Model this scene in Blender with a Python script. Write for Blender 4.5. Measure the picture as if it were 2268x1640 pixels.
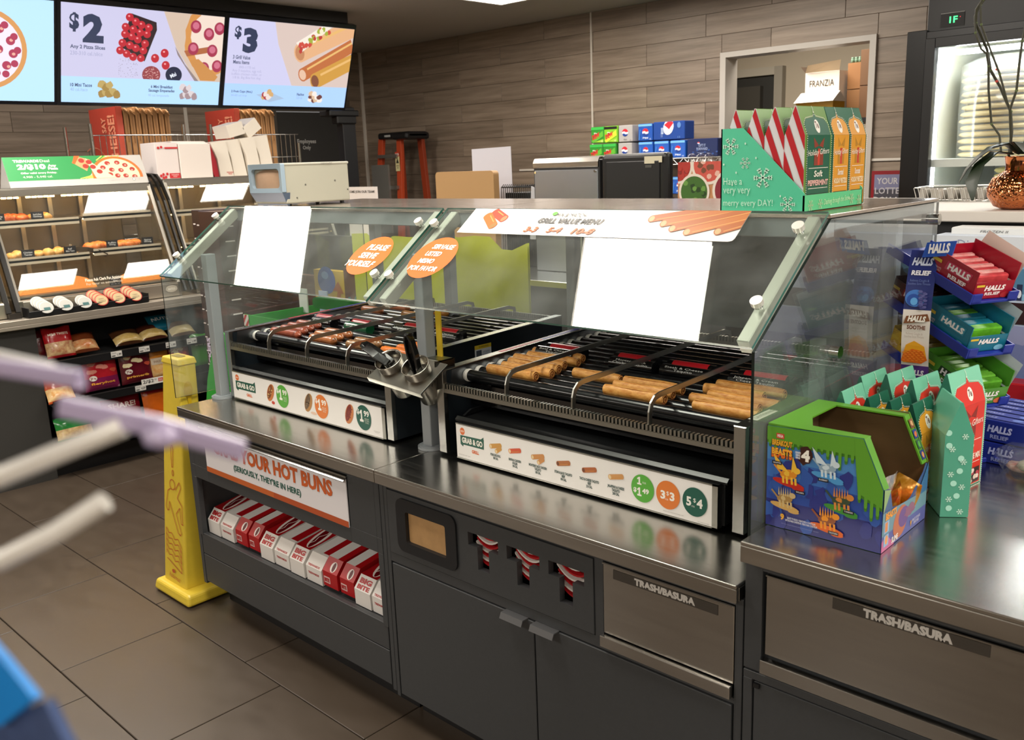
import bpy, math, random
from mathutils import Vector, Matrix
random.seed(7)
S = bpy.context.scene
for o in list(bpy.data.objects): bpy.data.objects.remove(o)

# ------------------------------------------------------------------ camera
cam = bpy.data.objects.new('camera', bpy.data.cameras.new('camera')); S.collection.objects.link(cam)
Fpx = 2017.5
cam.data.sensor_width = 36.0; cam.data.lens = Fpx/2268*36
cam.data.clip_start = .03; cam.data.clip_end = 60
def cam_rot(a, b, c):
    return Matrix.Rotation(a, 3, 'Z') @ Matrix.Rotation(math.pi/2+b, 3, 'X') @ Matrix.Rotation(c, 3, 'Z')
cam.matrix_world = Matrix.Translation((0, 0, 1.6)) @ cam_rot(.764481, -.224159, -.037411).to_4x4()
cam.data.dof.use_dof = True; cam.data.dof.focus_distance = 2.5; cam.data.dof.aperture_fstop = 9.0
S.camera = cam
# ------------------------------------------------------------------ world and exposure
w = bpy.data.worlds.new('world'); S.world = w; w.use_nodes = True
w.node_tree.nodes['Background'].inputs[0].default_value = (.55, .52, .5, 1)
w.node_tree.nodes['Background'].inputs[1].default_value = .3
S.view_settings.view_transform = 'Standard'; S.view_settings.look = 'None'
S.view_settings.gamma = 1; S.view_settings.use_curve_mapping = False
S.view_settings.exposure = .30
PANEL = 20.0            # brightness of the ceiling light panels

# ------------------------------------------------------------------ materials
def lin(c):
    c = c/255.0
    return c/12.92 if c <= .04045 else ((c+.055)/1.055)**2.4
def hexc(h):
    h = h.lstrip('#')
    return tuple(lin(int(h[i:i+2], 16)) for i in (0, 2, 4)) + (1,)
_m = {}
def mat(h, rough=.5, metal=0.0, coat=0.0, emit=0.0, noise=0.0, nscale=40.0, stretch=(1,1,1), bump=0.0, rnd=0.0, spec=.5, rn=0.0, alpha=1.0, c2=None, detail=3.0):
    """plain procedural material; noise varies the value, rnd varies it from object to object"""
    k = (h, rough, metal, coat, emit, noise, nscale, stretch, bump, rnd, spec, rn, alpha, c2, detail)
    if k in _m: return _m[k]
    m = bpy.data.materials.new('mat_'+h.lstrip('#')); m.use_nodes = True; _m[k] = m
    nt = m.node_tree; p = nt.nodes['Principled BSDF']; L = nt.links.new
    c = hexc(h)
    p.inputs['Base Color'].default_value = c
    p.inputs['Roughness'].default_value = rough; p.inputs['Metallic'].default_value = metal
    p.inputs['Coat Weight'].default_value = coat; p.inputs['Coat Roughness'].default_value = .08
    p.inputs['Specular IOR Level'].default_value = spec; p.inputs['Alpha'].default_value = alpha
    if emit:
        p.inputs['Emission Color'].default_value = c; p.inputs['Emission Strength'].default_value = emit
        if emit: p.inputs['Base Color'].default_value = (.02, .02, .02, 1)
    if noise or bump or rn:
        tc = nt.nodes.new('ShaderNodeTexCoord'); mp = nt.nodes.new('ShaderNodeMapping'); mp.inputs['Scale'].default_value = stretch
        nz = nt.nodes.new('ShaderNodeTexNoise'); nz.inputs['Scale'].default_value = nscale; nz.inputs['Detail'].default_value = detail; nz.inputs['Roughness'].default_value = .6
        L(tc.outputs['Object'], mp.inputs[0]); L(mp.outputs[0], nz.inputs[0])
        if rnd:
            oi = nt.nodes.new('ShaderNodeObjectInfo'); ad = nt.nodes.new('ShaderNodeVectorMath'); ad.operation = 'ADD'
            ml = nt.nodes.new('ShaderNodeMath'); ml.operation = 'MULTIPLY'; ml.inputs[1].default_value = 37.0
            L(oi.outputs['Random'], ml.inputs[0]); L(mp.outputs[0], ad.inputs[0]); L(ml.outputs[0], ad.inputs[1]); L(ad.outputs[0], nz.inputs[0])
    hv = None
    if c2 and noise:
        mx = nt.nodes.new('ShaderNodeMix'); mx.data_type = 'RGBA'
        rp = nt.nodes.new('ShaderNodeMapRange'); rp.inputs[1].default_value = .5-.5*(1.05-noise); rp.inputs[2].default_value = .5+.5*(1.05-noise)
        L(nz.outputs[0], rp.inputs[0]); L(rp.outputs[0], mx.inputs[0]); mx.inputs[6].default_value = c; mx.inputs[7].default_value = hexc(c2); src = mx.outputs[2]
    else: src = None
    if (noise and not c2) or rnd:
        hv = nt.nodes.new('ShaderNodeHueSaturation'); hv.inputs['Color'].default_value = c
        if src: L(src, hv.inputs['Color'])
        val = None
        if noise and not c2:
            mr = nt.nodes.new('ShaderNodeMapRange'); mr.inputs[1].default_value = .25; mr.inputs[2].default_value = .75
            mr.inputs[3].default_value = 1-noise; mr.inputs[4].default_value = 1+noise; L(nz.outputs[0], mr.inputs[0]); val = mr.outputs[0]
        if rnd:
            o2 = nt.nodes.new('ShaderNodeObjectInfo'); m2 = nt.nodes.new('ShaderNodeMapRange'); m2.inputs[3].default_value = 1-rnd; m2.inputs[4].default_value = 1+rnd
            L(o2.outputs['Random'], m2.inputs[0])
            if val:
                mm = nt.nodes.new('ShaderNodeMath'); mm.operation = 'MULTIPLY'; L(val, mm.inputs[0]); L(m2.outputs[0], mm.inputs[1]); val = mm.outputs[0]
            else: val = m2.outputs[0]
        L(val, hv.inputs['Value']); src = hv.outputs[0]
    if src: L(src, p.inputs['Base Color'])
    if rn:
        m3 = nt.nodes.new('ShaderNodeMapRange'); m3.inputs[1].default_value = .3; m3.inputs[2].default_value = .7; m3.inputs[3].default_value = rough*(1-rn); m3.inputs[4].default_value = rough*(1+rn)
        L(nz.outputs[0], m3.inputs[0]); L(m3.outputs[0], p.inputs['Roughness'])
    if bump:
        b = nt.nodes.new('ShaderNodeBump'); b.inputs['Strength'].default_value = bump; b.inputs['Distance'].default_value = .002
        L(nz.outputs[0], b.inputs['Height']); L(b.outputs[0], p.inputs['Normal'])
    return m
def glassmat(name, tint=(.93, .97, .95), haze=.03, ior=1.5, rough=.0):
    if name in _m: return _m[name]
    m = bpy.data.materials.new(name); m.use_nodes = True; nt = m.node_tree; nt.nodes.clear(); L = nt.links.new; _m[name] = m
    o = nt.nodes.new('ShaderNodeOutputMaterial'); t = nt.nodes.new('ShaderNodeBsdfTransparent'); t.inputs[0].default_value = tint + (1,)
    g = nt.nodes.new('ShaderNodeBsdfGlossy'); g.inputs['Roughness'].default_value = rough; g.inputs[0].default_value = (1, 1, 1, 1)
    d = nt.nodes.new('ShaderNodeBsdfDiffuse'); d.inputs[0].default_value = (.75, .8, .8, 1)
    f = nt.nodes.new('ShaderNodeFresnel')
    ge = nt.nodes.new('ShaderNodeNewGeometry'); ir = nt.nodes.new('ShaderNodeMapRange'); ir.inputs[3].default_value = ior; ir.inputs[4].default_value = 1/ior
    L(ge.outputs['Backfacing'], ir.inputs[0]); L(ir.outputs[0], f.inputs[0])   # a thin sheet reflects alike from both faces
    tc = nt.nodes.new('ShaderNodeTexCoord'); nz = nt.nodes.new('ShaderNodeTexNoise'); nz.inputs['Scale'].default_value = 6; nz.inputs['Detail'].default_value = 4
    mr = nt.nodes.new('ShaderNodeMapRange'); mr.inputs[1].default_value = .35; mr.inputs[2].default_value = .75; mr.inputs[3].default_value = haze*.4; mr.inputs[4].default_value = haze*1.8
    L(tc.outputs['Object'], nz.inputs[0]); L(nz.outputs[0], mr.inputs[0])
    a = nt.nodes.new('ShaderNodeMixShader'); b = nt.nodes.new('ShaderNodeMixShader')
    L(mr.outputs[0], a.inputs[0]); L(t.outputs[0], a.inputs[1]); L(d.outputs[0], a.inputs[2])
    L(f.outputs[0], b.inputs[0]); L(a.outputs[0], b.inputs[1]); L(g.outputs[0], b.inputs[2]); L(b.outputs[0], o.inputs[0])
    return m
GLASS = glassmat('sneeze_glass'); CLEAR = glassmat('clear_plastic', (.97, .97, .97), .015, 1.45)
DARKGL = glassmat('case_glass', (.95, .96, .95), .01, 1.42)
GEDGE = mat('#2f6a5c', .15, 0, .3)
STEEL = mat('#bdbab4', .23, 1, rn=.12, nscale=5, stretch=(1, 14, 14), noise=.04, detail=4)
STEELV = mat('#a19d96', .30, 1, rn=.25, nscale=8, stretch=(14, 14, 1), noise=.10)
STEELB = mat('#77726a', .34, 1, rn=.2, nscale=30, stretch=(1, 20, 20), noise=.12)
CHROME = mat('#c9c9c6', .12, 1); ALU = mat('#a9a9a2', .32, 1); PAINTG = mat('#8e9498', .45, 0)
CABG = mat('#3d3f41', .42, 0, noise=.05, nscale=90); CABD = mat('#3a3b3d', .45); BLACK = mat('#141416', .4); BLKG = mat('#0a0a0c', .12, 0, .4); WHITE = mat('#eeeae2', .5)

# ------------------------------------------------------------------ mesh builder
def V(*a): return Vector(a)
class M:
    def __init__(s): s.v = []; s.f = []; s.mi = []; s.sm = []; s.ms = []
    def mid(s, m):
        if m not in s.ms: s.ms.append(m)
        return s.ms.index(m)
    def add(s, vs, fs, m, smooth=False):
        n = len(s.v); s.v += [Vector(x) for x in vs]; k = s.mid(m)
        for f in fs: s.f.append([n+i for i in f]); s.mi.append(k); s.sm.append(smooth)
        return s
    def box(s, x0, x1, y0, y1, z0, z1, m):
        vs = [(x, y, z) for x in (x0, x1) for y in (y0, y1) for z in (z0, z1)]
        return s.add(vs, [(0, 1, 3, 2), (4, 6, 7, 5), (0, 4, 5, 1), (2, 3, 7, 6), (0, 2, 6, 4), (1, 5, 7, 3)], m)
    def prism(s, poly, ax, a0, a1, m, mcap=None):
        n = len(poly)
        def P(p, a):
            return {'x': (a, p[0], p[1]), 'y': (p[0], a, p[1]), 'z': (p[0], p[1], a)}[ax]
        vs = [P(p, a0) for p in poly] + [P(p, a1) for p in poly]
        s.add(vs, [(i, (i+1) % n, n+(i+1) % n, n+i) for i in range(n)], m)
        return s.add(vs, [tuple(range(n))[::-1], tuple(range(n, 2*n))], mcap or m)
    def quad(s, a, b, c, d, m): return s.add([a, b, c, d], [(0, 1, 2, 3)], m)
    def cyl(s, p0, p1, r, m, n=16, r1=None, caps=True, mcap=None):
        p0 = Vector(p0); p1 = Vector(p1); r1 = r if r1 is None else r1; d = (p1-p0).normalized()
        u = d.orthogonal().normalized(); w2 = d.cross(u)
        vs = []
        for p, rr in ((p0, r), (p1, r1)):
            for i in range(n):
                a = 2*math.pi*i/n; vs.append(p+(u*math.cos(a)+w2*math.sin(a))*rr)
        s.add(vs, [(i, (i+1) % n, n+(i+1) % n, n+i) for i in range(n)], m, True)
        if caps: s.add(vs, [tuple(range(n))[::-1], tuple(range(n, 2*n))], mcap or m)
        return s
    def tube(s, pts, r, m, n=8, rs=None, flat=None):
        """sweep a round (or flat=(a,b) rectangular) section along a polyline"""
        pts = [Vector(p) for p in pts]; k = len(pts); vs = []; u = None
        for i, p in enumerate(pts):
            d = (pts[min(i+1, k-1)]-pts[max(i-1, 0)]).normalized()
            if u is None: u = (V(0, 0, 1).cross(d) if abs(d.z) < .99 else V(1, 0, 0)); u.normalize()
            else: u = (u-d*u.dot(d)).normalized()
            w2 = d.cross(u); rr = rs[i] if rs else r
            if flat:
                for a, b in ((-1, -1), (1, -1), (1, 1), (-1, 1)): vs.append(p+u*a*flat[0]+w2*b*flat[1])
            else:
                for j in range(n):
                    a = 2*math.pi*j/n; vs.append(p+(u*math.cos(a)+w2*math.sin(a))*rr)
        if flat: n = 4
        fs = [(i*n+j, i*n+(j+1) % n, (i+1)*n+(j+1) % n, (i+1)*n+j) for i in range(k-1) for j in range(n)]
        s.add(vs, fs, m, not flat); return s.add(vs, [tuple(range(n))[::-1], tuple(range((k-1)*n, k*n))], m)
    def lathe(s, prof, c, m, n=24, axis=None):
        vs = []; c = Vector(c); k = len(prof)
        R = Matrix.Identity(3) if axis is None else Vector(axis).to_track_quat('Z', 'Y').to_matrix()
        for r, z in prof:
            for i in range(n):
                a = 2*math.pi*i/n; vs.append(c+R@V(r*math.cos(a), r*math.sin(a), z))
        return s.add(vs, [(i*n+j, i*n+(j+1) % n, (i+1)*n+(j+1) % n, (i+1)*n+j) for i in range(k-1) for j in range(n)], m, True)
    def xf(s, T):
        s.v = [T@v for v in s.v]; return s
    def build(s, name, parent=None, label=None, bevel=0, world=True, seg=1):
        me = bpy.data.meshes.new(name)
        off = Vector((0, 0, 0))
        if parent is not None and world:
            p = parent
            while p is not None: off += p.location; p = p.parent
        me.from_pydata([v-off for v in s.v], [], s.f)
        for m in s.ms: me.materials.append(m)
        me.polygons.foreach_set('material_index', s.mi); me.polygons.foreach_set('use_smooth', s.sm); me.update()
        o = bpy.data.objects.new(name, me); S.collection.objects.link(o)
        if parent is not None: o.parent = parent
        if label: o['label'] = label
        if bevel:
            b = o.modifiers.new('bevel', 'BEVEL'); b.width = bevel; b.segments = seg; b.limit_method = 'ANGLE'; b.angle_limit = .9
        return o
def thing(name, label, cat, loc=(0, 0, 0), group=None, rotz=0, rot=None):
    o = bpy.data.objects.new(name, None); S.collection.objects.link(o); o.location = loc; o.rotation_euler = rot or (0, 0, rotz)
    o.empty_display_size = .05; o['label'] = label; o['category'] = cat
    if group: o['group'] = group
    return o
def tag(o, label, cat, group=None, kind=None):
    o['label'] = label; o['category'] = cat
    if group: o['group'] = group
    if kind: o['kind'] = kind
    return o
def structure(o): o['kind'] = 'structure'; return o
def centred(o):
    """put a one-mesh thing's origin at its base"""
    me = o.data; xs = [v.co for v in me.vertices]
    c = V((min(v.x for v in xs)+max(v.x for v in xs))/2, (min(v.y for v in xs)+max(v.y for v in xs))/2, min(v.z for v in xs))
    for v in me.vertices: v.co -= c
    o.location = c; return o
def copy_tree(o, parent=None):
    c = o.copy(); S.collection.objects.link(c); c.parent = parent
    for ch in list(o.children): copy_tree(ch, c)
    return c

# ------------------------------------------------------------------ lettering and flat print
_t = {}
def glyphs(sx, bold=0.0, shear=0.0):
    bold = bold+.012 if bold > 0 else bold
    k = (sx, bold, shear)
    if k in _t: return _t[k]
    cu = bpy.data.curves.new('t', 'FONT'); cu.body = sx; cu.size = 1; cu.resolution_u = 2; cu.offset = bold; cu.fill_mode = 'FRONT'; cu.shear = shear; cu.align_x = 'CENTER'; cu.space_line = .95
    o = bpy.data.objects.new('t', cu); S.collection.objects.link(o); bpy.context.view_layer.update()
    me = bpy.data.meshes.new_from_object(o.evaluated_get(bpy.context.evaluated_depsgraph_get()))
    vs = [(v.co.x, v.co.y) for v in me.vertices]; fs = [tuple(p.vertices) for p in me.polygons]
    bpy.data.objects.remove(o); bpy.data.curves.remove(cu); bpy.data.meshes.remove(me)
    if not vs: vs = [(0, 0)]
    x0 = min(v[0] for v in vs); x1 = max(v[0] for v in vs); y0 = min(v[1] for v in vs); y1 = max(v[1] for v in vs)
    vs = [((a-x0)/max(x1-x0, 1e-6), (b-y0)/max(y1-y0, 1e-6)) for a, b in vs]
    _t[k] = (vs, fs); return _t[k]
def clip_poly(pts, clip):
    out = list(pts); n = len(clip)
    for i in range(n):
        a = clip[i]; b = clip[(i+1) % n]; inp = out; out = []
        def side(p): return (b[0]-a[0])*(p[1]-a[1])-(b[1]-a[1])*(p[0]-a[0])
        for j in range(len(inp)):
            p = inp[j]; q = inp[(j+1) % len(inp)]; sp = side(p); sq = side(q)
            if sp >= 0: out.append(p)
            if (sp >= 0) != (sq >= 0):
                t = sp/(sp-sq); out.append((p[0]+(q[0]-p[0])*t, p[1]+(q[1]-p[1])*t))
        if not out: return []
    return out
class Art:
    """flat print on a surface: origin O, axes u (right) and v (up); later shapes lie on top"""
    def __init__(s, O, u, v, eps=.0004, rough=.45, emit=0.0, warp=None, clip=None, coat=0.0):
        s.O = Vector(O); s.u = Vector(u).normalized(); s.vv = Vector(v).normalized(); s.n = s.u.cross(s.vv); s.k = 1
        s.eps = eps; s.m = M(); s.r = rough; s.e = emit; s.warp = warp; s.clip = clip; s.coat = coat
    def P(s, x, y):
        z = s.eps*1.3*s.k**.35+(s.warp(x, y) if s.warp else 0); return s.O+s.u*x+s.vv*y+s.n*z
    def mt(s, c): return mat(c, s.r, 0, s.coat, s.e) if isinstance(c, str) else c
    def poly(s, pts, c, up=True):
        if s.clip: pts = clip_poly(pts, s.clip)
        if len(pts) > 2: s.m.add([s.P(*p) for p in pts], [tuple(range(len(pts)))], s.mt(c))
        if up: s.k += 1
        return s
    def rect(s, x, y, w, h, c, nx=1, ny=1):
        if s.warp: nx = max(nx, 6); ny = max(ny, 6)
        for i in range(nx):
            for j in range(ny):
                a = x+w*i/nx; b = y+h*j/ny; s.poly([(a, b), (a+w/nx, b), (a+w/nx, b+h/ny), (a, b+h/ny)], c, False)
        s.k += 1; return s
    def ell(s, cx, cy, rx, ry, c, n=20, rot=0, up=True):
        ca, sa = math.cos(rot), math.sin(rot); pts = []
        for i in range(n):
            a = 2*math.pi*i/n; X = rx*math.cos(a); Y = ry*math.sin(a); pts.append((cx+X*ca-Y*sa, cy+X*sa+Y*ca))
        if s.warp:
            for i in range(n): s.poly([(cx, cy), pts[i], pts[(i+1) % n]], c, False)
            if up: s.k += 1
            return s
        return s.poly(pts, c, up)
    def ln(s, pts, wd, c, up=True):
        for a, b in zip(pts, pts[1:]):
            d = Vector((b[0]-a[0], b[1]-a[1])); 
            if d.length < 1e-9: continue
            d.normalize(); p = (-d.y*wd/2, d.x*wd/2)
            s.poly([(a[0]-p[0], a[1]-p[1]), (b[0]-p[0], b[1]-p[1]), (b[0]+p[0], b[1]+p[1]), (a[0]+p[0], a[1]+p[1])], c, False)
        if up: s.k += 1
        return s
    def text(s, tx, x, y, w, h, c, bold=0.0, shear=0.0, rot=0, nl=False):
        vs, fs = glyphs(tx, bold, shear); ca, sa = math.cos(rot), math.sin(rot)
        s.m.add([s.P(x+a*w*ca-b*h*sa, y+a*w*sa+b*h*ca) for a, b in vs], fs, s.mt(c)); s.k += 1; return s
    def one(s, x, y, w, h, c):
        s.poly([(x+w*.32, y+h*.2), (x+w*.68, y+h*.2), (x+w*.68, y+h), (x+w*.42, y+h), (x, y+h*.80), (x, y+h*.62), (x+w*.32, y+h*.72)], c, False); return s.rect(x, y, w, h*.2, c)
    def flake(s, cx, cy, r, c, wd=None):
        wd = wd or r*.14
        for i in range(6):
            a = i*math.pi/3; dx, dy = math.cos(a), math.sin(a)
            s.ln([(cx, cy), (cx+dx*r, cy+dy*r)], wd, c, False)
            for q in (.5, .75):
                for sg in (-1, 1):
                    b = a+sg*math.pi/4; l = r*.3
                    s.ln([(cx+dx*r*q, cy+dy*r*q), (cx+dx*r*q+math.cos(b)*l, cy+dy*r*q+math.sin(b)*l)], wd*.8, c, False)
        s.k += 1; return s
    def blob(s, cx, cy, rx, ry, c, seed=0, n=18, rough=.25):
        rr = random.Random(seed); pts = []
        for i in range(n):
            a = 2*math.pi*i/n; q = 1+rr.uniform(-rough, rough); pts.append((cx+rx*q*math.cos(a), cy+ry*q*math.sin(a)))
        return s.poly(pts, c)
    def build(s, name, parent, label=None, world=True): return s.m.build(name, parent, label, world=world)
# ================================================================== the room
WOOD = mat('#6a5b4c', .42, 0, noise=.55, nscale=3.2, stretch=(.55, .55, 9), rnd=.11, c2='#9a8a79', detail=8)
GROUT = mat('#675c50', .8); TRIMW = mat('#cfc8bd', .5); CEIL = mat('#a39c92', .8, noise=.03, nscale=60); WALLP = mat('#a89c88', .7)
TILE = mat('#443a30', .38, 0, noise=.10, nscale=7, stretch=(1, 2.2, 1), rnd=.03, rn=.12, bump=.06, detail=8)
structure(M().box(-9, 4.2, -5, 9, -.1, -.008, GROUT).build('floor'))
fl = bpy.data.objects['floor']
def make_plate(name, sx, sy, sz, m, bev):
    o = M().box(0, sx, 0, sy, 0, sz, m).build(name, None, bevel=bev); return o
ft = {}
first = None
for r in range(-3, 7):
    y0 = .917+.435*r; off = -3.016-.215*r
    k0 = int((-5.9-off)/.645)-1
    for k in range(k0, k0+11):
        x0 = off+.645*k
        if x0 < -5.9 or x0 > -.6: continue
        if first is None:
            o = M().box(.002, .643, .002, .433, -.008, 0, TILE).build('floor_tile', fl, bevel=.0015, world=False); first = o
        else:
            o = first.copy(); S.collection.objects.link(o); o.parent = fl
        o.location = (x0, y0, 0)
XL, YB, ZC = -7.52, 5.85, 2.7
# back wall with the storage doorway
wb = M()
wb.box(XL-.1, -3.44, YB, YB+.12, 0, ZC, GROUT).box(-2.43, 4.2, YB, YB+.12, 0, ZC, GROUT).box(-3.44, -2.43, YB, YB+.12, 2.25, ZC, GROUT)
wb = structure(wb.build('wall_back'))
rr = random.Random(3)
offs = [.404, -.09, .29, .39, -.11, .17, .45, .1, .33, -.2, .5]
rows = [1.07+.147*i for i in range(12)]
PW = {}
def plank(parent, x0, x1, z0, z1, ax, const):
    k = (round(x1-x0, 2), ax)
    h = .1462
    if ax == 'y': o = M().box(0, x1-x0-.003, -.008, .002, 0, min(h, z1-z0-.002), WOOD).build('plank', parent, bevel=.001, world=False); o.location = (x0, const, z0)
    else: o = M().box(-.002, .008, 0, x1-x0-.003, 0, min(h, z1-z0-.002), WOOD).build('plank', parent, bevel=.001, world=False); o.location = (const, x0, z0)
for i in range(12):
    z0 = 1.075+.148*i
    z1 = min(z0+.148, ZC)
    if z1-z0 < .02: continue
    off = .413 if i % 2 == 0 else .915
    _unused = [-.6, .1, .35, -.25, .0, .387, .9, -.113, .45, .7, .2, .6][i]
    x = XL-1+off
    while x < -.6:
        a, b = max(x, XL), min(x+1.0, -.6)
        segs = [(a, b)]
        if z0 < 2.24: segs = [(a, min(b, -3.47)), (max(a, -2.40), b)]
        for a2, b2 in segs:
            if b2-a2 > .03 and z0 > 2.24 and z0 < 2.30 and a2 < -2.40 and b2 > -3.47:
                for a3, b3, zz in ((a2, min(b2, -3.478), z0), (max(a2, -3.478), min(b2, -2.394), 2.287), (max(a2, -2.394), b2, z0)):
                    if b3-a3 > .02: plank(wb, a3, b3, zz, z1, 'y', YB)
            elif b2-a2 > .03: plank(wb, a2, b2, z0, z1, 'y', YB)
        x += 1.0
# left wall with the employees' door
wl = M().box(XL-.12, XL, -5, 4.82, 0, ZC, GROUT).box(XL-.12, XL, 5.64, YB, 0, ZC, GROUT).box(XL-.12, XL, 4.82, 5.64, 2.15, ZC, GROUT)
wl = structure(wl.build('wall_left'))
for i in range(12):
    z0 = 1.0695+.1475*i; z1 = min(z0+.1475, ZC)
    if z1-z0 < .02: continue
    off = [.3, .75, .1, .55, -.1, .94, .36, .6, .15, .4, .8, 0][i]
    y = 1.2+off
    while y < YB:
        a, b = y, min(y+1.0, YB)
        segs = [(a, b)] if z0 > 2.15 else [(a, min(b, 4.78)), (max(a, 5.68), b)]
        for a2, b2 in segs:
            if b2-a2 > .03: plank(wl, a2, b2, z0, z1, 'x', XL)
        y += 1.0
structure(M().box(XL, XL+.014, 3.93, 3.96, 1.0, ZC, TRIMW).build('trim_1'))
structure(M().box(XL+.0, XL+.03, YB-.03, YB-.0, 1.0, ZC, TRIMW).build('trim_2'))
structure(M().box(-4.629, -4.615, YB-.014, YB, 1.0, ZC, TRIMW).build('trim_3'))
structure(M().box(-5.42, -4.5, YB-.016, YB-.008, 1.525, 1.54, TRIMW).box(-2.40, -1.6, YB-.016, YB-.008, 1.525, 1.54, TRIMW).build('trim_4'))
DOORG = mat('#3c3c3b', .45, 0, noise=.04, nscale=20)
d1 = structure(M().box(XL-.05, XL-.005, 4.84, 5.62, .01, 2.13, DOORG).build('door_1'))
M().box(XL-.03, XL+.02, 4.77, 4.83, 0, 2.19, mat('#57524b', .5)).box(XL-.03, XL+.02, 5.63, 5.69, 0, 2.19, mat('#57524b', .5)).box(XL-.03, XL+.02, 4.83, 5.63, 2.14, 2.19, mat('#57524b', .5)).build('door_frame', d1)
a = Art((XL-.005, 5.0, 1.78), (0, 1, 0), (0, 0, 1), eps=.002); a.text('Employees', .045, .055, .21, .05, '#cfcfcb', .01).text('Only', .1, 0, .09, .045, '#cfcfcb', .01); a.build('door_lettering', d1)
# storage doorway frame
FR = mat('#b9b3aa', .4, 0)
structure(M().prism([(-3.478, 2.284), (-3.435, 2.249), (-2.434, 2.249), (-2.394, 2.284)], 'y', YB-.03, YB+.13, FR)
          .prism([(-3.478, 0), (-3.435, 0), (-3.435, 2.249), (-3.478, 2.284)], 'y', YB-.03, YB+.13, FR)
          .prism([(-2.434, 0), (-2.394, 0), (-2.394, 2.284), (-2.434, 2.249)], 'y', YB-.03, YB+.13, FR).build('trim_5', bevel=.002))
# storage room behind the doorway
sr = M().box(-5.6, -1.2, 8.0, 8.1, 0, 2.9, WALLP).box(-5.7, -5.6, YB+.12, 8.1, 0, 2.9, WALLP).box(-1.2, -1.1, YB+.12, 8.1, 0, 2.9, WALLP).box(-5.7, -1.1, YB+.12, 8.1, 2.9, 3.0, mat('#4a463f', .8))
structure(sr.build('wall_storage'))
DK = mat('#25241f', .6)
d2 = structure(M().box(-5.1, -4.18, 7.96, 8.0, 0, 2.29, DK).box(-4.62, -4.3, 7.90, 7.96, 0, 2.2, mat('#38352e', .5)).build('door_2'))
M().box(-5.16, -5.1, 7.93, 8.0, 0, 2.36, mat('#8d8678', .5)).box(-4.18, -4.10, 7.93, 8.0, 0, 2.36, mat('#8d8678', .5)).box(-5.1, -4.18, 7.93, 8.0, 2.29, 2.36, mat('#a39b8c', .5)).build('door_frame', d2)
M().tube([(-4.86, 7.93, 2.2), (-4.84, 7.85, 2.19), (-4.66, 7.86, 2.14)], .008, CHROME).build('door_closer', d2)
M().box(-5.0, -4.8, 7.86, 7.95, 1.98, 2.09, mat('#d9d7ce', .5)).build('paper_dispenser', d2)
structure(M().box(4.1, 4.2, -5, 9, 0, ZC, WALLP).build('wall_right'))
structure(M().box(-9, 4.2, -5.1, -5, 0, ZC, WALLP).build('wall_front'))
structure(M().box(-9, 4.2, -5.1, YB+.12, ZC, ZC+.1, CEIL).build('ceiling'))
# ceiling lights: frame and glowing diffuser; each a thing
LAMP = mat('#fff6ea', .5, emit=PANEL); LFR = mat('#d8d4cc', .5)
def ceiling_light(x0, x1, y0, y1, label, z=ZC, m=None):
    t = thing('ceiling_light', label, 'ceiling light', ((x0+x1)/2, (y0+y1)/2, z), 'flush ceiling light panels')
    M().box(x0-.03, x1+.03, y0-.03, y0, z-.018, z+.0, LFR).box(x0-.03, x1+.03, y1, y1+.03, z-.018, z, LFR).box(x0-.03, x0, y0, y1, z-.018, z, LFR).box(x1, x1+.03, y0, y1, z-.018, z, LFR).build('lamp_frame', t)
    M().quad((x0, y0, z-.008), (x0, y1, z-.008), (x1, y1, z-.008), (x1, y0, z-.008), m or LAMP).build('diffuser', t)
ceiling_light(-5.11, -4.41, .72, 2.04, 'ceiling panel making the glare on the left pane of the sneeze guard')
ceiling_light(-2.41, -1.80, .72, 1.92, 'ceiling panel making the glare on the right pane of the sneeze guard')
ceiling_light(-4.70, -4.18, 4.32, 4.93, 'ceiling light panel just showing at the top edge of the picture')
ceiling_light(-3.75, -2.35, 4.55, 4.93, 'long ceiling light reflected along the front edge of the right worktop')
for x0_, x1_, y0_, y1_, wh in ((-4.22, -3.98, 2.86, 3.35, 'upper glare on the near hot case glass'), (-3.36, -3.16, 2.50, 2.93, 'lower left glare on the near hot case glass'), (-3.36, -3.16, 3.34, 3.85, 'lower right glare on the near hot case glass'), (-4.23, -4.03, 3.80, 4.20, 'glare on the second hot case glass')):
    ceiling_light(x0_, x1_, y0_, y1_, 'small ceiling light making the '+wh)
for y0_ in (1.5, 3.0): ceiling_light(-6.05, -5.76, y0_, y0_+1.1, 'added ceiling light hidden above and behind the %s menu screens' % ('left' if y0_ < 2 else 'right'))  # unseen lights added to brighten the pizza boxes and wall behind the screens
ceiling_light(.5, 1.1, .72, 1.92, 'ceiling panel to the right of the island, out of view')
for i, (x, y) in enumerate(((-4.76, -2.0), (-2.1, -2.0), (.6, -2.0), (3.0, -2.0), (3.0, 1.3), (1.6, 4.4), (-.4, 4.4), (-7.3+.5, -2.0))):
    ceiling_light(x-.3, x+.3, y-.6, y+.6, 'ceiling light panel out of view %s' % ('behind the camera, far left', 'behind the camera, left of centre', 'behind the camera, right of centre', 'behind the camera, far right', 'beside the camera, far right', 'ahead to the right, farther one', 'ahead to the right, nearer one', 'behind the camera, by the left wall')[i])
ceiling_light(-4.3, -2.9, 6.15, 6.75, 'light on the storage room ceiling', 2.89)
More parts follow.
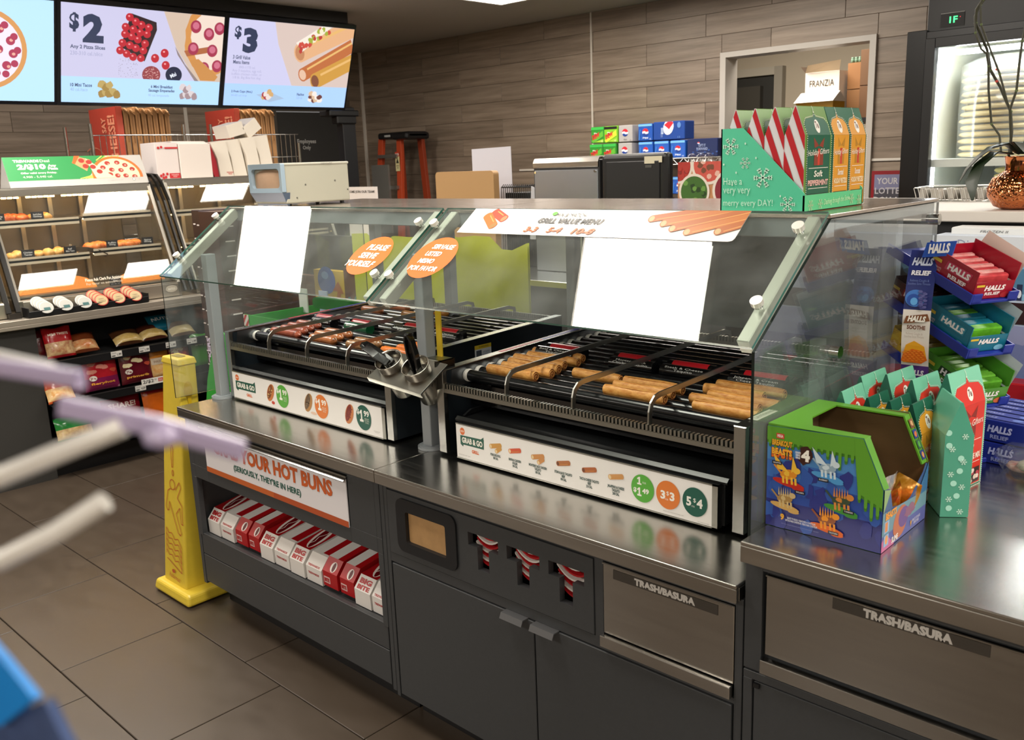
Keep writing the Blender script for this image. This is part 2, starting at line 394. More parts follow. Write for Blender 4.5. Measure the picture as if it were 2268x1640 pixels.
# ================================================================== island cabinets and worktops
YF = 1.471
def panel_holes(m, x0, x1, z0, z1, y0, y1, holes, mt):
    xs = sorted({x0, x1, *[h[0] for h in holes], *[h[1] for h in holes]}); zs = sorted({z0, z1, *[h[2] for h in holes], *[h[3] for h in holes]})
    for a, b in zip(xs, xs[1:]):
        run = None
        for c, d in zip(zs, zs[1:]):
            cx, cz = (a+b)/2, (c+d)/2
            if not any(h[0] < cx < h[1] and h[2] < cz < h[3] for h in holes): m.box(a, b, y0, y1, c, d, mt)
    return m
# ---- left cabinet with the open bun shelf
t = thing('bun_box_cabinet', 'charcoal cabinet with an open shelf of hot dog boxes under the left worktop', 'cabinet', (-2.5, 2.0, 0))
M().box(-3.045, -1.935, 1.56, 2.55, 0, .10, BLACK).build('plinth', t)
c = M(); c.box(-3.06, -3.04, YF+.002, 2.55, .10, .752, CABG).box(-1.945, -1.928, YF+.002, 2.55, .10, .752, CABG).box(-3.04, -1.945, 2.53, 2.55, .10, .752, CABD).box(-3.04, -1.945, YF+.02, 2.53, .10, .12, CABD).box(-3.04, -1.945, YF+.02, 2.53, .735, .752, CABD)
c.build('carcass', t, bevel=.0015)
panel_holes(M(), -3.04, -1.945, .30, .752, YF, YF+.02, [(-3.02, -1.967, .30, .527), (-2.925, -2.09, .575, .735)], CABG).build('front_frame', t, bevel=.001)
M().box(-3.035, -1.95, YF+.002, YF+.02, .226, .308, CABG).build('shelf_front', t, bevel=.0015)
M().box(-3.035, -1.95, YF+.002, YF+.02, .112, .223, CABG).build('kick_panel', t, bevel=.0015)
M().box(-3.04, -1.945, YF+.02, 2.0, .285, .30, CABD).build('shelf', t)
M().box(-2.925, -2.09, YF+.012, YF+.02, .575, .735, CABD).build('sign_backing', t)
# sign
t = thing('bun_sign', 'white sign with orange words YOUR HOT BUNS on the left cabinet front', 'sign', (-2.5, YF-.004, .57))
M().box(-2.921, -2.092, YF-.004, YF-.001, .572, .728, mat('#eae7ea', .35)).build('sign_board', t)
M().prism([(YF-.004, .728), (YF-.016, .719), (YF-.016, .717), (YF+.0, .728)], 'x', -2.952, -2.088, mat('#9a9a9a', .2, 1)).box(-2.952, -2.088, YF-.006, YF+.006, .727, .732, ALU).build('clip_rail', t)
a = Art((-2.921, YF-.0045, .572), (1, 0, 0), (0, 0, 1), rough=.35)
a.rect(0, 0, .829, .019, '#c8642e').rect(.43, 0, .399, .019, '#b8532a')
a.text('GRAB YOUR HOT BUNS', .06, .079, .70, .052, '#d0622c', .03, 0).text("(SERIOUSLY, THEY'RE IN HERE)", .19, .036, .40, .028, '#1c5a4c', .012)
a.build('sign_print', t)
# ---- right cabinet
t = thing('grill_cabinet', 'charcoal cabinet with cut-out holders, two doors and a small steel trash flap', 'cabinet', (-1.37, 2.0, 0))
M().box(-1.92, -.82, 1.56, 2.55, 0, .09, BLACK).build('plinth', t)
M().box(-1.926, -1.912, YF+.002, 2.55, .09, .752, CABG).box(-.826, -.812, YF+.002, 2.55, .09, .752, CABG).box(-1.912, -.826, 2.53, 2.55, .09, .752, CABD).box(-1.912, -.826, YF+.02, 2.53, .09, .11, CABD).box(-1.912, -.826, YF+.02, 2.53, .735, .752, CABD).build('carcass', t, bevel=.001)
fr = M(); fr.box(-1.912, -.826, YF+.003, YF+.03, .736, .752, CABG).box(-1.912, -1.182, YF+.003, YF+.03, .519, .545, CABG).box(-1.182, -1.158, YF+.003, YF+.03, .519, .736, CABG).box(-.829, -.826, YF+.003, YF+.03, .10, .736, CABG).box(-1.158, -.829, YF+.003, YF+.03, .519, .531, CABG)
fr.build('face_frame', t)
H = [(-1.833, -1.663, .592, .692)]
for x in (-1.588, -1.452, -1.317): H += [(x, x+.107, .657, .692), (x+.033, x+.073, .597, .657)]
pf = panel_holes(M(), -1.908, -1.184, .548, .733, YF, YF+.018, H, CABG).build('drawer_front', t, bevel=0)
# black bezel around the bag holder
bz = M(); rr_ = []
def rrect(x0, x1, z0, z1, r, n=5):
    p = []
    for cx, cz, a0 in ((x1-r, z1-r, 0), (x0+r, z1-r, 90), (x0+r, z0+r, 180), (x1-r, z0+r, 270)):
        for i in range(n+1):
            a = math.radians(a0+90*i/n); p.append((cx+r*math.cos(a), cz+r*math.sin(a)))
    return p
o_ = rrect(-1.866, -1.628, .568, .722, .025); i_ = rrect(-1.828, -1.668, .597, .687, .006); n_ = len(o_)
for y, s_ in ((YF-.006, 1),):
    vs = [(p[0], y, p[1]) for p in o_]+[(p[0], y, p[1]) for p in i_]+[(p[0], YF+.001, p[1]) for p in o_]+[(p[0], YF+.02, p[1]) for p in i_]
    fs = []
    for i in range(n_):
        j = (i+1) % n_; fs += [(i, j, n_+j, n_+i), (2*n_+i, 2*n_+j, j, i), (n_+i, n_+j, 3*n_+j, 3*n_+i)]
    bz.add(vs, fs, mat('#17181b', .5))
bz.build('bag_bezel', pf)
M().box(-1.21+.0, -1.19, YF+.02, YF+.14, .56, .73, CABD).box(-1.905, -1.19, YF+.14, YF+.15, .56, .73, BLACK).build('drawer_box', t)
for x0, x1, lab in ((-1.905, -1.371, None), (-1.367, -.834, None)):
    d = M().box(x0, x1, YF, YF+.02, .103, .515, CABG).build('door', t, bevel=.0015)
    hx0, hx1 = (-1.463, -1.390) if x0 < -1.5 else (-1.365, -1.291)
    hd = M(); hd.prism([(YF+.005, .5155), (YF-.016, .5155), (YF-.022, .503), (YF-.0245, .504), (YF-.018, .5185), (YF+.005, .5185)], 'x', hx0, hx1, mat('#6d6e70', .35, .6)); hd.build('door_pull', d)
# trash flap
f = M().box(-1.156, -.831, YF+.001, YF+.008, .563, .733, STEEL).box(-1.156, -.831, YF-.004, YF+.001, .731, .735, STEEL).build('trash_flap', t, bevel=.001)
M().box(-1.159, -.832, YF-.012, YF+.004, .533, .560, STEEL).build('bottom_rail', t, bevel=.0012)
M().box(-1.155, -.832, YF+.02, YF+.03, .55, .735, BLACK).build('flap_backing', t)
a = Art((-1.156, YF+.0008, .563), (1, 0, 0), (0, 0, 1)); a.rect(.028, .139, .261, .022, mat('#5f5b56', .42, .7)).text('TRASH/BASURA', .085, .142, .151, .0165, '#cfccc6', .05); a.build('flap_lettering', f)
# kraft bags behind the bezel
o = M(); KR = mat('#b08a5b', .7, noise=.12, nscale=25, rnd=.05)
for i in range(3): o.box(-1.83+.001*i, -1.665, YF+.006+.007*i, YF+.011+.007*i, .594, .69-.001*i, KR)
tag(centred(o.build('paper_bag', bevel=.001)), 'folded brown paper bags showing in the black framed window of the drawer', 'paper bags')
# folded red and white paper trays behind the T-shaped cut-outs
RED = mat('#b3161d', .45); PW_ = mat('#e6e1da', .55)
for i, (x, lab) in enumerate(((-1.588, 'red and white paper sleeves in the left T-shaped cut-out'), (-1.452, 'red and white paper sleeves in the middle T-shaped cut-out'), (-1.317, 'red and white paper sleeves in the right T-shaped cut-out'))):
    t2 = thing('paper_sleeve_stack', lab, 'paper sleeves', (x+.053, YF+.06, .55), 'sleeve stacks in the drawer cut-outs')
    nlev = (8, 8, 7)[i]; hgt = (.095, .082, .098)[i]; base = .60+(.0, .012, .012)[i]
    for k in range(nlev):
        z = base+hgt*k/nlev; s_ = M()
        pts = []
        for q in range(9):
            u = q/8; X = x+.012+.092*u-.004*(k % 2); Z = z+.022*(abs(u-.5)*2)**2*(1 if k < nlev-1 else 1.5)-(.012*u if i else -.008*u)
            pts.append((X, Z))
        s_.add([(p[0], YF+.021, p[1]) for p in pts]+[(p[0], YF+.10, p[1]+.008) for p in pts]+[(p[0], YF+.021, p[1]+.0045) for p in pts], [(q, q+1, 9+q+1, 9+q) for q in range(8)]+[(18+q, 18+q+1, q+1, q) for q in range(8)], PW_ if k % 2 else RED)
        s_.add([(p[0], YF+.021, p[1]+.0045) for p in pts]+[(p[0], YF+.10, p[1]+.0125) for p in pts], [(q, 9+q, 9+q+1, q+1) for q in range(8)], RED if (k == nlev-1 or k % 2 == 0) else PW_)
        s_.build('sleeve', t2)
# ---- worktops of the island
def worktop(x0, x1, y0, y1, z, lip, name, label, nm=STEEL):
    m = M(); m.box(x0, x1, y0, y1, z-.008, z, nm).box(x0, x1, y0, y0+.012, z-lip, z-.008, nm).box(x0, x0+.01, y0+.012, y1, z-lip, z-.008, nm).box(x1-.01, x1, y0+.012, y1, z-lip, z-.008, nm)
    return tag(centred(m.build(name, bevel=.0018, seg=2)), label, 'worktop')
worktop(-3.062, -1.9325, 1.449, 2.56, .79, .038, 'steel_worktop', 'brushed steel worktop over the open bun shelf, carrying the hot dog grill')
worktop(-1.9305, -.815, 1.449, 2.56, .79, .038, 'steel_worktop', 'brushed steel worktop carrying the taquito grill, over the two doors')
worktop(-.803, 1.5, 1.440, 2.75, .89, .042, 'steel_worktop', 'higher steel counter top at the right, under the toy box and gift boxes')
# ---- right cabinet run
t = thing('trash_cabinet', 'charcoal cabinet with a wide steel trash flap at the lower right', 'cabinet', (0, 2.0, 0))
M().box(-.78, 1.45, 1.56, 2.7, 0, .09, BLACK).build('plinth', t)
M().box(-.808, 1.48, YF+.02, 2.7, .09, .852, CABG).build('carcass', t)
M().box(-.808, -.772, YF, YF+.02, .613, .852, CABG).box(-.772, .30, YF, YF+.02, .826, .852, CABG).box(.30, 1.48, YF, YF+.02, .613, .852, CABG).build('face_frame', t, bevel=.001)
M().box(-.808, 1.48, YF, YF+.02, .592, .609, CABG).box(-.808, -.789, YF, YF+.02, .09, .592, CABG).build('door_frame_rail', t, bevel=.001)
d = M().box(-.786, -.10, YF+.002, YF+.02, .10, .588, CABG).build('door', t, bevel=.0015); M().box(-.784, -.772, YF-.004, YF+.002, .578, .587, BLACK).build('hinge', d)
M().box(-.097, .6, YF+.002, YF+.02, .10, .588, CABG).build('door', t, bevel=.0015)
f = M().box(-.764, .27, YF+.001, YF+.008, .655, .821, STEEL).box(-.764, .27, YF-.004, YF+.001, .819, .823, STEEL).build('trash_flap', t, bevel=.001)
M().box(-.768, .28, YF-.012, YF+.004, .618, .647, STEEL).build('bottom_rail', t, bevel=.0012)
a = Art((-.764, YF+.0008, .655), (1, 0, 0), (0, 0, 1)); a.rect(.13, .140, .263, .021, mat('#5f5b56', .42, .7)).text('TRASH/BASURA', .186, .142, .15, .0175, '#cfccc6', .05); a.build('flap_lettering', f)
# ---- hot dog boxes on the shelf
CARD = mat('#e9e5e0', .5); CRED = mat('#b01218', .35); MAR = mat('#6d0d12', .4)
def dog_box(x, y, z, w, kind, label, ang=0, tilt=0, parent=None):
    """long paper box seen end-on, its top sloping up to a ridge"""
    L = .27; h = .084
    t3 = thing('hot_dog_box', label, 'hot dog box', (x, y, z), 'folded hot dog boxes on the open shelf', rot=(tilt+.15, 0, ang))
    base = CRED if kind == 'red' else CARD
    m = M(); m.prism([(-.006, 0), (0, h*.62), (.035, h), (L, h), (L, 0)], 'x', -w/2, w/2, base); m.build('box_body', t3, world=False, bevel=.001)
    sl = math.atan2(h*.38, .035)
    a = Art((-w/2, .035, h), (1, 0, 0), (0, 1, 0), eps=.0005, rough=.35)
    a.clip = [(0, 0), (w, 0), (w, L-.035), (0, L-.035)]
    if kind == 'plain': a.rect(w*.55, .01, w*.45, L, '#a81119').rect(0, .0, w*.55, L, '#e9e5e0')
    elif kind == 'bite': a.rect(0, .0, w, L, '#a81119').ell(w*.5, .075, w*.34, .070, '#efe6df', 28, .25).ell(w*.5, .075, w*.20, .068, '#6d0d14', 28, .25).ln([(w*.44, .02), (w*.56, .045), (w*.42, .07), (w*.58, .095), (w*.48, .125)], .003, '#efe6df').rect(w*.0, .155, w, .01, '#e9e5e0')
    elif kind == 'red': a.rect(0, 0, w, L, '#e9e5e0').rect(w*.62, 0, w*.38, L, '#b01218')
    a.build('top_print', t3, world=False)
    f2 = Art((-w/2, 0, h*.62), (1, 0, 0), (0, .035, h*.38), eps=.0005, rough=.35); fl_ = math.hypot(.035, h*.38)
    if kind == 'bite': f2.text('BIG', w*.12, .022, w*.74, .017, '#b01218', .05, rot=0).text('BITE', w*.12, .004, w*.74, .014, '#b01218', .04)
    elif kind == 'plain': f2.text('TREWARDS', w*.1, .003, w*.75, .007, '#b01218', .02)
    elif kind == 'red': f2.ell(w*.6, .02, w*.2, .017, '#efe6df').ell(w*.62, .02, w*.1, .015, '#5f0d12')
    f2.build('slope_print', t3, world=False)
    f3 = Art((-w/2, -.003, .0), (1, 0, 0), (.0, .1, 1), eps=.0022, rough=.35)
    if kind == 'plain': f3.text('TREWARDS', w*.12, .027, w*.7, .008, '#b01218', .03)
    if kind == 'red': f3.rect(w*.06, .012, w*.42, .022, '#e6c9c6').text('BITE', w*.1, .016, w*.34, .014, '#b01218', .05)
    f3.build('end_print', t3, world=False)
    return t3
bx = [(-2.985, 'bite', .078), (-2.895, 'plain', .085), (-2.79, 'red', .075), (-2.712, 'red', .066), (-2.63, 'bite', .078), (-2.54, 'plain', .085), (-2.447, 'bite', .078), (-2.355, 'plain', .085), (-2.262, 'red', .075), (-2.178, 'red', .070), (-2.098, 'bite', .076), (-2.012, 'plain', .084)]
od = ['first', 'second', 'third', 'fourth', 'fifth', 'sixth', 'seventh', 'eighth', 'ninth', 'tenth', 'eleventh', 'twelfth']
kd = {'bite': 'white hot dog box with a red top', 'plain': 'white hot dog box with small red print', 'red': 'bright red hot dog box'}
for i, (x, k_, w_) in enumerate(bx):
    dog_box(x+w_*.0, YF+.035+(.003 if i % 2 else 0), .303+(.012 if k_ == 'red' else .0), w_, k_, '%s, %s from the left on the shelf' % (kd[k_], od[i]))
# ================================================================== sneeze guard
G0 = (1.486, 1.25); G1 = (1.785, 1.478); GL = math.hypot(.299, .228); gu = V(0, .299, .228).normalized(); gn = V(0, -.228, .299).normalized()
def gp(x, s, h=0): return V(x, G0[0], G0[1])+gu*s+gn*h       # a point on the sloped glass
def sheet(m, x0, x1, s0, s1, h0, h1, mt, me):
    a = [gp(x, s, h) for x in (x0, x1) for s in (s0, s1) for h in (h0, h1)]
    m.add(a, [(0, 2, 6, 4), (1, 5, 7, 3)], mt); m.add(a, [(0, 4, 5, 1), (2, 3, 7, 6), (0, 1, 3, 2), (4, 6, 7, 5)], me)
t = guard = thing('sneeze_guard', 'glass and steel sneeze guard with a flat steel shelf over the two grills', 'sneeze guard', (-1.98, 2.0, .79))
for x0, x1 in ((-3.146, -1.958), (-1.940, -.813)):
    m = M(); sheet(m, x0, x1, 0, GL, -.003, .003, GLASS, GEDGE); m.build('sloped_pane', t)
SIDE = glassmat('side_glass', (.95, .97, .97), .06, 1.5)
for x in (-3.146, -.8125):
    m = M(); z0 = .765 if x < -2 else .74
    pl = [(1.49, z0), (2.40, z0 if x < -2 else .9), (2.40, 1.463), (1.79, 1.463), (1.49, 1.243)] if x < -2 else [(1.49, .76), (1.56, .76), (1.56, .90), (2.40, .90), (2.40, 1.465), (1.79, 1.465), (1.49, 1.243)]
    if x < -2: pl = [(1.49, .80), (2.40, .80), (2.40, 1.463), (1.79, 1.463), (1.49, 1.243)]
    n = len(pl); vs = [(x-.003, *p) for p in pl]+[(x+.003, *p) for p in pl]
    m.add(vs, [tuple(range(n))[::-1], tuple(range(n, 2*n))], SIDE); m.add(vs, [(i, (i+1) % n, n+(i+1) % n, n+i) for i in range(n)], mat('#15201e', .2))
    m.build('side_pane', t)
def arm(x, w=.026):
    m = M(); a = []
    for s, h in ((.02, -.040), (.02, -.006), (.372, -.006), (.372, -.040)):
        for q in (-w/2, w/2): a.append(gp(x+q, s, h))
    m.add(a, [(0, 1, 3, 2), (2, 3, 5, 4), (4, 5, 7, 6), (6, 7, 1, 0), (0, 2, 4, 6), (1, 7, 5, 3)], mat('#b9b9ae', .4, .25)); m.build('glass_arm', t, bevel=.002)
for x in (-3.118, -1.985, -1.915, -.845): arm(x)
CAPM = mat('#efece4', .4, .6)  # near-white: the ceiling panel's reflection is put into the cap colour
for x, s in ((-3.135, .306), (-3.135, .095), (-1.993, .303), (-1.993, .09), (-1.924, .299), (-1.932, .091), (-.849, .315), (-.845, .103)):
    m = M(); m.cyl(gp(x, s, .002), gp(x, s, .010), .0085, CHROME, 16).cyl(gp(x, s, .010), gp(x, s, .021), .0125, CAPM, 24); m.build('standoff_cap', t)
for y, z in ((1.828, 1.185), (2.37, 1.425)):
    m = M(); m.cyl((-.815, y, z), (-.795, y, z), .0135, CHROME, 24).cyl((-.835, y, z), (-.821, y, z), .012, mat('#5d5a55', .3, 1), 24).cyl((-.823, y, z), (-.803, y, z), .007, CHROME, 12); m.build('side_knob', t)
# posts with round feet
for x, y, h in ((-3.045, 1.625, 1.32), (-1.953, 1.685, 1.36)):
    m = M(); m.box(x-.019, x+.019, y-.019, y+.019, .79, h, PAINTG).build('post', t, bevel=.003, seg=2)
    m = M(); m.cyl((x, y, .7905), (x, y, .798), .042, PAINTG, 28).cyl((x, y, .798), (x, y, .801), .036, PAINTG, 28).build('post_foot', t)
for x in (-3.0, -2.56, -1.95, -.9):
    M().box(x-.019, x+.019, 2.33, 2.368, .79 if x < -1 else .79, 1.44, PAINTG).build('rear_post', t, bevel=.003)
M().box(-.855, -.83, 1.81, 1.835, .90, 1.21, glassmat('translucent_bar_mat', (.90, .92, .92), .07, 1.2)).build('translucent_bar', t)  # translucent bar drawn as a faint pale vertical band
# flat top shelf
SH = mat('#b3a79d', .2, .85, rn=.2, nscale=8, stretch=(1, 12, 1))
for x0, x1 in ((-3.15, -1.95), (-1.946, -.812)):
    m = M(); m.box(x0, x1, 1.79, 2.405, 1.466, 1.474, SH); m.build('top_shelf', t, bevel=.001)
M().box(-3.14, -.82, 1.795, 1.83, 1.425, 1.466, PAINTG).box(-3.14, -.82, 2.37, 2.40, 1.425, 1.466, PAINTG).build('shelf_rail', t, bevel=.002)
M().box(-.832, -.818, 1.83, 2.37, 1.44, 1.466, PAINTG).box(-3.14, -3.126, 1.83, 2.37, 1.44, 1.466, PAINTG).build('side_rail', t, bevel=.002)
# rear screen panel between the two back posts (steel seen through the glass)
M().box(-1.93, -.92, 2.372, 2.378, 1.10, 1.425, mat('#5f6768', .4, .2, rn=.2, nscale=7, stretch=(1, 1, 5), noise=.15)).build('rear_panel', t)
# ---- stickers and the banner lying on the glass
ORG = mat('#c9600e', .5)
def gart(x, s, h=.0035): return Art(gp(x, s, h), (1, 0, 0), gu, eps=.0004, rough=.4)
for nm, xc, sc, words, lab in (('a', -2.098, .168, ['PLEASE', 'SERVE', 'YOURSELF'], 'orange round sticker reading PLEASE SERVE YOURSELF on the left pane'), ('b', -1.836, .176, ['SIRVASE', 'USTED', 'MISMO', 'POR FAVOR'], 'orange round sticker reading SIRVASE USTED MISMO POR FAVOR, right pane')):
    t = thing('round_sticker', lab, 'sticker', gp(xc, sc, .0035), 'orange round stickers on the sneeze guard')
    a = gart(xc, sc); a.ell(0, 0, .079, .079, ORG, 40); a.build('sticker_disc', t)
    a = gart(xc, sc, .0041); n = len(words); hh = .024 if n == 3 else .0185; gap = .034 if n == 3 else .028
    for i, wd in enumerate(words):
        wdt = hh*.66*len(wd); y = (n/2-1-i)*gap+.004; sh = [.010, -.004, -.012] if n == 3 else [.012, -.006, -.012, -.004]
        a.text(wd, -wdt/2+sh[i], y, wdt, hh, '#fdf3e6', .025, .25)
    a.build('sticker_lettering', t)
t = thing('menu_banner', 'long white banner reading MIX & MATCH GRILL VALUE MENU on the right pane', 'banner', gp(-1.4, .325, .004))
a = gart(-1.821, .276, .0035); Wb, Hb = .839, .097
a.poly([(0, 0), (Wb-.012, .001), (Wb-.003, .004), (Wb, .012), (Wb, Hb), (0, Hb)], '#dedbd6'); a.build('banner_sheet', t)
a = gart(-1.821, .276, .0041)
def rollpic(a, x0, y0, x1, y1, r, c, cend, seed=0):
    d = V(x1-x0, y1-y0).normalized(); p = V(-d.y, d.x)*r
    a.poly([(x0-p.x, y0-p.y), (x1-p.x, y1-p.y), (x1+p.x, y1+p.y), (x0+p.x, y0+p.y)], c); a.ell(x0, y0, r*.75, r*1.02, c, 14, math.atan2(d.y, d.x)); a.ell(x1, y1, r*.8, r*1.02, c, 14, math.atan2(d.y, d.x)); a.ell(x1, y1, r*.6, r*.8, cend, 12, math.atan2(d.y, d.x))
    a.ln([(x0+d.x*r*.5+p.x*.45, y0+d.y*r*.5+p.y*.45), (x1-d.x*r+p.x*.45, y1-d.y*r+p.y*.45)], r*.22, '#cf9048')
rollpic(a, .085, .083, .135, .058, .014, '#a83a1c', '#b5754a'); rollpic(a, .068, .068, .115, .030, .014, '#b0601a', '#8f6a30')
a.clip = [(0, 0), (Wb, 0), (Wb, Hb), (0, Hb)]
for x0, y0, x1, y1, c in ((.74, .10, .60, .067, '#a3571a'), (.80, .10, .640, .052, '#ad6222'), (.86, .105, .672, .036, '#a3571a'), (.93, .112, .715, .026, '#b06624'), (.93, .10, .79, .030, '#a3571a')):
    rollpic(a, x0, y0, x1, y1, .012, c, '#b59a6a')
a.ell(.300, .079, .008, .007, '#4f9a1c', 16)
a.text('MIX & MATCH', .306, .068, .098, .013, '#3c3d3b', .0, .3).text('GRILL VALUE MENU', .262, .043, .206, .019, '#383938', .02, .3)
a.text('3-3', .236, .009, .045, .020, '#b8560f', .03, .3).text('5-4', .312, .009, .048, .020, '#b8560f', .03, .3).text('10-8', .392, .007, .07, .021, '#b8560f', .03, .3)
a.text('180-380 CAL. ITEM', .14, .010, .055, .005, '#8b8b88').text('NEW', .012, .02, .02, .004, '#b9b7b2')
a.build('banner_print', t)
# ================================================================== roller grills
RUB = mat('#101113', .4, 0, .1, noise=.1, nscale=60); RUBT = mat('#0c0d0f', .38, 0, .12)
ROLL = mat('#131517', .24, .25, .3, noise=.3, nscale=14, stretch=(.4, 3, 3)); RING = mat('#e5e2db', .35)
SIDEIN = mat('#8d9298', .28, 1); SIDEOUT = mat('#20262c', .3, .3); EDGEST = mat('#b9bbb8', .25, 1)
RY = [1.745+.046*i for i in range(15)]
def rz(y): return 1.012+(y-1.745)*.022
def art_grill_right(a, W, H):
    a.rect(0, 0, W, H, '#efece9')
    a.ell(.025, .078, .0095, .0105, '#e2703a', 20).text('NEW', .018, .075, .014, .006, '#f6d9c4', .02)
    a.poly([(.016, .040), (.108, .040), (.109, .068), (.016, .066)], '#1b5747').poly([(.095, .066), (.108, .075), (.108, .066)], '#1b5747').poly([(.016, .040), (.026, .034), (.028, .040)], '#1b5747')
    a.text('GRAB & GO', .022, .045, .081, .017, '#f4efe6', .03).text('GRILL', .060, .021, .028, .010, '#e2703a', .03)
    a.text('PRICES MAY VARY  2019', .008, .008, .045, .0025, '#9a9892')
    it = [(.151, 'PORK EGG ROLL\n180 CAL.', '#cf9a4e'), (.222, 'BUFFALO CHICKEN\nROLLER\n190 CAL.', '#d4593a'), (.303, 'MONTEREY JACK CHICKEN\nTAQUITO\n180 CAL.', '#c98a4e'), (.389, 'STEAK & JACK TAQUITO\nBEEF\n190 CAL.', '#b06a38'), (.472, 'TACO & CHEESE TAQUITO\nBEEF\n210 CAL.', '#b0602f'), (.553, 'JALAPENO & CHEESE\nTAQUITO\n200 CAL.', '#d39a5c')]
    for i, (x, tx, c) in enumerate(it):
        rollpic(a, x+.020, .064, x-.016, .056, .0065, c, '#6b3a1e' if i in (3, 4) else '#e9cf9f')
        if i in (0, 2): rollpic(a, x+.020, .056, x+.004, .045, .006, c, '#e9cf9f')
        n = tx.count('\n')+1; wd = .0029*max(len(q) for q in tx.split('\n'))
        a.text(tx, x-wd/2+.001, .037-.0080*n, wd, .0080*n, '#2f4a44', .03)
    for x, c in ((.632, '#58ab3c'), (.702, '#e07c33'), (.773, '#17594a')):
        a.ell(x, .048, .032, .034, c, 36)
    a.one(.617, .056, .012, .019, '#f4f1ea').text('FOR', .632, .060, .010, .005, '#f4f1ea').text('$', .606, .034, .009, .013, '#f4f1ea', .03).one(.617, .028, .012, .021, '#f4f1ea').text('49', .631, .036, .019, .013, '#f4f1ea', .03)
    a.text('3', .682, .036, .013, .021, '#f4f1ea', .03).text('FOR', .695, .035, .008, .004, '#f4f1ea').text('$', .698, .046, .007, .011, '#f4f1ea').text('3', .707, .036, .013, .021, '#f4f1ea', .03)
    a.text('5', .751, .036, .013, .022, '#f4f1ea', .03).text('FOR', .765, .035, .008, .004, '#f4f1ea').text('$', .769, .046, .007, .011, '#f4f1ea').text('4', .778, .036, .015, .022, '#f4f1ea', .03)
    a.text('PRICES AND PARTICIPATION MAY VARY', .69, .007, .055, .0022, '#9a9892').text('TAX WHERE APPLICABLE', .78, .003, .03, .0022, '#9a9892')
def dogpic(a, x, y, ang, bun, top, top2, seed):
    ca, sa = math.cos(ang), math.sin(ang)
    a.ell(x, y, .035, .020, bun, 24, ang); a.ell(x-.004, y+.003, .031, .012, top, 20, ang)
    rr = random.Random(seed)
    for i in range(22):
        u = rr.uniform(-.026, .026); v = rr.uniform(-.010, .010); a.ell(x+u*ca-v*sa, y+u*sa+v*ca+.002, .0032, .002, top2 if i % 2 else top, 7, rr.uniform(0, 3), up=False)
    a.k += 1
def art_grill_left(a, W, H):
    a.rect(0, 0, W, H, '#efece9')
    a.ell(.033, .077, .0125, .011, '#e2703a', 20).text('NEW', .024, .074, .018, .006, '#f6d9c4', .02)
    a.poly([(.020, .035), (.152, .035), (.153, .067), (.020, .065)], '#1b5747').poly([(.135, .065), (.152, .076), (.152, .065)], '#1b5747').poly([(.020, .035), (.034, .028), (.038, .035)], '#1b5747')
    a.text('GRAB & GO', .028, .041, .118, .019, '#f4efe6', .03).text('GRILL', .088, .015, .038, .011, '#e2703a', .03)
    dogpic(a, .250, .052, 1.05, '#c9793d', '#8a4a28', '#d9c27a', 1); a.ell(.262, .018, .010, .006, '#cf4a38')
    dogpic(a, .478, .052, 1.1, '#b5834a', '#6a5340', '#8a7a58', 2); a.ell(.505, .020, .018, .005, '#e7c9b4')
    dogpic(a, .700, .050, 1.15, '#c67a45', '#7d2a20', '#9b3c2c', 3)
    for x, c in ((.324, '#58ab3c'), (.551, '#e07c33'), (.773, '#17594a')):
        a.ell(x, .050, .037, .040, c, 36); a.text('$', x-.032, .056, .011, .020, '#f4f1ea', .03).one(x-.019, .036, .018, .038, '#f4f1ea').text('99', x+.002, .055, .026, .019, '#f4f1ea', .02)
        a.text('REGULAR\nHOT DOG\n190 CAL', x+.004, .033, .022, .017, '#dfe3d4')
    a.text('PRICES MAY VARY\nTAX EXTRA', .82, .012, .03, .006, '#9a9892')
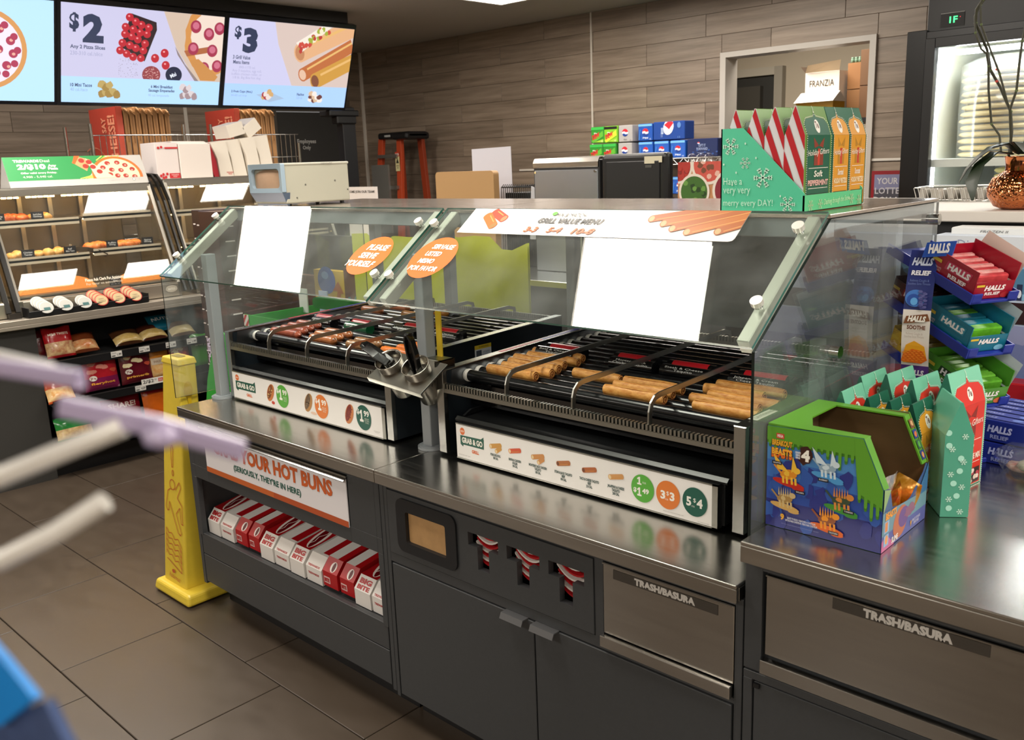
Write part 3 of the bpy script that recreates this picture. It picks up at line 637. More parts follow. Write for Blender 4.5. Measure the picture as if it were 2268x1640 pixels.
def grill(x0, x1, yf, label, artf, back_y=2.40, div=(), off=(.075, .062)):
    t = thing('roller_grill', label, 'roller grill', ((x0+x1)/2, 2.05, .79), 'roller grills on the island')
    # side panels, thin steel inside, dark outside
    for i, x in enumerate((x0, x1-.028)):
        m = M(); m.prism([(yf+.01, .80), (2.42, .80), (2.42, 1.062), (yf+.03, 1.040), (yf+.01, 1.036)], 'x', x, x+.028, SIDEOUT); m.build('side_panel', t, bevel=.001)
        m = M(); xi = x+.0285 if i == 0 else x-.0015; m.prism([(yf+.02, .985), (2.40, 1.0), (2.40, 1.058), (yf+.03, 1.037)], 'x', xi, xi+.001, SIDEIN).build('inner_liner', t)
        m = M(); m.prism([(yf-.004, 1.038), (2.42, 1.064), (2.42, 1.067), (yf-.004, 1.041)], 'x', x-.001, x+.029, EDGEST).box(x, x+.028, yf-.005, yf+.012, .80, 1.04, EDGEST); m.build('side_trim', t, bevel=.001)
    # coloured strip on the left edge
    m = M()
    def strip(a, b, c): m.add([(x0+.004, a, 1.0415+(a-yf+.004)*.034), (x0+.022, a, 1.0415+(a-yf+.004)*.034), (x0+.022, b, 1.0415+(b-yf+.004)*.034), (x0+.004, b, 1.0415+(b-yf+.004)*.034)], [(0, 1, 2, 3)], c)
    strip(1.90, 2.09, mat('#b8333f', .4)); strip(2.09, 2.33, mat('#3b3aa8', .4)); m.build('heat_strip', t)
    # rear and front toothed rails
    for ya, zb, zt, nm in ((yf-.002, .977, 1.003, 'front'), (2.405, 1.035, 1.062, 'back')):
        m = M(); m.box(x0+.026, x1-.026, ya, ya+.004, zb, zb+.012, ALU).box(x0+.026, x1-.026, ya+.016, ya+.018, zb, zt-.002, RUB)
        n = 84; p = (x1-x0-.056)/n
        for i in range(n):
            X = x0+.028+p*i; m.box(X, X+p*.52, ya, ya+.014, zb+.011, zt, ALU)
        m.build('toothed_rail', t)
    # rollers with white end rings
    ra = None
    for i, y in enumerate(RY):
        z = rz(y)
        if ra is None:
            r = M().cyl((x0+.045, y, z), (x1-.045, y, z), .0165, ROLL, 20).build('roller', t); ra = r
            for X in (x0+.0305, x1-.047):
                rg = M(); rg.lathe([(.001, 0), (.0172, 0), (.0172, .0048), (.0150, .005), (.0150, .0057), (.0185, .0058), (.0185, .0104), (.0150, .0106), (.0150, .0112), (.0172, .0113), (.0172, .0158), (.001, .016)], (X, y, z), RING, 20, axis=(1, 0, 0)); rg.build('end_ring', r)
        else:
            r = ra.copy(); S.collection.objects.link(r); r.location = (0, y-RY[0], z-rz(RY[0]))
            for c0 in ra.children: c = c0.copy(); S.collection.objects.link(c); c.parent = r
    # dividers
    for xd in div:
        m = M(); m.tube([(xd, yf+.008, .985), (xd, yf+.010, 1.03), (xd, yf+.016, 1.048), (xd, yf+.030, 1.060), (xd, yf+.048, 1.064), (xd, 2.38, 1.083), (xd, 2.41, 1.075), (xd, 2.415, 1.05)], .004, ALU, flat=(.0022, .0065)); m.build('divider', t)
    # bun drawer: glossy black tray over a black box with a sign front
    xa, xb = x0+off[0], x1-off[1]-.014
    m = M(); m.box(x0+.03, x1-.03, yf+.10, 2.40, .925, .985, BLKG).box(x0+.03, x1-.03, 2.38, 2.41, .80, 1.0, BLKG); m.build('drip_tray', t)
    m = M(); m.box(xa, xb+.02, yf+.012, 2.37, .80, .905, RUB).prism([(yf+.004, .905), (2.37, .918), (2.37, .910), (yf+.004, .900)], 'x', xa-.012, xb+.03, RUBT).prism([(yf+.002, .905), (yf+.012, .914), (yf+.016, .908), (yf+.006, .900)], 'x', xa-.012, xb+.03, RUBT)
    m.prism([(yf+.03, .909), (2.37, .920), (2.37, .93), (yf+.06, .922)], 'x', xa-.012, xa-.004, RUBT); m.build('bun_drawer', t, bevel=.001)
    for x in (xa+.04, xb-.06): M().cyl((x, yf+.06, .7905), (x, yf+.06, .80), .012, RUB, 12).build('rubber_foot', t)
    for x in (xa+.04, xb-.06): M().cyl((x, 2.3, .7905), (x, 2.3, .80), .012, RUB, 12).build('rubber_foot', t)
    sb = M(); sx1 = xb+.014; sb.box(xa, sx1, yf-.006, yf+.012, .797, .900, RUB).box(xa, sx1, yf-.0085, yf-.004, .797, .8, ALU).box(xa, sx1, yf-.0085, yf-.004, .8965, .8995, ALU).box(sx1-.014, sx1, yf-.0085, yf-.004, .797, .8995, ALU); sb = sb.build('sign_frame', t)
    a = Art((xa+.001, yf-.0075, .8005), (1, 0, 0), (0, 0, 1), eps=.0003, rough=.35); artf(a, sx1-xa-.015, .0955); a.build('price_strip', t)
    return t
gR = grill(-1.883, -.915, 1.658, 'right roller grill with golden taquitos and a sign of three round prices', art_grill_right, div=(-1.621, -1.394, -1.167))
gL = grill(-3.005, -2.068, 1.640, 'left roller grill with sausages and a sign of hot dog pictures', art_grill_left, div=(-2.735, -2.508, -2.289), off=(.027, .032))
# warning sticker on the side of the left grill
a = Art((-2.0665, 1.985, .985), (0, 1, 0), (0, 0, 1), eps=.0006); a.rect(0, 0, .075, .045, '#d8dde0').rect(0, .032, .075, .013, '#dfc331').text('WARNING', .018, .035, .045, .007, '#25231c').rect(.006, .006, .024, .022, '#4b5560').text('HOT SURFACE\nDO NOT TOUCH', .034, .008, .036, .015, '#53779a'); a.build('warning_sticker', gL)
a = Art((-.9145, 1.70, 1.0425), (0, 1, 0), (-1, 0, .0), eps=.0025); a.rect(0, .0, .11, .022, '#d6d4c6').text('CAUTION HOT', .01, .006, .09, .01, '#7c7a6e'); a.build('caution_sticker', gR)
# ---- food on the rollers
def food_mat(h, h2, n=.35, sc=30, st=(1, 1, 1), gloss=.4, coat=.15): return mat(h, gloss, 0, coat, noise=n, nscale=sc, stretch=st, c2=h2, rnd=.08, bump=.25, detail=5)
TAQ = food_mat('#b56a1c', '#efb765', .5, 120, (.5, 1, 1), .5, .05); TAQE = mat('#8a4c1c', .8)
def taquito(x, y, L, label, group, seed=0, flip=False):
    rr = random.Random(seed); z = rz(y)+.0215; t = thing('taquito', label, 'taquito', (x, y, z-.0145), group)
    m = M(); n = 14; k = 12; vs = []; bend = rr.uniform(-.002, .002)
    for i in range(k+1):
        u = i/k; r = .0138*(1+.05*math.sin(7*u+seed))*(1-.10*(abs(2*u-1)**6))
        for j in range(n):
            a = 2*math.pi*j/n; q = r*(1+.035*math.sin(3*a+seed+u*2)); vs.append((x+L*u, y+q*math.cos(a)+bend*math.sin(math.pi*u), z+.001+q*math.sin(a)))
    m.add(vs, [(i*n+j, i*n+(j+1) % n, (i+1)*n+(j+1) % n, (i+1)*n+j) for i in range(k) for j in range(n)], TAQ, True)
    m.add(vs, [tuple(range(n))[::-1], tuple(range(k*n, (k+1)*n))], TAQE)
    m.build('rolled_tortilla', t)
    s_ = M(); pts = []
    for i in range(14):
        a = i*.75; r = .002+.0008*i; pts.append((x+L+.0012, y+r*math.cos(a), z+r*math.sin(a)))
    s_.tube(pts, .0011, TAQ, 5); s_.tube([(x+.004, y-.004, z+.0143), (x+L*.5, y-.006, z+.0140), (x+L-.004, y-.003, z+.0143)], .0012, TAQ, 5); s_.build('flap_edge', t)
    return t
od = ['nearest the front rail', 'second from the front rail', 'third from the front rail', 'fourth from the front rail', 'fifth from the front rail', 'sixth from the front rail']
mid = lambda i: RY[i]+.023
for i, (x, L) in enumerate(((-1.785, .178), (-1.772, .182), (-1.79, .185), (-1.812, .19), (-1.80, .19), (-1.82, .19))):
    taquito(x, mid(i), L, 'golden taquito, leftmost channel of right grill, %s' % od[i], 'taquitos in the left channel', i)
taquito(-1.548, mid(2)-.0, .155, 'single golden taquito alone in the second channel of the right grill', 'taquitos in the left channel', 9)
for i, (x, L) in enumerate(((-1.372, .178), (-1.376, .175), (-1.379, .176))):
    taquito(x, mid(i), L, 'golden taquito, third channel of right grill, %s' % od[i], 'taquitos in the third channel', 20+i)
for i, (x, L) in enumerate(((-1.112, .165), (-1.150, .18), (-1.128, .182), (-1.168, .16), (-1.160, .18))):
    taquito(x, mid(i)-.023 if False else mid(i), L, 'golden taquito, rightmost channel of right grill, %s' % od[i], 'taquitos in the right-hand channel', 30+i)
def sausage(x, y, L, m_, label, group, r=.0135, bumps=0.0, seed=0, name='sausage'):
    z = rz(y)+.0215; n = 14; k = 18; vs = []
    for i in range(k+1):
        u = i/k; e = min(u, 1-u)*L; rr2 = r*math.sqrt(max(0, 1-max(0, 1-e/(r*1.05))**2)) if e < r*1.05 else r
        rr2 = max(rr2, .002)
        for j in range(n):
            a = 2*math.pi*j/n; q = rr2*(1+bumps*math.sin(5*a+12*u*6.28+seed)*math.sin(17*u+seed)); vs.append((x+L*u, y+q*math.cos(a)+.003*math.sin(math.pi*u), z+q*math.sin(a)))
    m = M(); m.add(vs, [(i*n+j, i*n+(j+1) % n, (i+1)*n+(j+1) % n, (i+1)*n+j) for i in range(k) for j in range(n)], m_, True); m.add(vs, [tuple(range(n))[::-1], tuple(range(k*n, (k+1)*n))], m_)
    return tag(centred(m.build(name)), label, 'sausage', group)
F1 = food_mat('#8a3a24', '#a8553a', .5, 90, (1, 1, 1), .28, .5); F2 = food_mat('#9a5026', '#b8733c', .5, 90, (1, 1, 1), .28, .5); F3 = food_mat('#5a3418', '#b08050', .6, 170, (1, 1, 1), .35, .4); F4 = food_mat('#c25a14', '#dc7c28', .5, 110, (1, 1, 1), .4, .2); F5 = food_mat('#b5633a', '#cf8658', .5, 90, (1, 1, 1), .35, .3); F6 = food_mat('#bd7430', '#d89a50', .5, 90, (1, 1, 1), .35, .3)
for i, (x, L) in enumerate(((-2.905, .185), (-2.912, .165), (-2.935, .16), (-2.945, .15))):
    sausage(x, mid(i)-.046 if False else mid(i)-.023*0, L, F1, 'dark red glazed hot dog on the left grill, %s' % od[i], 'dark red hot dogs', seed=i, name='hot_dog')
for i, (x, L) in enumerate(((-2.66, .15), (-2.695, .16), (-2.70, .155))):
    sausage(x, mid(i), L, F2, 'glossy brown sausage on the left grill, %s' % od[i], 'glossy brown sausages', .0148, seed=i)
for i, (x, L) in enumerate(((-2.45, .145), (-2.465, .14))):
    sausage(x, mid(i+0)+.0, L, F3, 'mottled charred sausage on the left grill, %s' % od[i], 'mottled sausages', .0145, .05, seed=i)
for i, (x, L) in enumerate(((-2.268, .15), (-2.245, .13), (-2.245, .12))):
    sausage(x, mid(i), L, F4, 'bright orange chicken roller on the left grill, %s' % od[i], 'orange chicken rollers', .0135, .04, seed=i, name='chicken_roller')
for i, (x, j, L, m_, lb) in enumerate(((-2.965, 10, .13, F5, 'pinkish sausage at the very back left of the left grill'), (-2.90, 12, .12, F5, 'pinkish sausage behind the back left one on the left grill'), (-2.715, 10, .14, F6, 'golden sausage at the back of the second channel, left grill'), (-2.68, 12, .13, F6, 'pale golden sausage on the last rollers of the left grill'))):
    sausage(x, mid(j), L, m_, lb, None, .0142, .02, seed=i)
# ---- product name sleeves: a front roller with the name, a rear one with a red band
def name_roller(x, j, w, txt, label, c='#0d0e10', red=True, off=.0):
    y = mid(j); z = rz(y)+.024; t = thing('name_roller', label, 'product name roller', (x+w/2, y, z-.016), 'product name rollers')
    B = mat(c, .22, 0, .5)
    m = M(); m.cyl((x, y, z), (x+w, y, z), .019, B, 22); m.build('name_tube', t)
    y2 = y+.046*1; z2 = z+.001
    m = M(); m.cyl((x+off, y2, z2), (x+w+off, y2, z2), .019, mat('#0d0e10', .22, 0, .5), 22); r = m.build('rear_tube', t)
    if red:
        m = M(); vs = []; n = 8
        for X in (x+off+w*.12, x+off+w*.88):
            for i in range(n+1):
                a = math.radians(25+110*i/n); vs.append((X, y2-.0194*math.cos(a), z2+.0194*math.sin(a)))
        m.add(vs, [(i, i+1, n+1+i+1, n+1+i) for i in range(n)], mat('#c81f2b', .3, 0, .3), True); m.build('red_band', r)
    # lettering curved on the front of the tube
    vs, fs = glyphs(txt, .0); hh = .016 if '\n' in txt else .0085; ww = w*.8; m = M(); R = .0195
    def P(a, b):
        th = math.radians(12)+(b*hh)/R; return (x+w*.1+a*ww, y-R*math.cos(th), z+R*math.sin(th))
    m.add([P(a, b) for a, b in vs], fs, mat('#e6e6e2', .4)); m.build('name_lettering', t)
name_roller(-1.80, 5, .14, 'Beef & Cheese\nTaquito', 'black name roller with red band at the left of the right grill')
name_roller(-1.525, 5, .145, 'Monterey Jack\nChicken Taquito', 'black name roller reading Monterey Jack Chicken Taquito', off=-.02)
name_roller(-1.355, 5, .145, 'Steak & Cheese\nTaquito', 'black name roller reading Steak & Cheese Taquito', off=-.01)
name_roller(-1.150, 5, .150, 'Jalapeno & Cream\nCheese Taquito', 'black name roller reading Jalapeno & Cream at the right of the right grill')
name_roller(-2.895, 4, .12, 'Cuarto de Libra', 'black name roller reading Cuarto de Libra on the left grill', off=-.05)
name_roller(-2.69, 4, .13, 'Big Bite', 'green name roller on the left grill', c='#0f5a34', off=-.035)
name_roller(-2.478, 5, .12, 'Hamburger\nRoller', 'black name roller behind the mottled sausages on the left grill')
name_roller(-2.285, 5, .135, 'Buffalo Chicken\nRoller', 'black name roller with red band at the right end of the left grill', off=-.03)
# ---- tong holder hung on the middle post
t = thing('tong_holder', 'steel bracket with two slanted steel cups on the middle post', 'utensil holder', (-1.95, 1.6, .95))
BR = mat('#9c9a93', .28, 1)
D = [V(-2.052, 1.533, 1.032), V(-1.840, 1.548, 1.010), V(-1.838, 1.652, 1.075), V(-2.040, 1.630, 1.092)]
ax = V(-.13, .53, -.83).normalized(); up = -ax
m = M(); top = [p-up*.018 for p in D]; bot = [p-up*.006 for p in top]
m.add(top+bot, [(0, 1, 2, 3), (7, 6, 5, 4), (0, 4, 5, 1), (1, 5, 6, 2), (2, 6, 7, 3), (3, 7, 4, 0)], BR)
lp = [top[0], top[1], top[1]-up*.016, top[0]-up*.016]; m.add(lp+[p+V(0, .002, 0) for p in lp], [(0, 1, 2, 3), (7, 6, 5, 4)], BR); m.build('bracket_plate', t, bevel=.001)
m = M(); m.box(-1.935, -1.868, 1.655, 1.665, .985, 1.066, BR).box(-1.872, -1.868, 1.64, 1.715, .985, 1.066, mat('#4b4945', .3, 1)).box(-1.935, -1.868, 1.66, 1.71, 1.062, 1.066, BR); m.build('hook_box', t, bevel=.001)
CUPM = mat('#b3aea5', .24, 1)
CUPS = (V(-2.006, 1.588, 1.062), V(-1.900, 1.596, 1.056))
for c in CUPS:
    m = M(); m.lathe([(.001, -.130), (.028, -.130), (.031, -.124), (.0395, .002), (.0415, .006), (.0405, .008), (.0375, .003), (.029, -.122), (.001, -.123)], c, CUPM, 32, axis=up); m.build('cup', t)
def tong(c, lean, label, open_=.012):
    t = thing('tongs', label, 'tongs', c, 'tongs in the steel cups')
    for sg in (-1, 1):
        p0 = Vector(c)+ax*.07; d = (Vector(lean)).normalized(); side = V(0, 1, 0) if abs(d.x) > .5 else V(1, 0, .0)
        pts = [p0+side*sg*.003, Vector(c)+d*.005+side*sg*open_*.7, Vector(c)+d*.045+side*sg*open_, Vector(c)+d*.085+side*sg*(open_*.8), Vector(c)+d*.10+side*sg*(.002)]
        M().tube(pts, .006, mat('#0c0c0d', .22, 0, .4), flat=(.0032, .0125)).build('tong_arm', t, bevel=.001)
    M().cyl(Vector(c)+d*.098-side*.008, Vector(c)+d*.098+side*.008, .0085, mat('#0c0c0d', .22, 0, .4), 12).build('hinge', t)
tong(CUPS[0]-up*.01, (-.80, -.25, .50), 'black tongs leaning out to the left from the left cup', .010)
tong(CUPS[1]-up*.01, (-.16, -.12, 1), 'black tongs standing upright in the right cup', .013)
# ================================================================== left run: counter, shelves, hot cases
DX = -5.05
t = thing('snack_counter', 'dark counter with three lit snack shelves under a steel worktop on the left', 'counter', (-5.5, 2.2, 0))
M().box(-5.9, DX-.06, .2, 1.70, .0, .855, mat('#3b3a38', .5)).build('end_cabinet', t)
M().box(-5.9, DX-.10, 1.70, 4.2, .0, .10, BLACK).box(-5.9, -5.62, 1.70, 4.2, .1, .855, mat('#2b2b2c', .6)).box(-5.62, DX-.06, 3.25, 3.27, .1, .855, CABD).build('back_body', t)
for z, x1 in ((.655, DX), (.437, DX+.0), (.185, DX+.0)):
    s_ = M().box(-5.62, x1-.01, 1.715, 3.25, z-.03, z-.022, CABD).box(x1-.012, x1, 1.715, 3.25, z-.045, z, BLACK).box(x1-.002, x1+.001, 1.715, 3.25, z-.004, z+.0, mat('#6a6a68', .3, .8)).build('shelf', t)
for i, (z, ys) in enumerate(((.655, (2.05, 2.21, 2.37, 2.50, 2.72, 2.92)), (.437, (2.16, 2.34)), (.185, (1.82, 2.44)))):
    for y in ys:
        a = Art((DX+.0015, y, z-.034), (0, 1, 0), (0, 0, 1), eps=.0006); a.rect(0, 0, .062, .032, '#d8d6d0').text('4.29' if i else '1.99', .034, .006, .024, .014, '#2b2a28', .02).text('SNACK MIX', .004, .018, .026, .008, '#4a4946', 0).rect(.004, .004, .02, .007, '#5a5855'); a.build('price_label', t)
a = Art((DX+.002, 2.20, .437), (0, 1, 0), (0, 0, 1), eps=.0006); a.rect(0, -.01, .165, .037, '#e9e6df').text('2/$2', .008, -.002, .065, .023, '#2b2a28', .01).text('50', .076, .010, .014, .010, '#2b2a28').rect(.098, .0, .03, .02, '#c33a34').text('DEAL', .100, .004, .026, .012, '#f2e6dc').rect(.132, .002, .028, .014, '#c9a9a0'); a.build('price_label', t)
WTL = mat('#a89f92', .34, .45, noise=.05, nscale=9)
o = M(); o.box(-5.95, DX+.02, .2, 4.2, .872, .90, WTL).box(DX+.008, DX+.02, .2, 4.2, .852, .872, WTL)
tag(centred(o.build('steel_worktop', bevel=.002)), 'narrow steel worktop running under the hot food cases on the left', 'worktop')
# crisp bags on the shelves
def bag(x, y, z, w, h, col, label, fn=None, lean=0.0, thick=.045, seed=0, ang=0.0, col2=None, win=None):
    t = thing('snack_bag', label, 'snack bag', (x, y, z), 'snack bags on the left shelves', rot=(0, -lean, ang))
    B = mat(col, .22, 0, .35, noise=.12, nscale=30, bump=.5); rr = random.Random(seed); nx, ny = 10, 14
    def bul(u, v):
        a = max(0, 1-(abs(2*u-1))**2.4)*max(0, 1-abs(2*v-1)**4); return thick*.5*a**.7*(1+.10*math.sin(9*u+seed)*math.sin(11*v+seed*2))
    vs = []
    for sg in (1, -1):
        for j in range(ny+1):
            for i in range(nx+1):
                u, v = i/nx, j/ny; q = 1-.06*math.sin(math.pi*v)*0; vs.append((sg*bul(u, v), (u-.5)*w*(1+.04*(abs(2*v-1)**3)), v*h+.004*math.sin(8*u+seed)*(v > .95)))
    m = M(); N = (nx+1)*(ny+1); W2 = mat(win or col, .3, 0, .35, noise=.5, nscale=40, c2='#f0d9a0', bump=.6) if win else B; C2 = mat(col2, .22, 0, .35, bump=.4, nscale=30) if col2 else B
    for base in (0, N):
        for j in range(ny):
            for i in range(nx):
                f = (base+j*(nx+1)+i, base+j*(nx+1)+i+1, base+(j+1)*(nx+1)+i+1, base+(j+1)*(nx+1)+i)
                k_ = B
                if base == 0 and win and .06*ny < j < .45*ny: k_ = W2
                elif col2 and j < .30*ny: k_ = C2
                m.f.append(list(f)); m.mi.append(m.mid(k_)); m.sm.append(True)
    m.v = [Vector(v) for v in vs]; m.build('pouch', t, world=False)
    if fn:
        a = Art((0, -w/2, 0), (0, 1, 0), (0, 0, 1), eps=.0005, rough=.4, warp=lambda X, Y: bul(min(max(X/w, 0), 1), min(max(Y/h, 0), 1))+.0012); fn(a, w, h); a.build('bag_print', t, world=False)
    return t
def nutart(words, ctext='#f0cf9c', pieces='#e8c792', logo=True, y0=.15):
    def f(a, w, h):
        rr = random.Random(len(words[0]))
        for i in range(9): a.blob(rr.uniform(.15, .85)*w, rr.uniform(.42, .92)*h, w*.12, h*.06, pieces if i % 3 else '#c9503a', i, 9)
        if logo: a.ell(w*.22, h*.36, w*.11, h*.075, '#efe9e0').text('7e', w*.14, h*.32, w*.16, h*.07, '#8a3a40', .02)
        for i, wd in enumerate(words): a.text(wd, w*.14, h*(y0-.12*i), w*.72, h*.085, ctext, .02)
    return f
def plainart(words, ctext, y=.7, hh=.08):
    def f(a, w, h):
        for i, wd in enumerate(words): a.text(wd, w*.14, h*(y-.13*i), w*.72, h*hh, ctext, .015)
    return f
X1 = -5.12
bag(X1+.01, 1.815, .66, .145, .165, '#b3141c', 'red bag with an orange badge at the left end of the top snack shelf', plainart(['MINI TWISTS'], '#f2e3d0', .72), .30, .06, 1, win='#a8442a')
bag(X1-.02, 1.955, .66, .15, .13, '#7a3a1c', 'brown and orange bag slumped beside the red bag on the top shelf', None, .75, .07, 2, win='#e06a24')
bag(X1-.05, 1.74, .66, .11, .15, '#5c1218', 'dark red bag behind the badge bag, top snack shelf', None, .25, .05, 3)
bag(X1-.03, 2.21, .66, .16, .115, '#4a2c18', 'brown bag with yellow pieces lying on the top shelf, left of its twin', None, .95, .07, 4, win='#d9b04a')
bag(X1-.05, 2.37, .66, .16, .12, '#4a2214', 'brown bag with yellow pieces lying on the top shelf, left of the cream bag', None, .95, .07, 5, win='#d8b254')
bag(X1-.08, 2.44, .70, .14, .12, '#0f6a86', 'teal blue bag lying at the back of the top shelf', plainart(['NUTS'], '#dfeaf0', .5, .2), .8, .05, 6)
bag(X1-.03, 2.54, .66, .15, .11, '#6b4a32', 'cream and brown bag at the right of the top shelf beside the teal bag', None, .9, .07, 7, win='#e2d09a')
bag(X1+.03, 2.00, .445, .185, .195, '#b4202c', 'bright red bag with a purple foot in the middle of the second shelf', nutart(['fieryhot'], '#f0a63c', '#d98a7a'), .12, .05, 8, col2='#7c1c4a')
bag(X1+.03, 2.20, .445, .18, .195, '#5e1220', 'maroon bag of cream crisps behind the 2/$2 price label', nutart(['primerib'], '#f0b04a', '#efe0b4'), .12, .05, 9)
bag(X1+.02, 2.345, .445, .13, .19, '#d98a2a', 'clear topped orange bag on the second shelf, right of the maroon bag', lambda a, w, h: a.rect(w*.1, h*.42, w*.75, h*.2, '#d9c9b0').text('SNACK MIX', w*.2, h*.48, w*.5, h*.07, '#8a5a34'), .15, .05, 10, win='#e09034')
bag(X1+.02, 2.475, .445, .125, .19, '#a11a3c', 'crimson bag with cashews on the second shelf next to the cone', nutart(['cashew'], '#f2e3d0', '#efdcb0'), .12, .05, 11)
bag(X1+.02, 2.62, .47, .13, .19, '#3f8a2a', 'bright green pea bag on the second shelf above the yellow cone', plainart(['dried peas'], '#dff0c8', .62), .12, .05, 12)
bag(X1+.02, 2.76, .455, .12, .18, '#175a34', 'dark green kale bag on the second shelf beside the steel post', lambda a, w, h: a.rect(w*.05, h*.45, w*.9, h*.22, '#e3e6dc').text('KALE', w*.15, h*.49, w*.7, h*.13, '#25332a', .03), .12, .05, 13)
bag(X1+.05, 1.77, .425, .14, .155, '#c2501c', 'orange bag slumped at the left end of the second shelf', None, .5, .06, 14, win='#d98a2c')
bag(X1+.0, 1.88, .43, .10, .18, '#4f0f1c', 'dark red bag between the slumped orange bag and the bright red one', None, .1, .045, 15)
bag(X1+.0, 2.10, .195, .22, .19, '#8a1224', 'wide dark red bag printed SHARE! on the bottom shelf', plainart(['SHARE!'], '#e9d4cc', .62, .16), .1, .05, 16)
bag(X1+.03, 2.30, .20, .165, .19, '#d9681c', 'orange bag with a red top on the bottom shelf', lambda a, w, h: plainart(['gummi worms', 'candy'], '#f2dcc0', .42, .07)(a, w, h) if not a.rect(0, h*.86, w, h*.13, '#b31c1c') else None, .14, .05, 17)
bag(X1+.03, 2.46, .20, .15, .19, '#2c6a24', 'green bag with a window of nuts on the bottom shelf', plainart(['fried peas', 'foods'], '#dff0c8', .80, .08), .12, .05, 18, win='#b8925a')
bag(X1+.03, 1.82, .20, .19, .13, '#1f8a3a', 'green bag with tan nuts at the left end of the bottom shelf', None, .3, .06, 19, win='#b88a54')
# --- hot food cases
WARM = mat('#ffca80', .5, emit=38.0); SSI = mat('#aaa59a', .3, .9); INR = mat('#6b6459', .4, .4)
def gx(z): return -5.13-(z-.93)*.42       # front glass line
def case(y0, y1, label, zt=1.56, food=True, name='hot_food_case'):
    t = thing(name, label, 'hot food case', (-5.45, (y0+y1)/2, .90))
    M().box(-5.83, -5.125, y0, y1, .902, .985, SSI).box(-5.125, -5.12, y0+.02, y1-.02, .905, .98, mat('#c5bdae', .3, .8)).build('base', t, bevel=.003)
    M().box(-5.83, gx(zt)+.01, y0, y1, zt-.03, zt, SSI).box(gx(zt)+.0, gx(zt)+.018, y0, y1, zt-.045, zt-.005, SSI).build('top', t, bevel=.003)
    M().box(-5.83, -5.81, y0, y1, .985, zt-.03, INR).build('rear_panel', t)
    for y in (y0+.006, y1-.006):
        m = M(); pl = [(-5.81, .985), (gx(.985), .985), (gx(zt-.03), zt-.03), (-5.81, zt-.03)]; m.prism(pl, 'y', y-.003, y+.003, DARKGL); m.build('end_pane', t)
        m = M(); d = .014
        for a_, b_ in (((gx(.98)+.004, .975), (gx(zt)+.004, zt-.01)),): m.tube([(a_[0], y, a_[1]), (b_[0], y, b_[1])], .009, mat('#8f8a80', .3, .9), flat=(.010, .010))
        m.build('corner_post', t)
    m = M(); m.add([(gx(.985), y0+.015, .985), (gx(.985), y1-.015, .985), (gx(zt-.03), y1-.015, zt-.03), (gx(zt-.03), y0+.015, zt-.03)], [(0, 1, 2, 3)], DARKGL)
    m.add([(gx(.985)-.005, y0+.015, .985), (gx(.985)-.005, y1-.015, .985), (gx(zt-.03)-.005, y1-.015, zt-.03), (gx(zt-.03)-.005, y0+.015, zt-.03)], [(3, 2, 1, 0)], DARKGL); m.build('front_pane', t)
    mid_ = (y0+y1)/2+.02
    for z, dx in ((1.385, .04), (1.19, .04)):
        for a_, b_, dz in ((y0+.02, mid_-.012, -.006), (mid_+.012, y1-.02, .006)):
            xe = gx(z)-dx
            s_ = M().box(-5.79, xe, a_, b_, z-.012+dz, z+dz, SSI).box(xe-.003, xe, a_, b_, z-.026+dz, z+.012+dz, mat('#cfc3ae', .35, .25)).build('shelf', t)  # lip coloured lighter to stand in for lamp reflections on it
            m = M(); n = 14
            for q in range(n):
                if q % 5 == 4: continue
                y = a_+.02+(b_-a_-.04)*q/n; m.box(xe-.06, xe-.045, y, y+(b_-a_)/n*.62, z-.020+dz, z-.014+dz, WARM)
            m.build('warming_lamp', s_)
    s_ = M().box(-5.79, gx(zt)-.0, y0+.02, y1-.02, zt-.045, zt-.035, SSI).build('lamp_rail', t); m = M(); n = 26
    for q in range(n):
        if q % 6 == 5: continue
        y = y0+.04+(y1-y0-.08)*q/n; m.box(gx(zt)-.07, gx(zt)-.055, y, y+(y1-y0)/n*.6, zt-.054, zt-.046, WARM)
    m.build('warming_lamp', s_)
    for y in (y0+.3, mid_, y1-.25): M().box(-5.80, -5.785, y-.012, y+.012, .985, zt-.04, SSI).build('shelf_upright', t)
    M().box(-5.79, gx(1.0)-.03, y0+.02, y1-.02, .99, 1.0, SSI).build('floor_tray', t)
    return t
c1 = case(1.645, 2.545, 'glass fronted hot food case with warm lamps, under the green table tent')
a = Art((-5.1195, 2.02, .965), (0, 1, 0), (0, 0, 1), eps=.0012)
a = Art((gx(1.03)+.002, 2.02, 1.018), (0, 1, 0), (-.42, 0, 1), eps=.0012); a.text('Please Ask Clerk For Assistance', 0, .024, .22, .018, '#efe6d6', .01).text('Por favor no autoservicio', 0, .002, .20, .014, '#d9cdb9', .0); a.build('glass_lettering', c1)
a = Art((-5.1195, 2.44, .925), (0, 1, 0), (0, 0, 1), eps=.0012); a.ell(.04, .025, .035, .020, '#cfc6b6', 24).ell(.04, .025, .032, .017, '#b3aa9a', 24).text('HATCO', .018, .018, .044, .013, '#efe9dc', .02); a.build('maker_badge', c1)
c2 = case(2.64, 3.75, 'second hot food case, behind the napkin dispenser and the guard', 1.575)
c0 = case(.55, 1.60, 'part of a third hot food case with a black frame at the left edge', 1.54)
for y in (1.585, 1.632, 2.56, 2.60, 2.63):
    w_ = .012
    tgt = c0 if y < 1.7 else c2
    m = M(); m.tube([(gx(.93)+.02, y, .93), (gx(1.2)+.022, y, 1.2), (gx(1.45)+.02, y, 1.45), (gx(1.55)-.01, y, 1.56), (-5.45, y, 1.60), (-5.6, y, 1.61)], .01, mat('#1b1a18', .25), flat=(.012, .010) if y < 1.7 else (.006, .010)); m.build('black_frame', tgt)
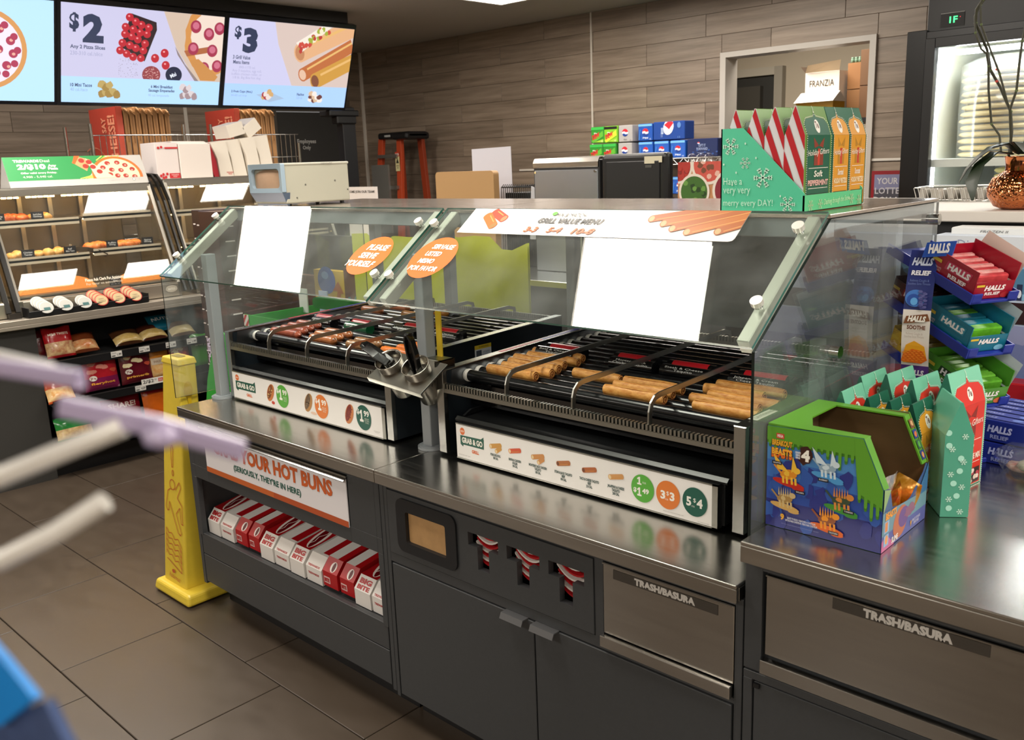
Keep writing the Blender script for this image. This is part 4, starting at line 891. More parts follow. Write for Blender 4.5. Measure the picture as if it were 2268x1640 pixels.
M().box(-5.8, -5.09, 1.58, 1.64, .902, .93, mat('#2a2622', .4)).build('black_foot', c0)
ORD = ['first', 'second', 'third', 'fourth', 'fifth', 'sixth', 'seventh', 'eighth', 'ninth', 'tenth', 'eleventh', 'twelfth', 'thirteenth', 'fourteenth']
# foods and cards inside the first case
FO1 = food_mat('#c2521a', '#e08a3c', .5, 35); FO2 = food_mat('#c98a3e', '#e2b56c', .4, 35); FO3 = food_mat('#b3461a', '#d96a2a', .5, 45)
def lump(x, y, z, sx, sy, sz, m_, label, group, seed, name='fried_piece', cat='fried food'):
    rr = random.Random(seed); n, k = 12, 8; vs = []
    for i in range(k+1):
        th = math.pi*i/k
        for j in range(n):
            a = 2*math.pi*j/n; q = 1+.16*math.sin(3*a+seed)*math.sin(2*th+seed)+.08*math.sin(7*a+seed*3)
            vs.append((x+sx*q*math.sin(th)*math.cos(a), y+sy*q*math.sin(th)*math.sin(a), z+sz*(.9+.0)+sz*q*math.cos(th)*.9))
    m = M(); m.add(vs, [(i*n+j, i*n+(j+1) % n, (i+1)*n+(j+1) % n, (i+1)*n+j)[::-1] for i in range(k) for j in range(n)], m_, True)
    return tag(centred(m.build(name)), label, cat, group)
rr = random.Random(5)
for z, ya, yb, m_, nm, lab, n in ((1.385-.006, 1.74, 1.86, FO3, 'fried_piece', 'orange fried piece, top left shelf of hot case', 5), (1.385-.006, 1.88, 1.98, FO2, 'sandwich', 'golden sandwich, top left shelf of hot case', 3), (1.19-.006, 1.70, 2.04, FO2, 'mini_taco', 'pale golden taco, middle left shelf of hot case', 9), (1.19+.006, 2.13, 2.44, FO1, 'chicken_wing', 'orange chicken wing, middle right shelf of hot case', 10), (1.385+.006, 2.40, 2.50, FO1, 'fried_piece', 'orange piece, top right shelf of hot case', 2)):
    for i in range(n):
        y = ya+(yb-ya)*(i+.5)/n; lump(gx(z)-.11-rr.random()*.06, y, z, .045, .03, .020+.006*rr.random(), m_, lab+', %s from the left' % ORD[i], 'hot foods: '+lab, i*7+int(ya*100), nm)
for i, (z, y, tx) in enumerate(((1.385-.006, 1.69, 'Chicken Tinga\nQuesadilla'), (1.385-.006, 1.89, 'Beef & Bean\nChimichanga'), (1.19-.006, 1.785, 'Chicken\nTender'), (1.19-.006, 2.005, 'Beef\nMini Taco'), (1.19+.006, 2.245, 'Buffalo\nWing'), (1.19+.006, 2.455, 'Spicy\nWing'), (1.0, 2.20, 'Breakfast\nPizza'))):
    t = thing('price_card', 'black price card reading %s in the hot food case' % tx.replace('\n', ' '), 'price card', (gx(z)-.058, y, z))
    M().box(gx(z)-.06, gx(z)-.057, y-.033, y+.033, z, z+.052, mat('#15151a', .4)).build('card', t)
    a = Art((gx(z)-.0568, y-.033, z), (0, 1, 0), (0, 0, 1), eps=.0006); a.text(tx, .010, .020, .046, .022, '#cfcfcf', .01).rect(.006, .006, .014, .003, '#8d8d8d').rect(.026, .006, .012, .003, '#8d8d8d').rect(.044, .006, .014, .003, '#8d8d8d'); a.build('card_print', t)
# orange paper liners on the case floor
for i, (y0_, y1_, h_) in enumerate(((1.69, 2.10, .075), (2.20, 2.50, .065))):
    m = M(); vs = []; n = 10
    for q in range(n+1):
        y = y0_+(y1_-y0_)*q/n; zz = 1.02+h_*math.sin(math.pi*min(1, (q/n)*1.0))**.6*(.55+.45*q/n); vs += [(gx(1.0)-.07, y, 1.002), (gx(1.0)-.09, y, zz)]
    m.add(vs, [(2*q, 2*q+2, 2*q+3, 2*q+1) for q in range(n)], mat('#e0862c', .6)); m.add([v-V(.002, 0, 0) for v in m.v[:]], [(2*q+1, 2*q+3, 2*q+2, 2*q) for q in range(n)], mat('#e0862c', .6))
    tag(centred(m.build('paper_liner')), 'orange paper liner standing in the hot case floor, %s' % ('left' if i == 0 else 'right'), 'paper liner')
m = M(); m.tube([(gx(1.19)-.10, 2.03, 1.215), (gx(1.19)-.05, 2.10, 1.21), (gx(1.19)+.0-.045, 2.16, 1.19), (gx(1.19)-.045, 2.20, 1.165)], .006, mat('#5a4a38', .35, .7), flat=(.004, .012)); tag(centred(m.build('serving_tongs')), 'dark serving tongs hanging over the middle shelf of the hot case', 'tongs')
m = M(); m.lathe([(.001, .055), (.008, .053), (.006, .045), (.03, .035), (.042, .012), (.043, .0), (.04, .0), (.039, .012), (.001, .03)], (gx(1.19)-.12, 2.035, 1.19), CLEAR, 20); tag(centred(m.build('food_dome')), 'small clear dome on the middle left shelf of the hot case', 'food cover')
# dip cups in a black tray
t = thing('cup_tray', 'black rack tray on the steel worktop in front of the hot case', 'tray', (-5.09, 1.98, .90))
m = M(); m.box(-5.13, -5.04, 1.66, 2.30, .901, .908, BLACK).box(-5.045, -5.038, 1.66, 2.30, .905, .935, BLACK).box(-5.13, -5.04, 1.655, 1.662, .905, .955, BLACK).box(-5.13, -5.04, 2.296, 2.303, .905, .955, BLACK).box(-5.135, -5.128, 1.66, 2.30, .905, .955, BLACK); m.build('tray_body', t, bevel=.002)
k = 0
for col, (y, n, c, rim, lab) in enumerate(((1.745, 4, '#dcdcd6', '#bcbbb6', 'first column'), (1.845, 3, '#dcdcd6', '#bcbbb6', 'second column'), (1.945, 2, '#dcdcd6', '#bcbbb6', 'third column'), (2.035, 4, '#d9c7a0', '#a8332a', 'fourth column'), (2.13, 4, '#d9c7a0', '#a8332a', 'fifth column'), (2.225, 4, '#d9c7a0', '#a8332a', 'sixth column'))):
    for i in range(n):
        cx = -5.052-.020*i; cz = .945+.008*i; ax_ = V(.80, -.06, .60).normalized(); c_ = V(cx, y-.006*i+.006, cz)
        t = thing('dip_cup', '%s dip cup in the tray, %s, %s from the front' % ('white lidded' if c == '#dcdcd6' else 'red rimmed', lab, ('first', 'second', 'third', 'fourth')[i]), 'dip cup', c_, 'sealed dip cups in the black tray')
        m = M(); m.lathe([(.001, -.022), (.026, -.022), (.034, .0), (.036, .0), (.036, .003), (.033, .0035), (.001, .003)], c_, mat(rim, .35), 22, axis=ax_); m.build('cup_body', t)
        m = M(); m.lathe([(.031, .0040), (.001, .0042)], c_, mat('#aaaaa4' if c == '#dcdcd6' else '#b09c74', .35), 22, axis=ax_); m.build('lid', t)
        if i == 0:
            u_ = V(0, 1, 0); a = Art(c_+ax_*.0045, u_, ax_.cross(u_)*1.0, eps=.0006)
            if c == '#dcdcd6': a.rect(-.014, -.020, .032, .018, '#2f5a5a')
            else: a.ln([(-.02, -.008), (.018, -.003), (.018, -.010), (-.02, -.015), (-.02, -.008)], .0015, '#3a2f28').text('RANCH', -.014, .004, .026, .006, '#5a4a38')
            a.build('lid_print', t)
# table tent on the first case
t = thing('table_tent', 'green and white table tent reading 2/$10 Any Pizza on top of the hot case', 'sign', (-5.52, 2.05, 1.56), None)
A0, B0 = V(-5.40, 1.785, 1.562), V(-5.40, 2.555, 1.562); A1, B1 = V(-5.475, 1.785, 1.725), V(-5.475, 2.555, 1.725); A2, B2 = V(-5.56, 1.785, 1.562), V(-5.56, 2.555, 1.562)
TW = mat('#b9b6b2', .5)
m = M(); th = V(.0015, 0, .0007)
m.add([A0, B0, B1, A1], [(0, 1, 2, 3)], TW).add([A1, B1, B2, A2], [(0, 1, 2, 3)], TW).add([A0-th, B0-th, B1-th, A1-th], [(3, 2, 1, 0)], TW).add([A2, B2, B0, A0], [(0, 1, 2, 3)], TW).add([A0, A1, A2], [(0, 1, 2)], TW); m.build('card_body', t)
a = Art(A0, (0, 1, 0), A1-A0, eps=.0008); H_ = (A1-A0).length
a.rect(0, 0, .77, H_, '#b9b6b0').poly([(0, .038), (.42, .038), (.56, H_), (0, H_)], '#2f8c4c')
for i in range(6): a.ln([(.38+.014*i, .04), (.50+.014*i, .07)], .004, '#9cc83e' if i % 2 else '#e6e26a', False); a.ln([(.50+.02*i, H_-.03), (.54+.02*i, H_-.002)], .005, '#9cc83e' if i % 2 else '#e6e26a', False)
a.k += 1
def pizza(a, cx, cy, r, seed=0, wedge=None, base='#efd2ad', crust='#cf6c2c', pep='#a5342c', dens=20, sq=1.0):
    a.ell(cx, cy, r*sq, r, crust, 40).ell(cx, cy, r*.88*sq, r*.88, base, 36)
    rr = random.Random(seed); pts = [(0, 0)]
    for ring, nn in ((.33, 6), (.66, 12)):
        for i in range(nn): b = 2*math.pi*i/nn+ring*3; pts.append((ring*math.cos(b), ring*math.sin(b)))
    for px, py in pts[:dens]:
        px += rr.uniform(-.04, .04); py += rr.uniform(-.04, .04); a.ell(cx+px*r*sq, cy+py*r, r*.11*sq, r*.11, pep, 14, up=False)
    a.k += 1
    for px, py in pts[:dens]: a.ell(cx+px*r*sq+.02*r, cy+py*r-.02*r, r*.045*sq, r*.04, '#e2a594', 7, up=False)
    a.k += 1
a.clip = [(0, .038), (.77, .038), (.77, H_), (0, H_)]
pizza(a, .60, .055, .118, 4, sq=1.25)
a.poly([(.43, .085), (.465, .155), (.40, .175), (.36, .14)], '#e89a6a').poly([(.36, .135), (.385, .185), (.42, .19), (.375, .13)], '#d0602a').poly([(.44, .165), (.52, .09), (.58, .04), (.47, .04)], '#f0d4b0')
for px, py in ((.455, .14), (.43, .115), (.47, .11), (.415, .15), (.50, .08)): a.ell(px, py, .017, .014, '#a5342c', 14, up=False)
a.k += 1; a.clip = None
a.text('TREWARDS', .050, .146, .135, .016, '#f3f0e6', .03).text('Deal', .19, .146, .05, .016, '#e9f3e6', 0)
a.text('2/$10', .062, .100, .15, .036, '#f3f0e6', .04).text('Any\nPizza', .222, .100, .052, .032, '#f3f0e6', .03)
a.text('Offer valid every Friday.', .072, .075, .19, .013, '#f3f0e6', .01).text('4,900 - 5,440 cal.', .078, .052, .155, .014, '#e6f0e0', 0)
a.text('Tax may apply. See store for details', .53, .020, .09, .005, '#9a9892').ell(.685, .024, .008, .009, '#8a8a86').ell(.685, .024, .005, .006, '#efece6').text('7', .715, .018, .004, .01, '#8a8a86')
a.build('tent_print', t)
# --- food boxes on the second case
t = thing('folded_carton', 'white food cartons with red dots and band, left on second hot case', 'carton', (-5.6, 2.8, 1.577))
m = M(); m.box(-5.64, -5.45, 2.64, 2.785, 1.577, 1.795, mat('#ded3cf', .55)).build('carton_body', t, bevel=.002)
M().box(-5.66, -5.44, 2.79, 3.0, 1.577, 1.785, mat('#e2d8d0', .55)).prism([(2.79, 1.785), (3.0, 1.785), (2.97, 1.80), (2.74, 1.802)], 'x', -5.65, -5.46, mat('#e8e0da', .55)).build('carton_side', t, bevel=.002)
a = Art((-5.4495, 2.64, 1.577), (0, 1, 0), (0, 0, 1), eps=.0012); a.rect(.075, .004, .07, .03, '#c2232b').text('TREWARDS\nPIZZA', .085, .010, .05, .018, '#e8b8b4', .01)
for i, (x, y) in enumerate(((.02, .02), (.035, .028), (.05, .012), (.035, .008), (.06, .03))): a.ell(x, y, .008, .009, '#c2232b', 14)
a.rect(.06, .18, .085, .010, '#c2232b').ell(.02, .186, .008, .008, '#c2232b').ell(.04, .19, .008, .008, '#c2232b'); a.build('carton_print', t)
for i in range(4):
    y0_ = 3.085+.105*i; t = thing('slice_carton', 'upright white slice carton leaning in a row, %s from the left' % od[i].split(' ')[0].replace('nearest', 'first'), 'carton', (-5.62, y0_, 1.577), 'white slice cartons leaning in a row')
    hh = .225+.012*i; ln_ = -.045; m = M()
    m.prism([(y0_+.0, 1.579), (y0_+.096, 1.579), (y0_+.096+ln_*.8, 1.579+hh), (y0_+ln_*1.1, 1.579+hh-.012), (y0_-.01, 1.579+hh*.5)], 'x', -5.70, -5.50-.012*(i % 2), mat('#e6ddcf', .55)); m.build('carton_body', t, bevel=.002)
    if i == 0: m = M(); m.prism([(y0_-.035, 1.579), (y0_-.004, 1.579), (y0_-.014, 1.68), (y0_-.05, 1.79), (y0_-.095, 1.79), (y0_-.07, 1.68)], 'x', -5.69, -5.51, mat('#b0192a', .4)); m.build('red_side', t)
    a = Art((-5.4995-.012*(i % 2), y0_, 1.58), (0, 1, 0), (0, 0, 1), eps=.001)
    if i % 2 == 0: a.text('TREWARDS\nPIZZA', .045, .010, .05, .018, '#c8453c', .01); a.build('carton_print', t)
for i, (y, z, a_) in enumerate(((3.24, 1.815, .25), (3.37, 1.83, .6))):
    t = thing('slice_carton', 'white slice carton tipped on top of the row, %s one' % ('left' if i == 0 else 'right'), 'carton', (-5.6, y, z), 'tipped white slice cartons')
    m = M().box(-.09, .09, -.06, .06, -.012, .07, mat('#e6ddcf', .55)); m.xf(Matrix.Translation((-5.6, y, z+.03)) @ Matrix.Rotation(a_, 4, 'X')); m.build('carton_body', t, bevel=.002)
# --- wire rack with pizza boxes behind the case
t = thing('wire_rack', 'chrome wire rack of flat pizza boxes behind the hot cases', 'rack', (-6.1, 3.1, .0))
m = M()
for y in (2.48, 3.10, 3.30, 4.0):
    for x in (-5.95, -6.35): m.cyl((x, y, 0), (x, y, 1.93 if y < 4 else 1.80), .011, CHROME, 10)
for z in (1.60, 1.20): 
    for x in (-5.95, -6.15, -6.35): m.cyl((x, 2.48, z), (x, 4.0, z), .006, CHROME, 8)
m.build('rack_frame', t)
m = M()
for x in (-5.95,):
    for z in (1.70, 1.86): m.cyl((x, 2.48, z), (x, 4.0, z), .004, CHROME, 8)
    for i in range(38): y = 2.49+.04*i; m.cyl((x, y, 1.60), (x, y, 1.865), .0025, CHROME, 6)
m.build('wire_grid', t)
KR2 = mat('#a5784a', .7, noise=.15, nscale=12, rnd=.12); KRD = mat('#7d5631', .8); PZR = mat('#a83a2c', .5)
def pizza_boxes(y0_, n, label, grp, redw, ztop):
    for i in range(n+1):
        y = y0_+.0; 
        if i == 0:
            t = thing('pizza_box', 'red printed pizza box reading SAY CHEESE!, %s' % label, 'pizza box', (-6.25, y0_, 1.62), grp)
            M().box(-6.44, -6.03, y0_-.01, y0_+.03, 1.62, ztop, mat('#b3452f', .55)).build('box_body', t, bevel=.001)
            M().box(-6.44, -6.03, y0_-.012, y0_-.010, 1.62, ztop, PZR).build('red_face', t)
            a = Art((-6.44, y0_-.0125, 1.62), (1, 0, 0), (0, 0, 1), eps=.0015); h = ztop-1.62; redw = .41
            a.text('CHEESE!', redw*.93, .05, h-.10, redw*.26, '#d88a6c', .02, rot=math.pi/2).text('SAY', redw*.60, h-.16, .10, redw*.16, '#d88a6c', .02, rot=math.pi/2)
            for q in range(14):
                b0 = math.pi*q/13*.55+.2; b1 = b0+.12; a.ln([(redw*.02+redw*.55*math.cos(b0), -.0+h*.42*math.sin(b0)), (redw*.02+redw*.55*math.cos(b1), h*.42*math.sin(b1))], .008, '#c2745a', False)
            a.build('box_print', t)
        else:
            y = y0_+.036+.040*(i-1)+(.002 if i % 3 else 0); zt = ztop-.006*((i*7) % 3)
            t = thing('pizza_box', 'plain brown pizza box, %s, %s after the red one' % (label, ('first', 'second', 'third', 'fourth', 'fifth', 'sixth', 'seventh', 'eighth', 'ninth')[i-1]), 'pizza box', (-6.25, y, 1.62), grp)
            m = M(); m.prism([(-6.44, 1.62), (-6.03, 1.62), (-6.03, zt-.02), (-6.06, zt), (-6.44, zt)], 'y', y, y+.030, KR2); m.build('box_body', t, bevel=.0015)
            m = M(); m.prism([(y+.001, zt-.004), (y+.033, zt-.035), (y+.033, zt-.042), (y+.001, zt-.014)], 'x', -6.055, -6.022, KR2).box(-6.0285, -6.026, y+.012, y+.018, zt-.22, zt-.05, KRD); m.build('tuck_flap', t)
pizza_boxes(2.70, 8, 'left bundle on rack', 'pizza boxes in the left bundle', .165, 2.045)
pizza_boxes(3.55, 7, 'right bundle on rack', 'pizza boxes in the right bundle', .20, 2.045)
# --- menu screens hung over the cases
def screen(y0_, y1_, label, fn):
    t = thing('menu_screen', label, 'menu screen', (-5.6, (y0_+y1_)/2, 2.05), 'menu screens over the left counter')
    o = V(-5.795, y0_, 2.048); up = V(.195, 0, .532).normalized(); H = .567; W = y1_-y0_; nrm = V(0, 1, 0).cross(up)
    m = M(); b = .019
    def Pq(y, s, d): return o+V(0, y, 0)+up*s+nrm*d
    c8 = [Pq(y, s, d) for y in (-b, W+b) for s in (-.022, H+.03) for d in (-.05, -.002)]
    m.add(c8, [(0, 1, 3, 2), (4, 6, 7, 5), (0, 4, 5, 1), (2, 3, 7, 6), (0, 2, 6, 4), (1, 5, 7, 3)], mat('#0c0d12', .3)); m.build('bezel', t, bevel=.002)
    a = Art(o, (0, 1, 0), up, eps=.0012, emit=1.0); fn(a, W, H); a.build('display', t)
    return t
SB = '#a9c9f2'; SG = '#c2bfdb'
def scr2(a, W, H):
    a.rect(0, 0, W, H, SG).rect(0, 0, W, H*.27, '#aed4fb')
    a.text('$', W*.045, H*.72, W*.055, H*.19, '#2b3550', .03).text('2', W*.12, H*.62, W*.12, H*.29, '#2b3550', .05)
    a.text('Any 2 Pizza Slices', W*.05, H*.545, W*.20, H*.05, '#4a5270', .015).text('230-310 cal./slice', W*.05, H*.49, W*.185, H*.04, '#9a9cbc')
    a.clip = [(0, H*.27), (W, H*.27), (W, H), (0, H)]
    a.poly([(W*.60, H), (W*.69, H*.62), (W*.84, H*.25), (W, H*.25), (W, H)], '#c9b3a0'); a.poly([(W*.68, H*.64), (W*.70, H*.55), (W*.86, H*.25), (W*.83, H*.25)], '#8a7a78')
    a.poly([(W*.40, H*.95), (W*.555, H*.88), (W*.56, H*.80), (W*.49, H*.46), (W*.34, H*.60)], '#2a1a1e')
    rr = random.Random(2); pts = []
    for i in range(4):
        for j in range(5):
            x = .385+.042*i-.012*j; y = .90-.085*j-.025*i; pts.append((x+rr.uniform(-.006, .006), y+rr.uniform(-.01, .01)))
    for x, y in pts: a.ell(W*x, H*y, W*.024, H*.042, '#b3202e', 14, up=False)
    a.k += 1
    for x, y in pts: a.ell(W*(x-.004), H*(y+.012), W*.007, H*.010, '#e98a8e', 7, up=False)
    a.k += 1
    for x, y in ((.615, .56), (.555, .50), (.625, .43)): a.ell(W*x, H*y, W*.026, H*.048, '#b3202e', 16).ell(W*(x-.005), H*(y+.015), W*.007, H*.01, '#f0a0a0', 8)
    for i in range(60): a.ell(W*(.33+rr.random()*.12), H*(.28+rr.random()*.2), W*.0018, H*.003, '#5a4a50', 5, up=False)
    a.k += 1; a.ell(W*.535, H*.32, W*.058, H*.095, '#8c3a40', 24); 
    for i in range(50): 
        b0 = rr.random()*6.3; q = rr.random()**.5; a.ell(W*(.535+.05*q*math.cos(b0)), H*(.32+.08*q*math.sin(b0)), W*.004, H*.004, '#d9a9a4', 5, up=False)
    a.k += 1; a.ell(W*.68, H*.33, W*.054, H*.09, '#141c38', 24).text('Mai', W*.665, H*.29, W*.04, H*.045, '#e0e4f0', .01, rot=.5)
    a.blob(W*.93, H*.74, W*.19, H*.40, '#c98a4a', 3, 30, .05).blob(W*.945, H*.75, W*.165, H*.34, '#e3cfc0', 5, 30, .05).poly([(W*.74, H*.60), (W*.90, H*.66), (W*.92, H*.60), (W*.76, H*.54)], '#a5603a')
    for x, y in ((.81, .87), (.90, .80), (.80, .63), (.93, .62), (.97, .87), (.88, .42), (.97, .45)): a.ell(W*x, H*y, W*.036, H*.07, '#9c2f4a', 18).ell(W*x, H*y+H*.01, W*.022, H*.04, '#c46a80', 12)
    a.poly([(W*.78, H*.5), (W*.86, H*.28), (W*.96, H*.28), (W*.98, H*.33), (W*.84, H*.52)], '#c08548')
    a.clip = None
    a.text('10 Mini Tacos', W*.05, H*.165, W*.125, H*.038, '#3f4a68', .015).text('40 cal./taco', W*.05, H*.12, W*.10, H*.035, '#8fa4c8')
    a.text('6 Mini Breakfast\nSausage Empanadas', W*.52, H*.125, W*.17, H*.085, '#3f4a68', .015).text('90 cal./empanada', W*.52, H*.075, W*.135, H*.035, '#8fa4c8')
    for i in range(8): a.blob(W*(.235+.022*(i % 5)), H*(.10+.07*(i//5)+.02*(i % 2)), W*.025, H*.045, '#b39a5c' if i % 2 else '#9a7c3e', i, 9)
    for i in range(8): a.blob(W*(.745+.020*(i % 5)), H*(.10+.07*(i//5)+.02*(i % 2)), W*.022, H*.042, '#cfc4c6' if i % 2 else '#9a8488', i, 9)
def scr3(a, W, H):
    a.rect(0, 0, W, H, '#c4c2e0').rect(0, 0, W, H*.26, '#a6c8f8')
    a.text('$', W*.045, H*.77, W*.05, H*.15, '#2b3550', .03).text('3', W*.11, H*.62, W*.11, H*.29, '#2b3550', .05)
    a.text('3 Grill Value\nMenu Items', W*.045, H*.49, W*.13, H*.10, '#4a5270', .015).text('840-1170 cal.\nAny 3 taquitos, egg roll,\nbuffalo chicken roller, or\n1/8 lb. Big Bite hot dog', W*.045, H*.31, W*.23, H*.16, '#a3a2c4')
    a.clip = [(0, H*.26), (W, H*.26), (W, H), (0, H)]
    a.poly([(W*.34, H), (W*.38, H*.75), (W*.52, H*.26), (W, H*.26), (W, H)], '#cdb9b0')
    def log(x0, y0, x1, y1, r, c, ce):
        d = V((x1-x0)*W, (y1-y0)*H).normalized(); p = V(-d.y, d.x)*r; q0 = V(x0*W, y0*H); q1 = V(x1*W, y1*H)
        a.poly([tuple(q0-p), tuple(q1-p), tuple(q1+p), tuple(q0+p)], c); a.ell(q0.x, q0.y, r*.7, r*1.02, c, 16, math.atan2(d.y, d.x)); a.ell(q0.x, q0.y, r*.55, r*.8, ce, 14, math.atan2(d.y, d.x)); a.ln([tuple(q0+d*r+p*.4), tuple(q1+p*.4)], r*.3, '#dcae6a')
    log(.56, .66, 1.02, 1.04, H*.115, '#d9a77c', '#b9805a'); a.poly([(W*.52, H*.78), (W*.72, H*1.0), (W*.80, H*1.0), (W*.58, H*.68)], '#e6dccf')
    rr = random.Random(9)
    for i in range(36): u = rr.random(); a.blob(W*(.54+.22*u+rr.uniform(-.02, .02)), H*(.70+.27*u+rr.uniform(-.05, .05)), W*.016, H*.028, ('#b23a34', '#9aa63c', '#e8dcc0', '#c2483c')[i % 4], i, 7)
    log(.60, .40, 1.0, .80, H*.085, '#b5673a', '#d9b49a'); log(.71, .33, 1.02, .60, H*.10, '#c4913f', '#7d4a34')
    a.clip = None
    a.text('2 Fruit Cups (4oz.)', W*.05, H*.15, W*.16, H*.035, '#3f4a68', .015).text('50-60 cal./cup', W*.05, H*.105, W*.12, H*.032, '#8aa0cc').text('Nachos', W*.57, H*.14, W*.06, H*.035, '#3f4a68', .015).text('520 cal.', W*.57, H*.10, W*.05, H*.03, '#8aa0cc')
    a.poly([(W*.24, H*.14), (W*.35, H*.05), (W*.47, H*.10), (W*.36, H*.17)], '#9fb6d0')
    for i in range(7): a.blob(W*(.30+.02*(i % 4)), H*(.11+.035*(i//3)), W*.02, H*.032, ('#c9a06a', '#a3383e', '#e0d0c8')[i % 3], i, 8)
    for i in range(10): a.blob(W*(.69+.025*(i % 4)), H*(.09+.04*(i//4)), W*.024, H*.032, ('#e8dcd4', '#6a3a34', '#d0b090')[i % 3], i+3, 8)
def scr1(a, W, H):
    a.rect(0, 0, W, H, '#b4dcfb'); pizza(a, W*.64, H*.50, H*.39, 7, base='#e3dcea', crust='#cf9254', pep='#a83252')
    for i in range(14): b = 2*math.pi*i/14; a.ell(W*.64+H*.30*math.cos(b), H*.5+H*.30*math.sin(b), H*.035, H*.035, '#a83252', 14, up=False)
    a.k += 1
screen(1.205, 2.226, 'menu screen at the left edge showing half a pizza', scr1)
screen(2.265, 3.285, 'menu screen reading $2 Any 2 Pizza Slices', scr2)
screen(3.322, 4.322, 'menu screen reading $3 3 Grill Value Menu Items, right-hand one', scr3)
t = thing('screen_mount', 'black steel pole and bracket holding the row of menu screens', 'mount', (-5.85, 4.22, 0))
M().box(-5.90, -5.82, 4.32, 4.44, 0, 2.05, mat('#15161a', .4)).build('pole', t, bevel=.004)
M().box(-5.93, -5.79, 4.19, 4.46, 1.985, 2.03, mat('#101114', .4)).box(-5.88, -5.80, 4.26, 4.44, 1.93, 1.99, mat('#101114', .4)).build('bracket', t, bevel=.008)
M().box(-5.86, -5.83, 1.1, 4.3, 2.2, 2.28, mat('#101114', .4)).box(-5.68, -5.64, 1.1, 4.3, 2.60, 2.70, mat('#1c1b1a', .5)).build('cross_rail', t)
# ================================================================== things on the guard's top shelf
ZS = 1.474
t = thing('napkin_dispenser', 'grey metal napkin dispenser with a bluish chrome face, left on the shelf', 'napkin dispenser', (-2.95, 1.97, ZS))
NG = mat('#a6a596', .5, 0); CB = mat('#a3b9c9', .3, .35); CBD = mat('#53647a', .3, .4)
M().box(-3.055, -2.85, 1.845, 2.125, ZS+.010, ZS+.150, NG).box(-3.058, -2.847, 1.84, 2.128, ZS+.143, ZS+.153, mat('#b2b1a4', .5)).build('housing', t, bevel=.005, seg=2)
m = M(); n_ = 24
o_ = rrect(-3.06, -2.845, ZS+.050, ZS+.152, .004); i_ = rrect(-3.044, -2.862, ZS+.066, ZS+.134, .014); k = len(o_); vs = [(p[0], 1.828, p[1]) for p in o_]+[(p[0], 1.830, p[1]) for p in i_]+[(p[0], 1.845, p[1]) for p in o_]+[(p[0], 1.843, p[1]) for p in i_]
m.add(vs, [(i, (i+1) % k, k+(i+1) % k, k+i) for i in range(k)]+[(2*k+i, 2*k+(i+1) % k, (i+1) % k, i) for i in range(k)]+[(k+i, k+(i+1) % k, 3*k+(i+1) % k, 3*k+i) for i in range(k)], CB); m.build('face_plate', t)
m = M(); m.add([(-3.06, 1.828, ZS+.05), (-2.845, 1.828, ZS+.05), (-2.855, 1.852, ZS+.004), (-3.05, 1.852, ZS+.004)], [(0, 1, 2, 3)], CBD).add([(-2.845, 1.828, ZS+.05), (-2.845, 1.86, ZS+.05), (-2.855, 1.86, ZS+.004), (-2.855, 1.852, ZS+.004)], [(0, 1, 2, 3)], CBD); m.build('chin_plate', t)
m = M(); vs = []; n = 10
for i in range(n+1):
    X = -3.046+.186*i/n; b = .012*math.sin(math.pi*i/n); vs += [(X, 1.846-b, ZS+.064), (X, 1.846-b*1.2, ZS+.112), (X, 1.850, ZS+.138)]
m.add(vs, [(3*i+j, 3*(i+1)+j, 3*(i+1)+j+1, 3*i+j+1) for i in range(n) for j in range(2)], mat('#a5876c', .8, noise=.08, nscale=20), True); m.build('napkins', t)
for x, y in ((-3.03, 1.87), (-2.87, 1.87), (-2.87, 2.1), (-3.03, 2.1)): M().cyl((x, y, ZS), (x, y, ZS+.012), .008, BLACK, 10).build('rubber_foot', t)
for y, z in ((1.89, .03), (1.93, .075), (2.06, .085), (2.115, .05)): M().cyl((-2.8502, y, ZS+z), (-2.8485, y, ZS+z), .003, mat('#70706a', .4, .6), 10).build('screw', t)
a = Art((-2.8465, 1.95, ZS+.144), (0, 1, 0), (0, 0, 1), eps=.0006); a.text('TIDYNAP', .05, .001, .05, .005, '#6f6f68', .0); a.build('plate_lettering', t)
# ---- gift display tray
MINT = '#4fc59c'; MINTD = '#3aa985'; LF = '#c2ead6'
t = thing('display_tray', 'mint green cardboard tray with white snowflakes and lettering', 'display tray', (-.98, 2.0, ZS))
x0, x1, y0, y1 = -1.083, -.885, 1.822, 2.115; CBR = mat('#b58a5a', .7)
for y in (y0, y1-.003):
    m = M(); m.prism([(x0, ZS+.001), (x1, ZS+.001), (x1, ZS+.040), (x0+.052, ZS+.180), (x0, ZS+.180)], 'y', y, y+.003, mat(MINT, .5), mat(MINT, .5)); m.build('side_wall', t)
M().box(x0, x0+.003, y0, y1, ZS+.001, ZS+.18, mat(MINT, .5)).build('rear_wall', t); M().box(x0, x1, y0, y1, ZS+.0005, ZS+.003, CBR).build('tray_floor', t)
M().box(x1-.003, x1, y0, y1, ZS+.001, ZS+.036, mat('#5cc98c', .5)).build('front_lip', t)
a = Art((x0, y0, ZS), (1, 0, 0), (0, 0, 1), eps=.0006, rough=.5)
for cx, cz, r in ((.024, .142, .019), (.060, .106, .0125), (.103, .074, .022), (.162, .018, .017)): a.flake(cx, cz, r, LF)
for cx, cz in ((.060, .147), (.086, .116), (.008, .104), (.039, .086), (.145, .035), (.03, .06)): a.ell(cx, cz, .002, .0025, LF, 8)
a.text('Have a', .008, .060, .046, .015, LF, .0).text('very very', .008, .036, .066, .016, LF, .0).text('merry every DAY!', .008, .010, .120, .018, LF, .0); a.build('side_print', t)
a = Art((x1, y0, ZS), (0, 1, 0), (0, 0, 1), eps=.0006, rough=.5); W_ = y1-y0
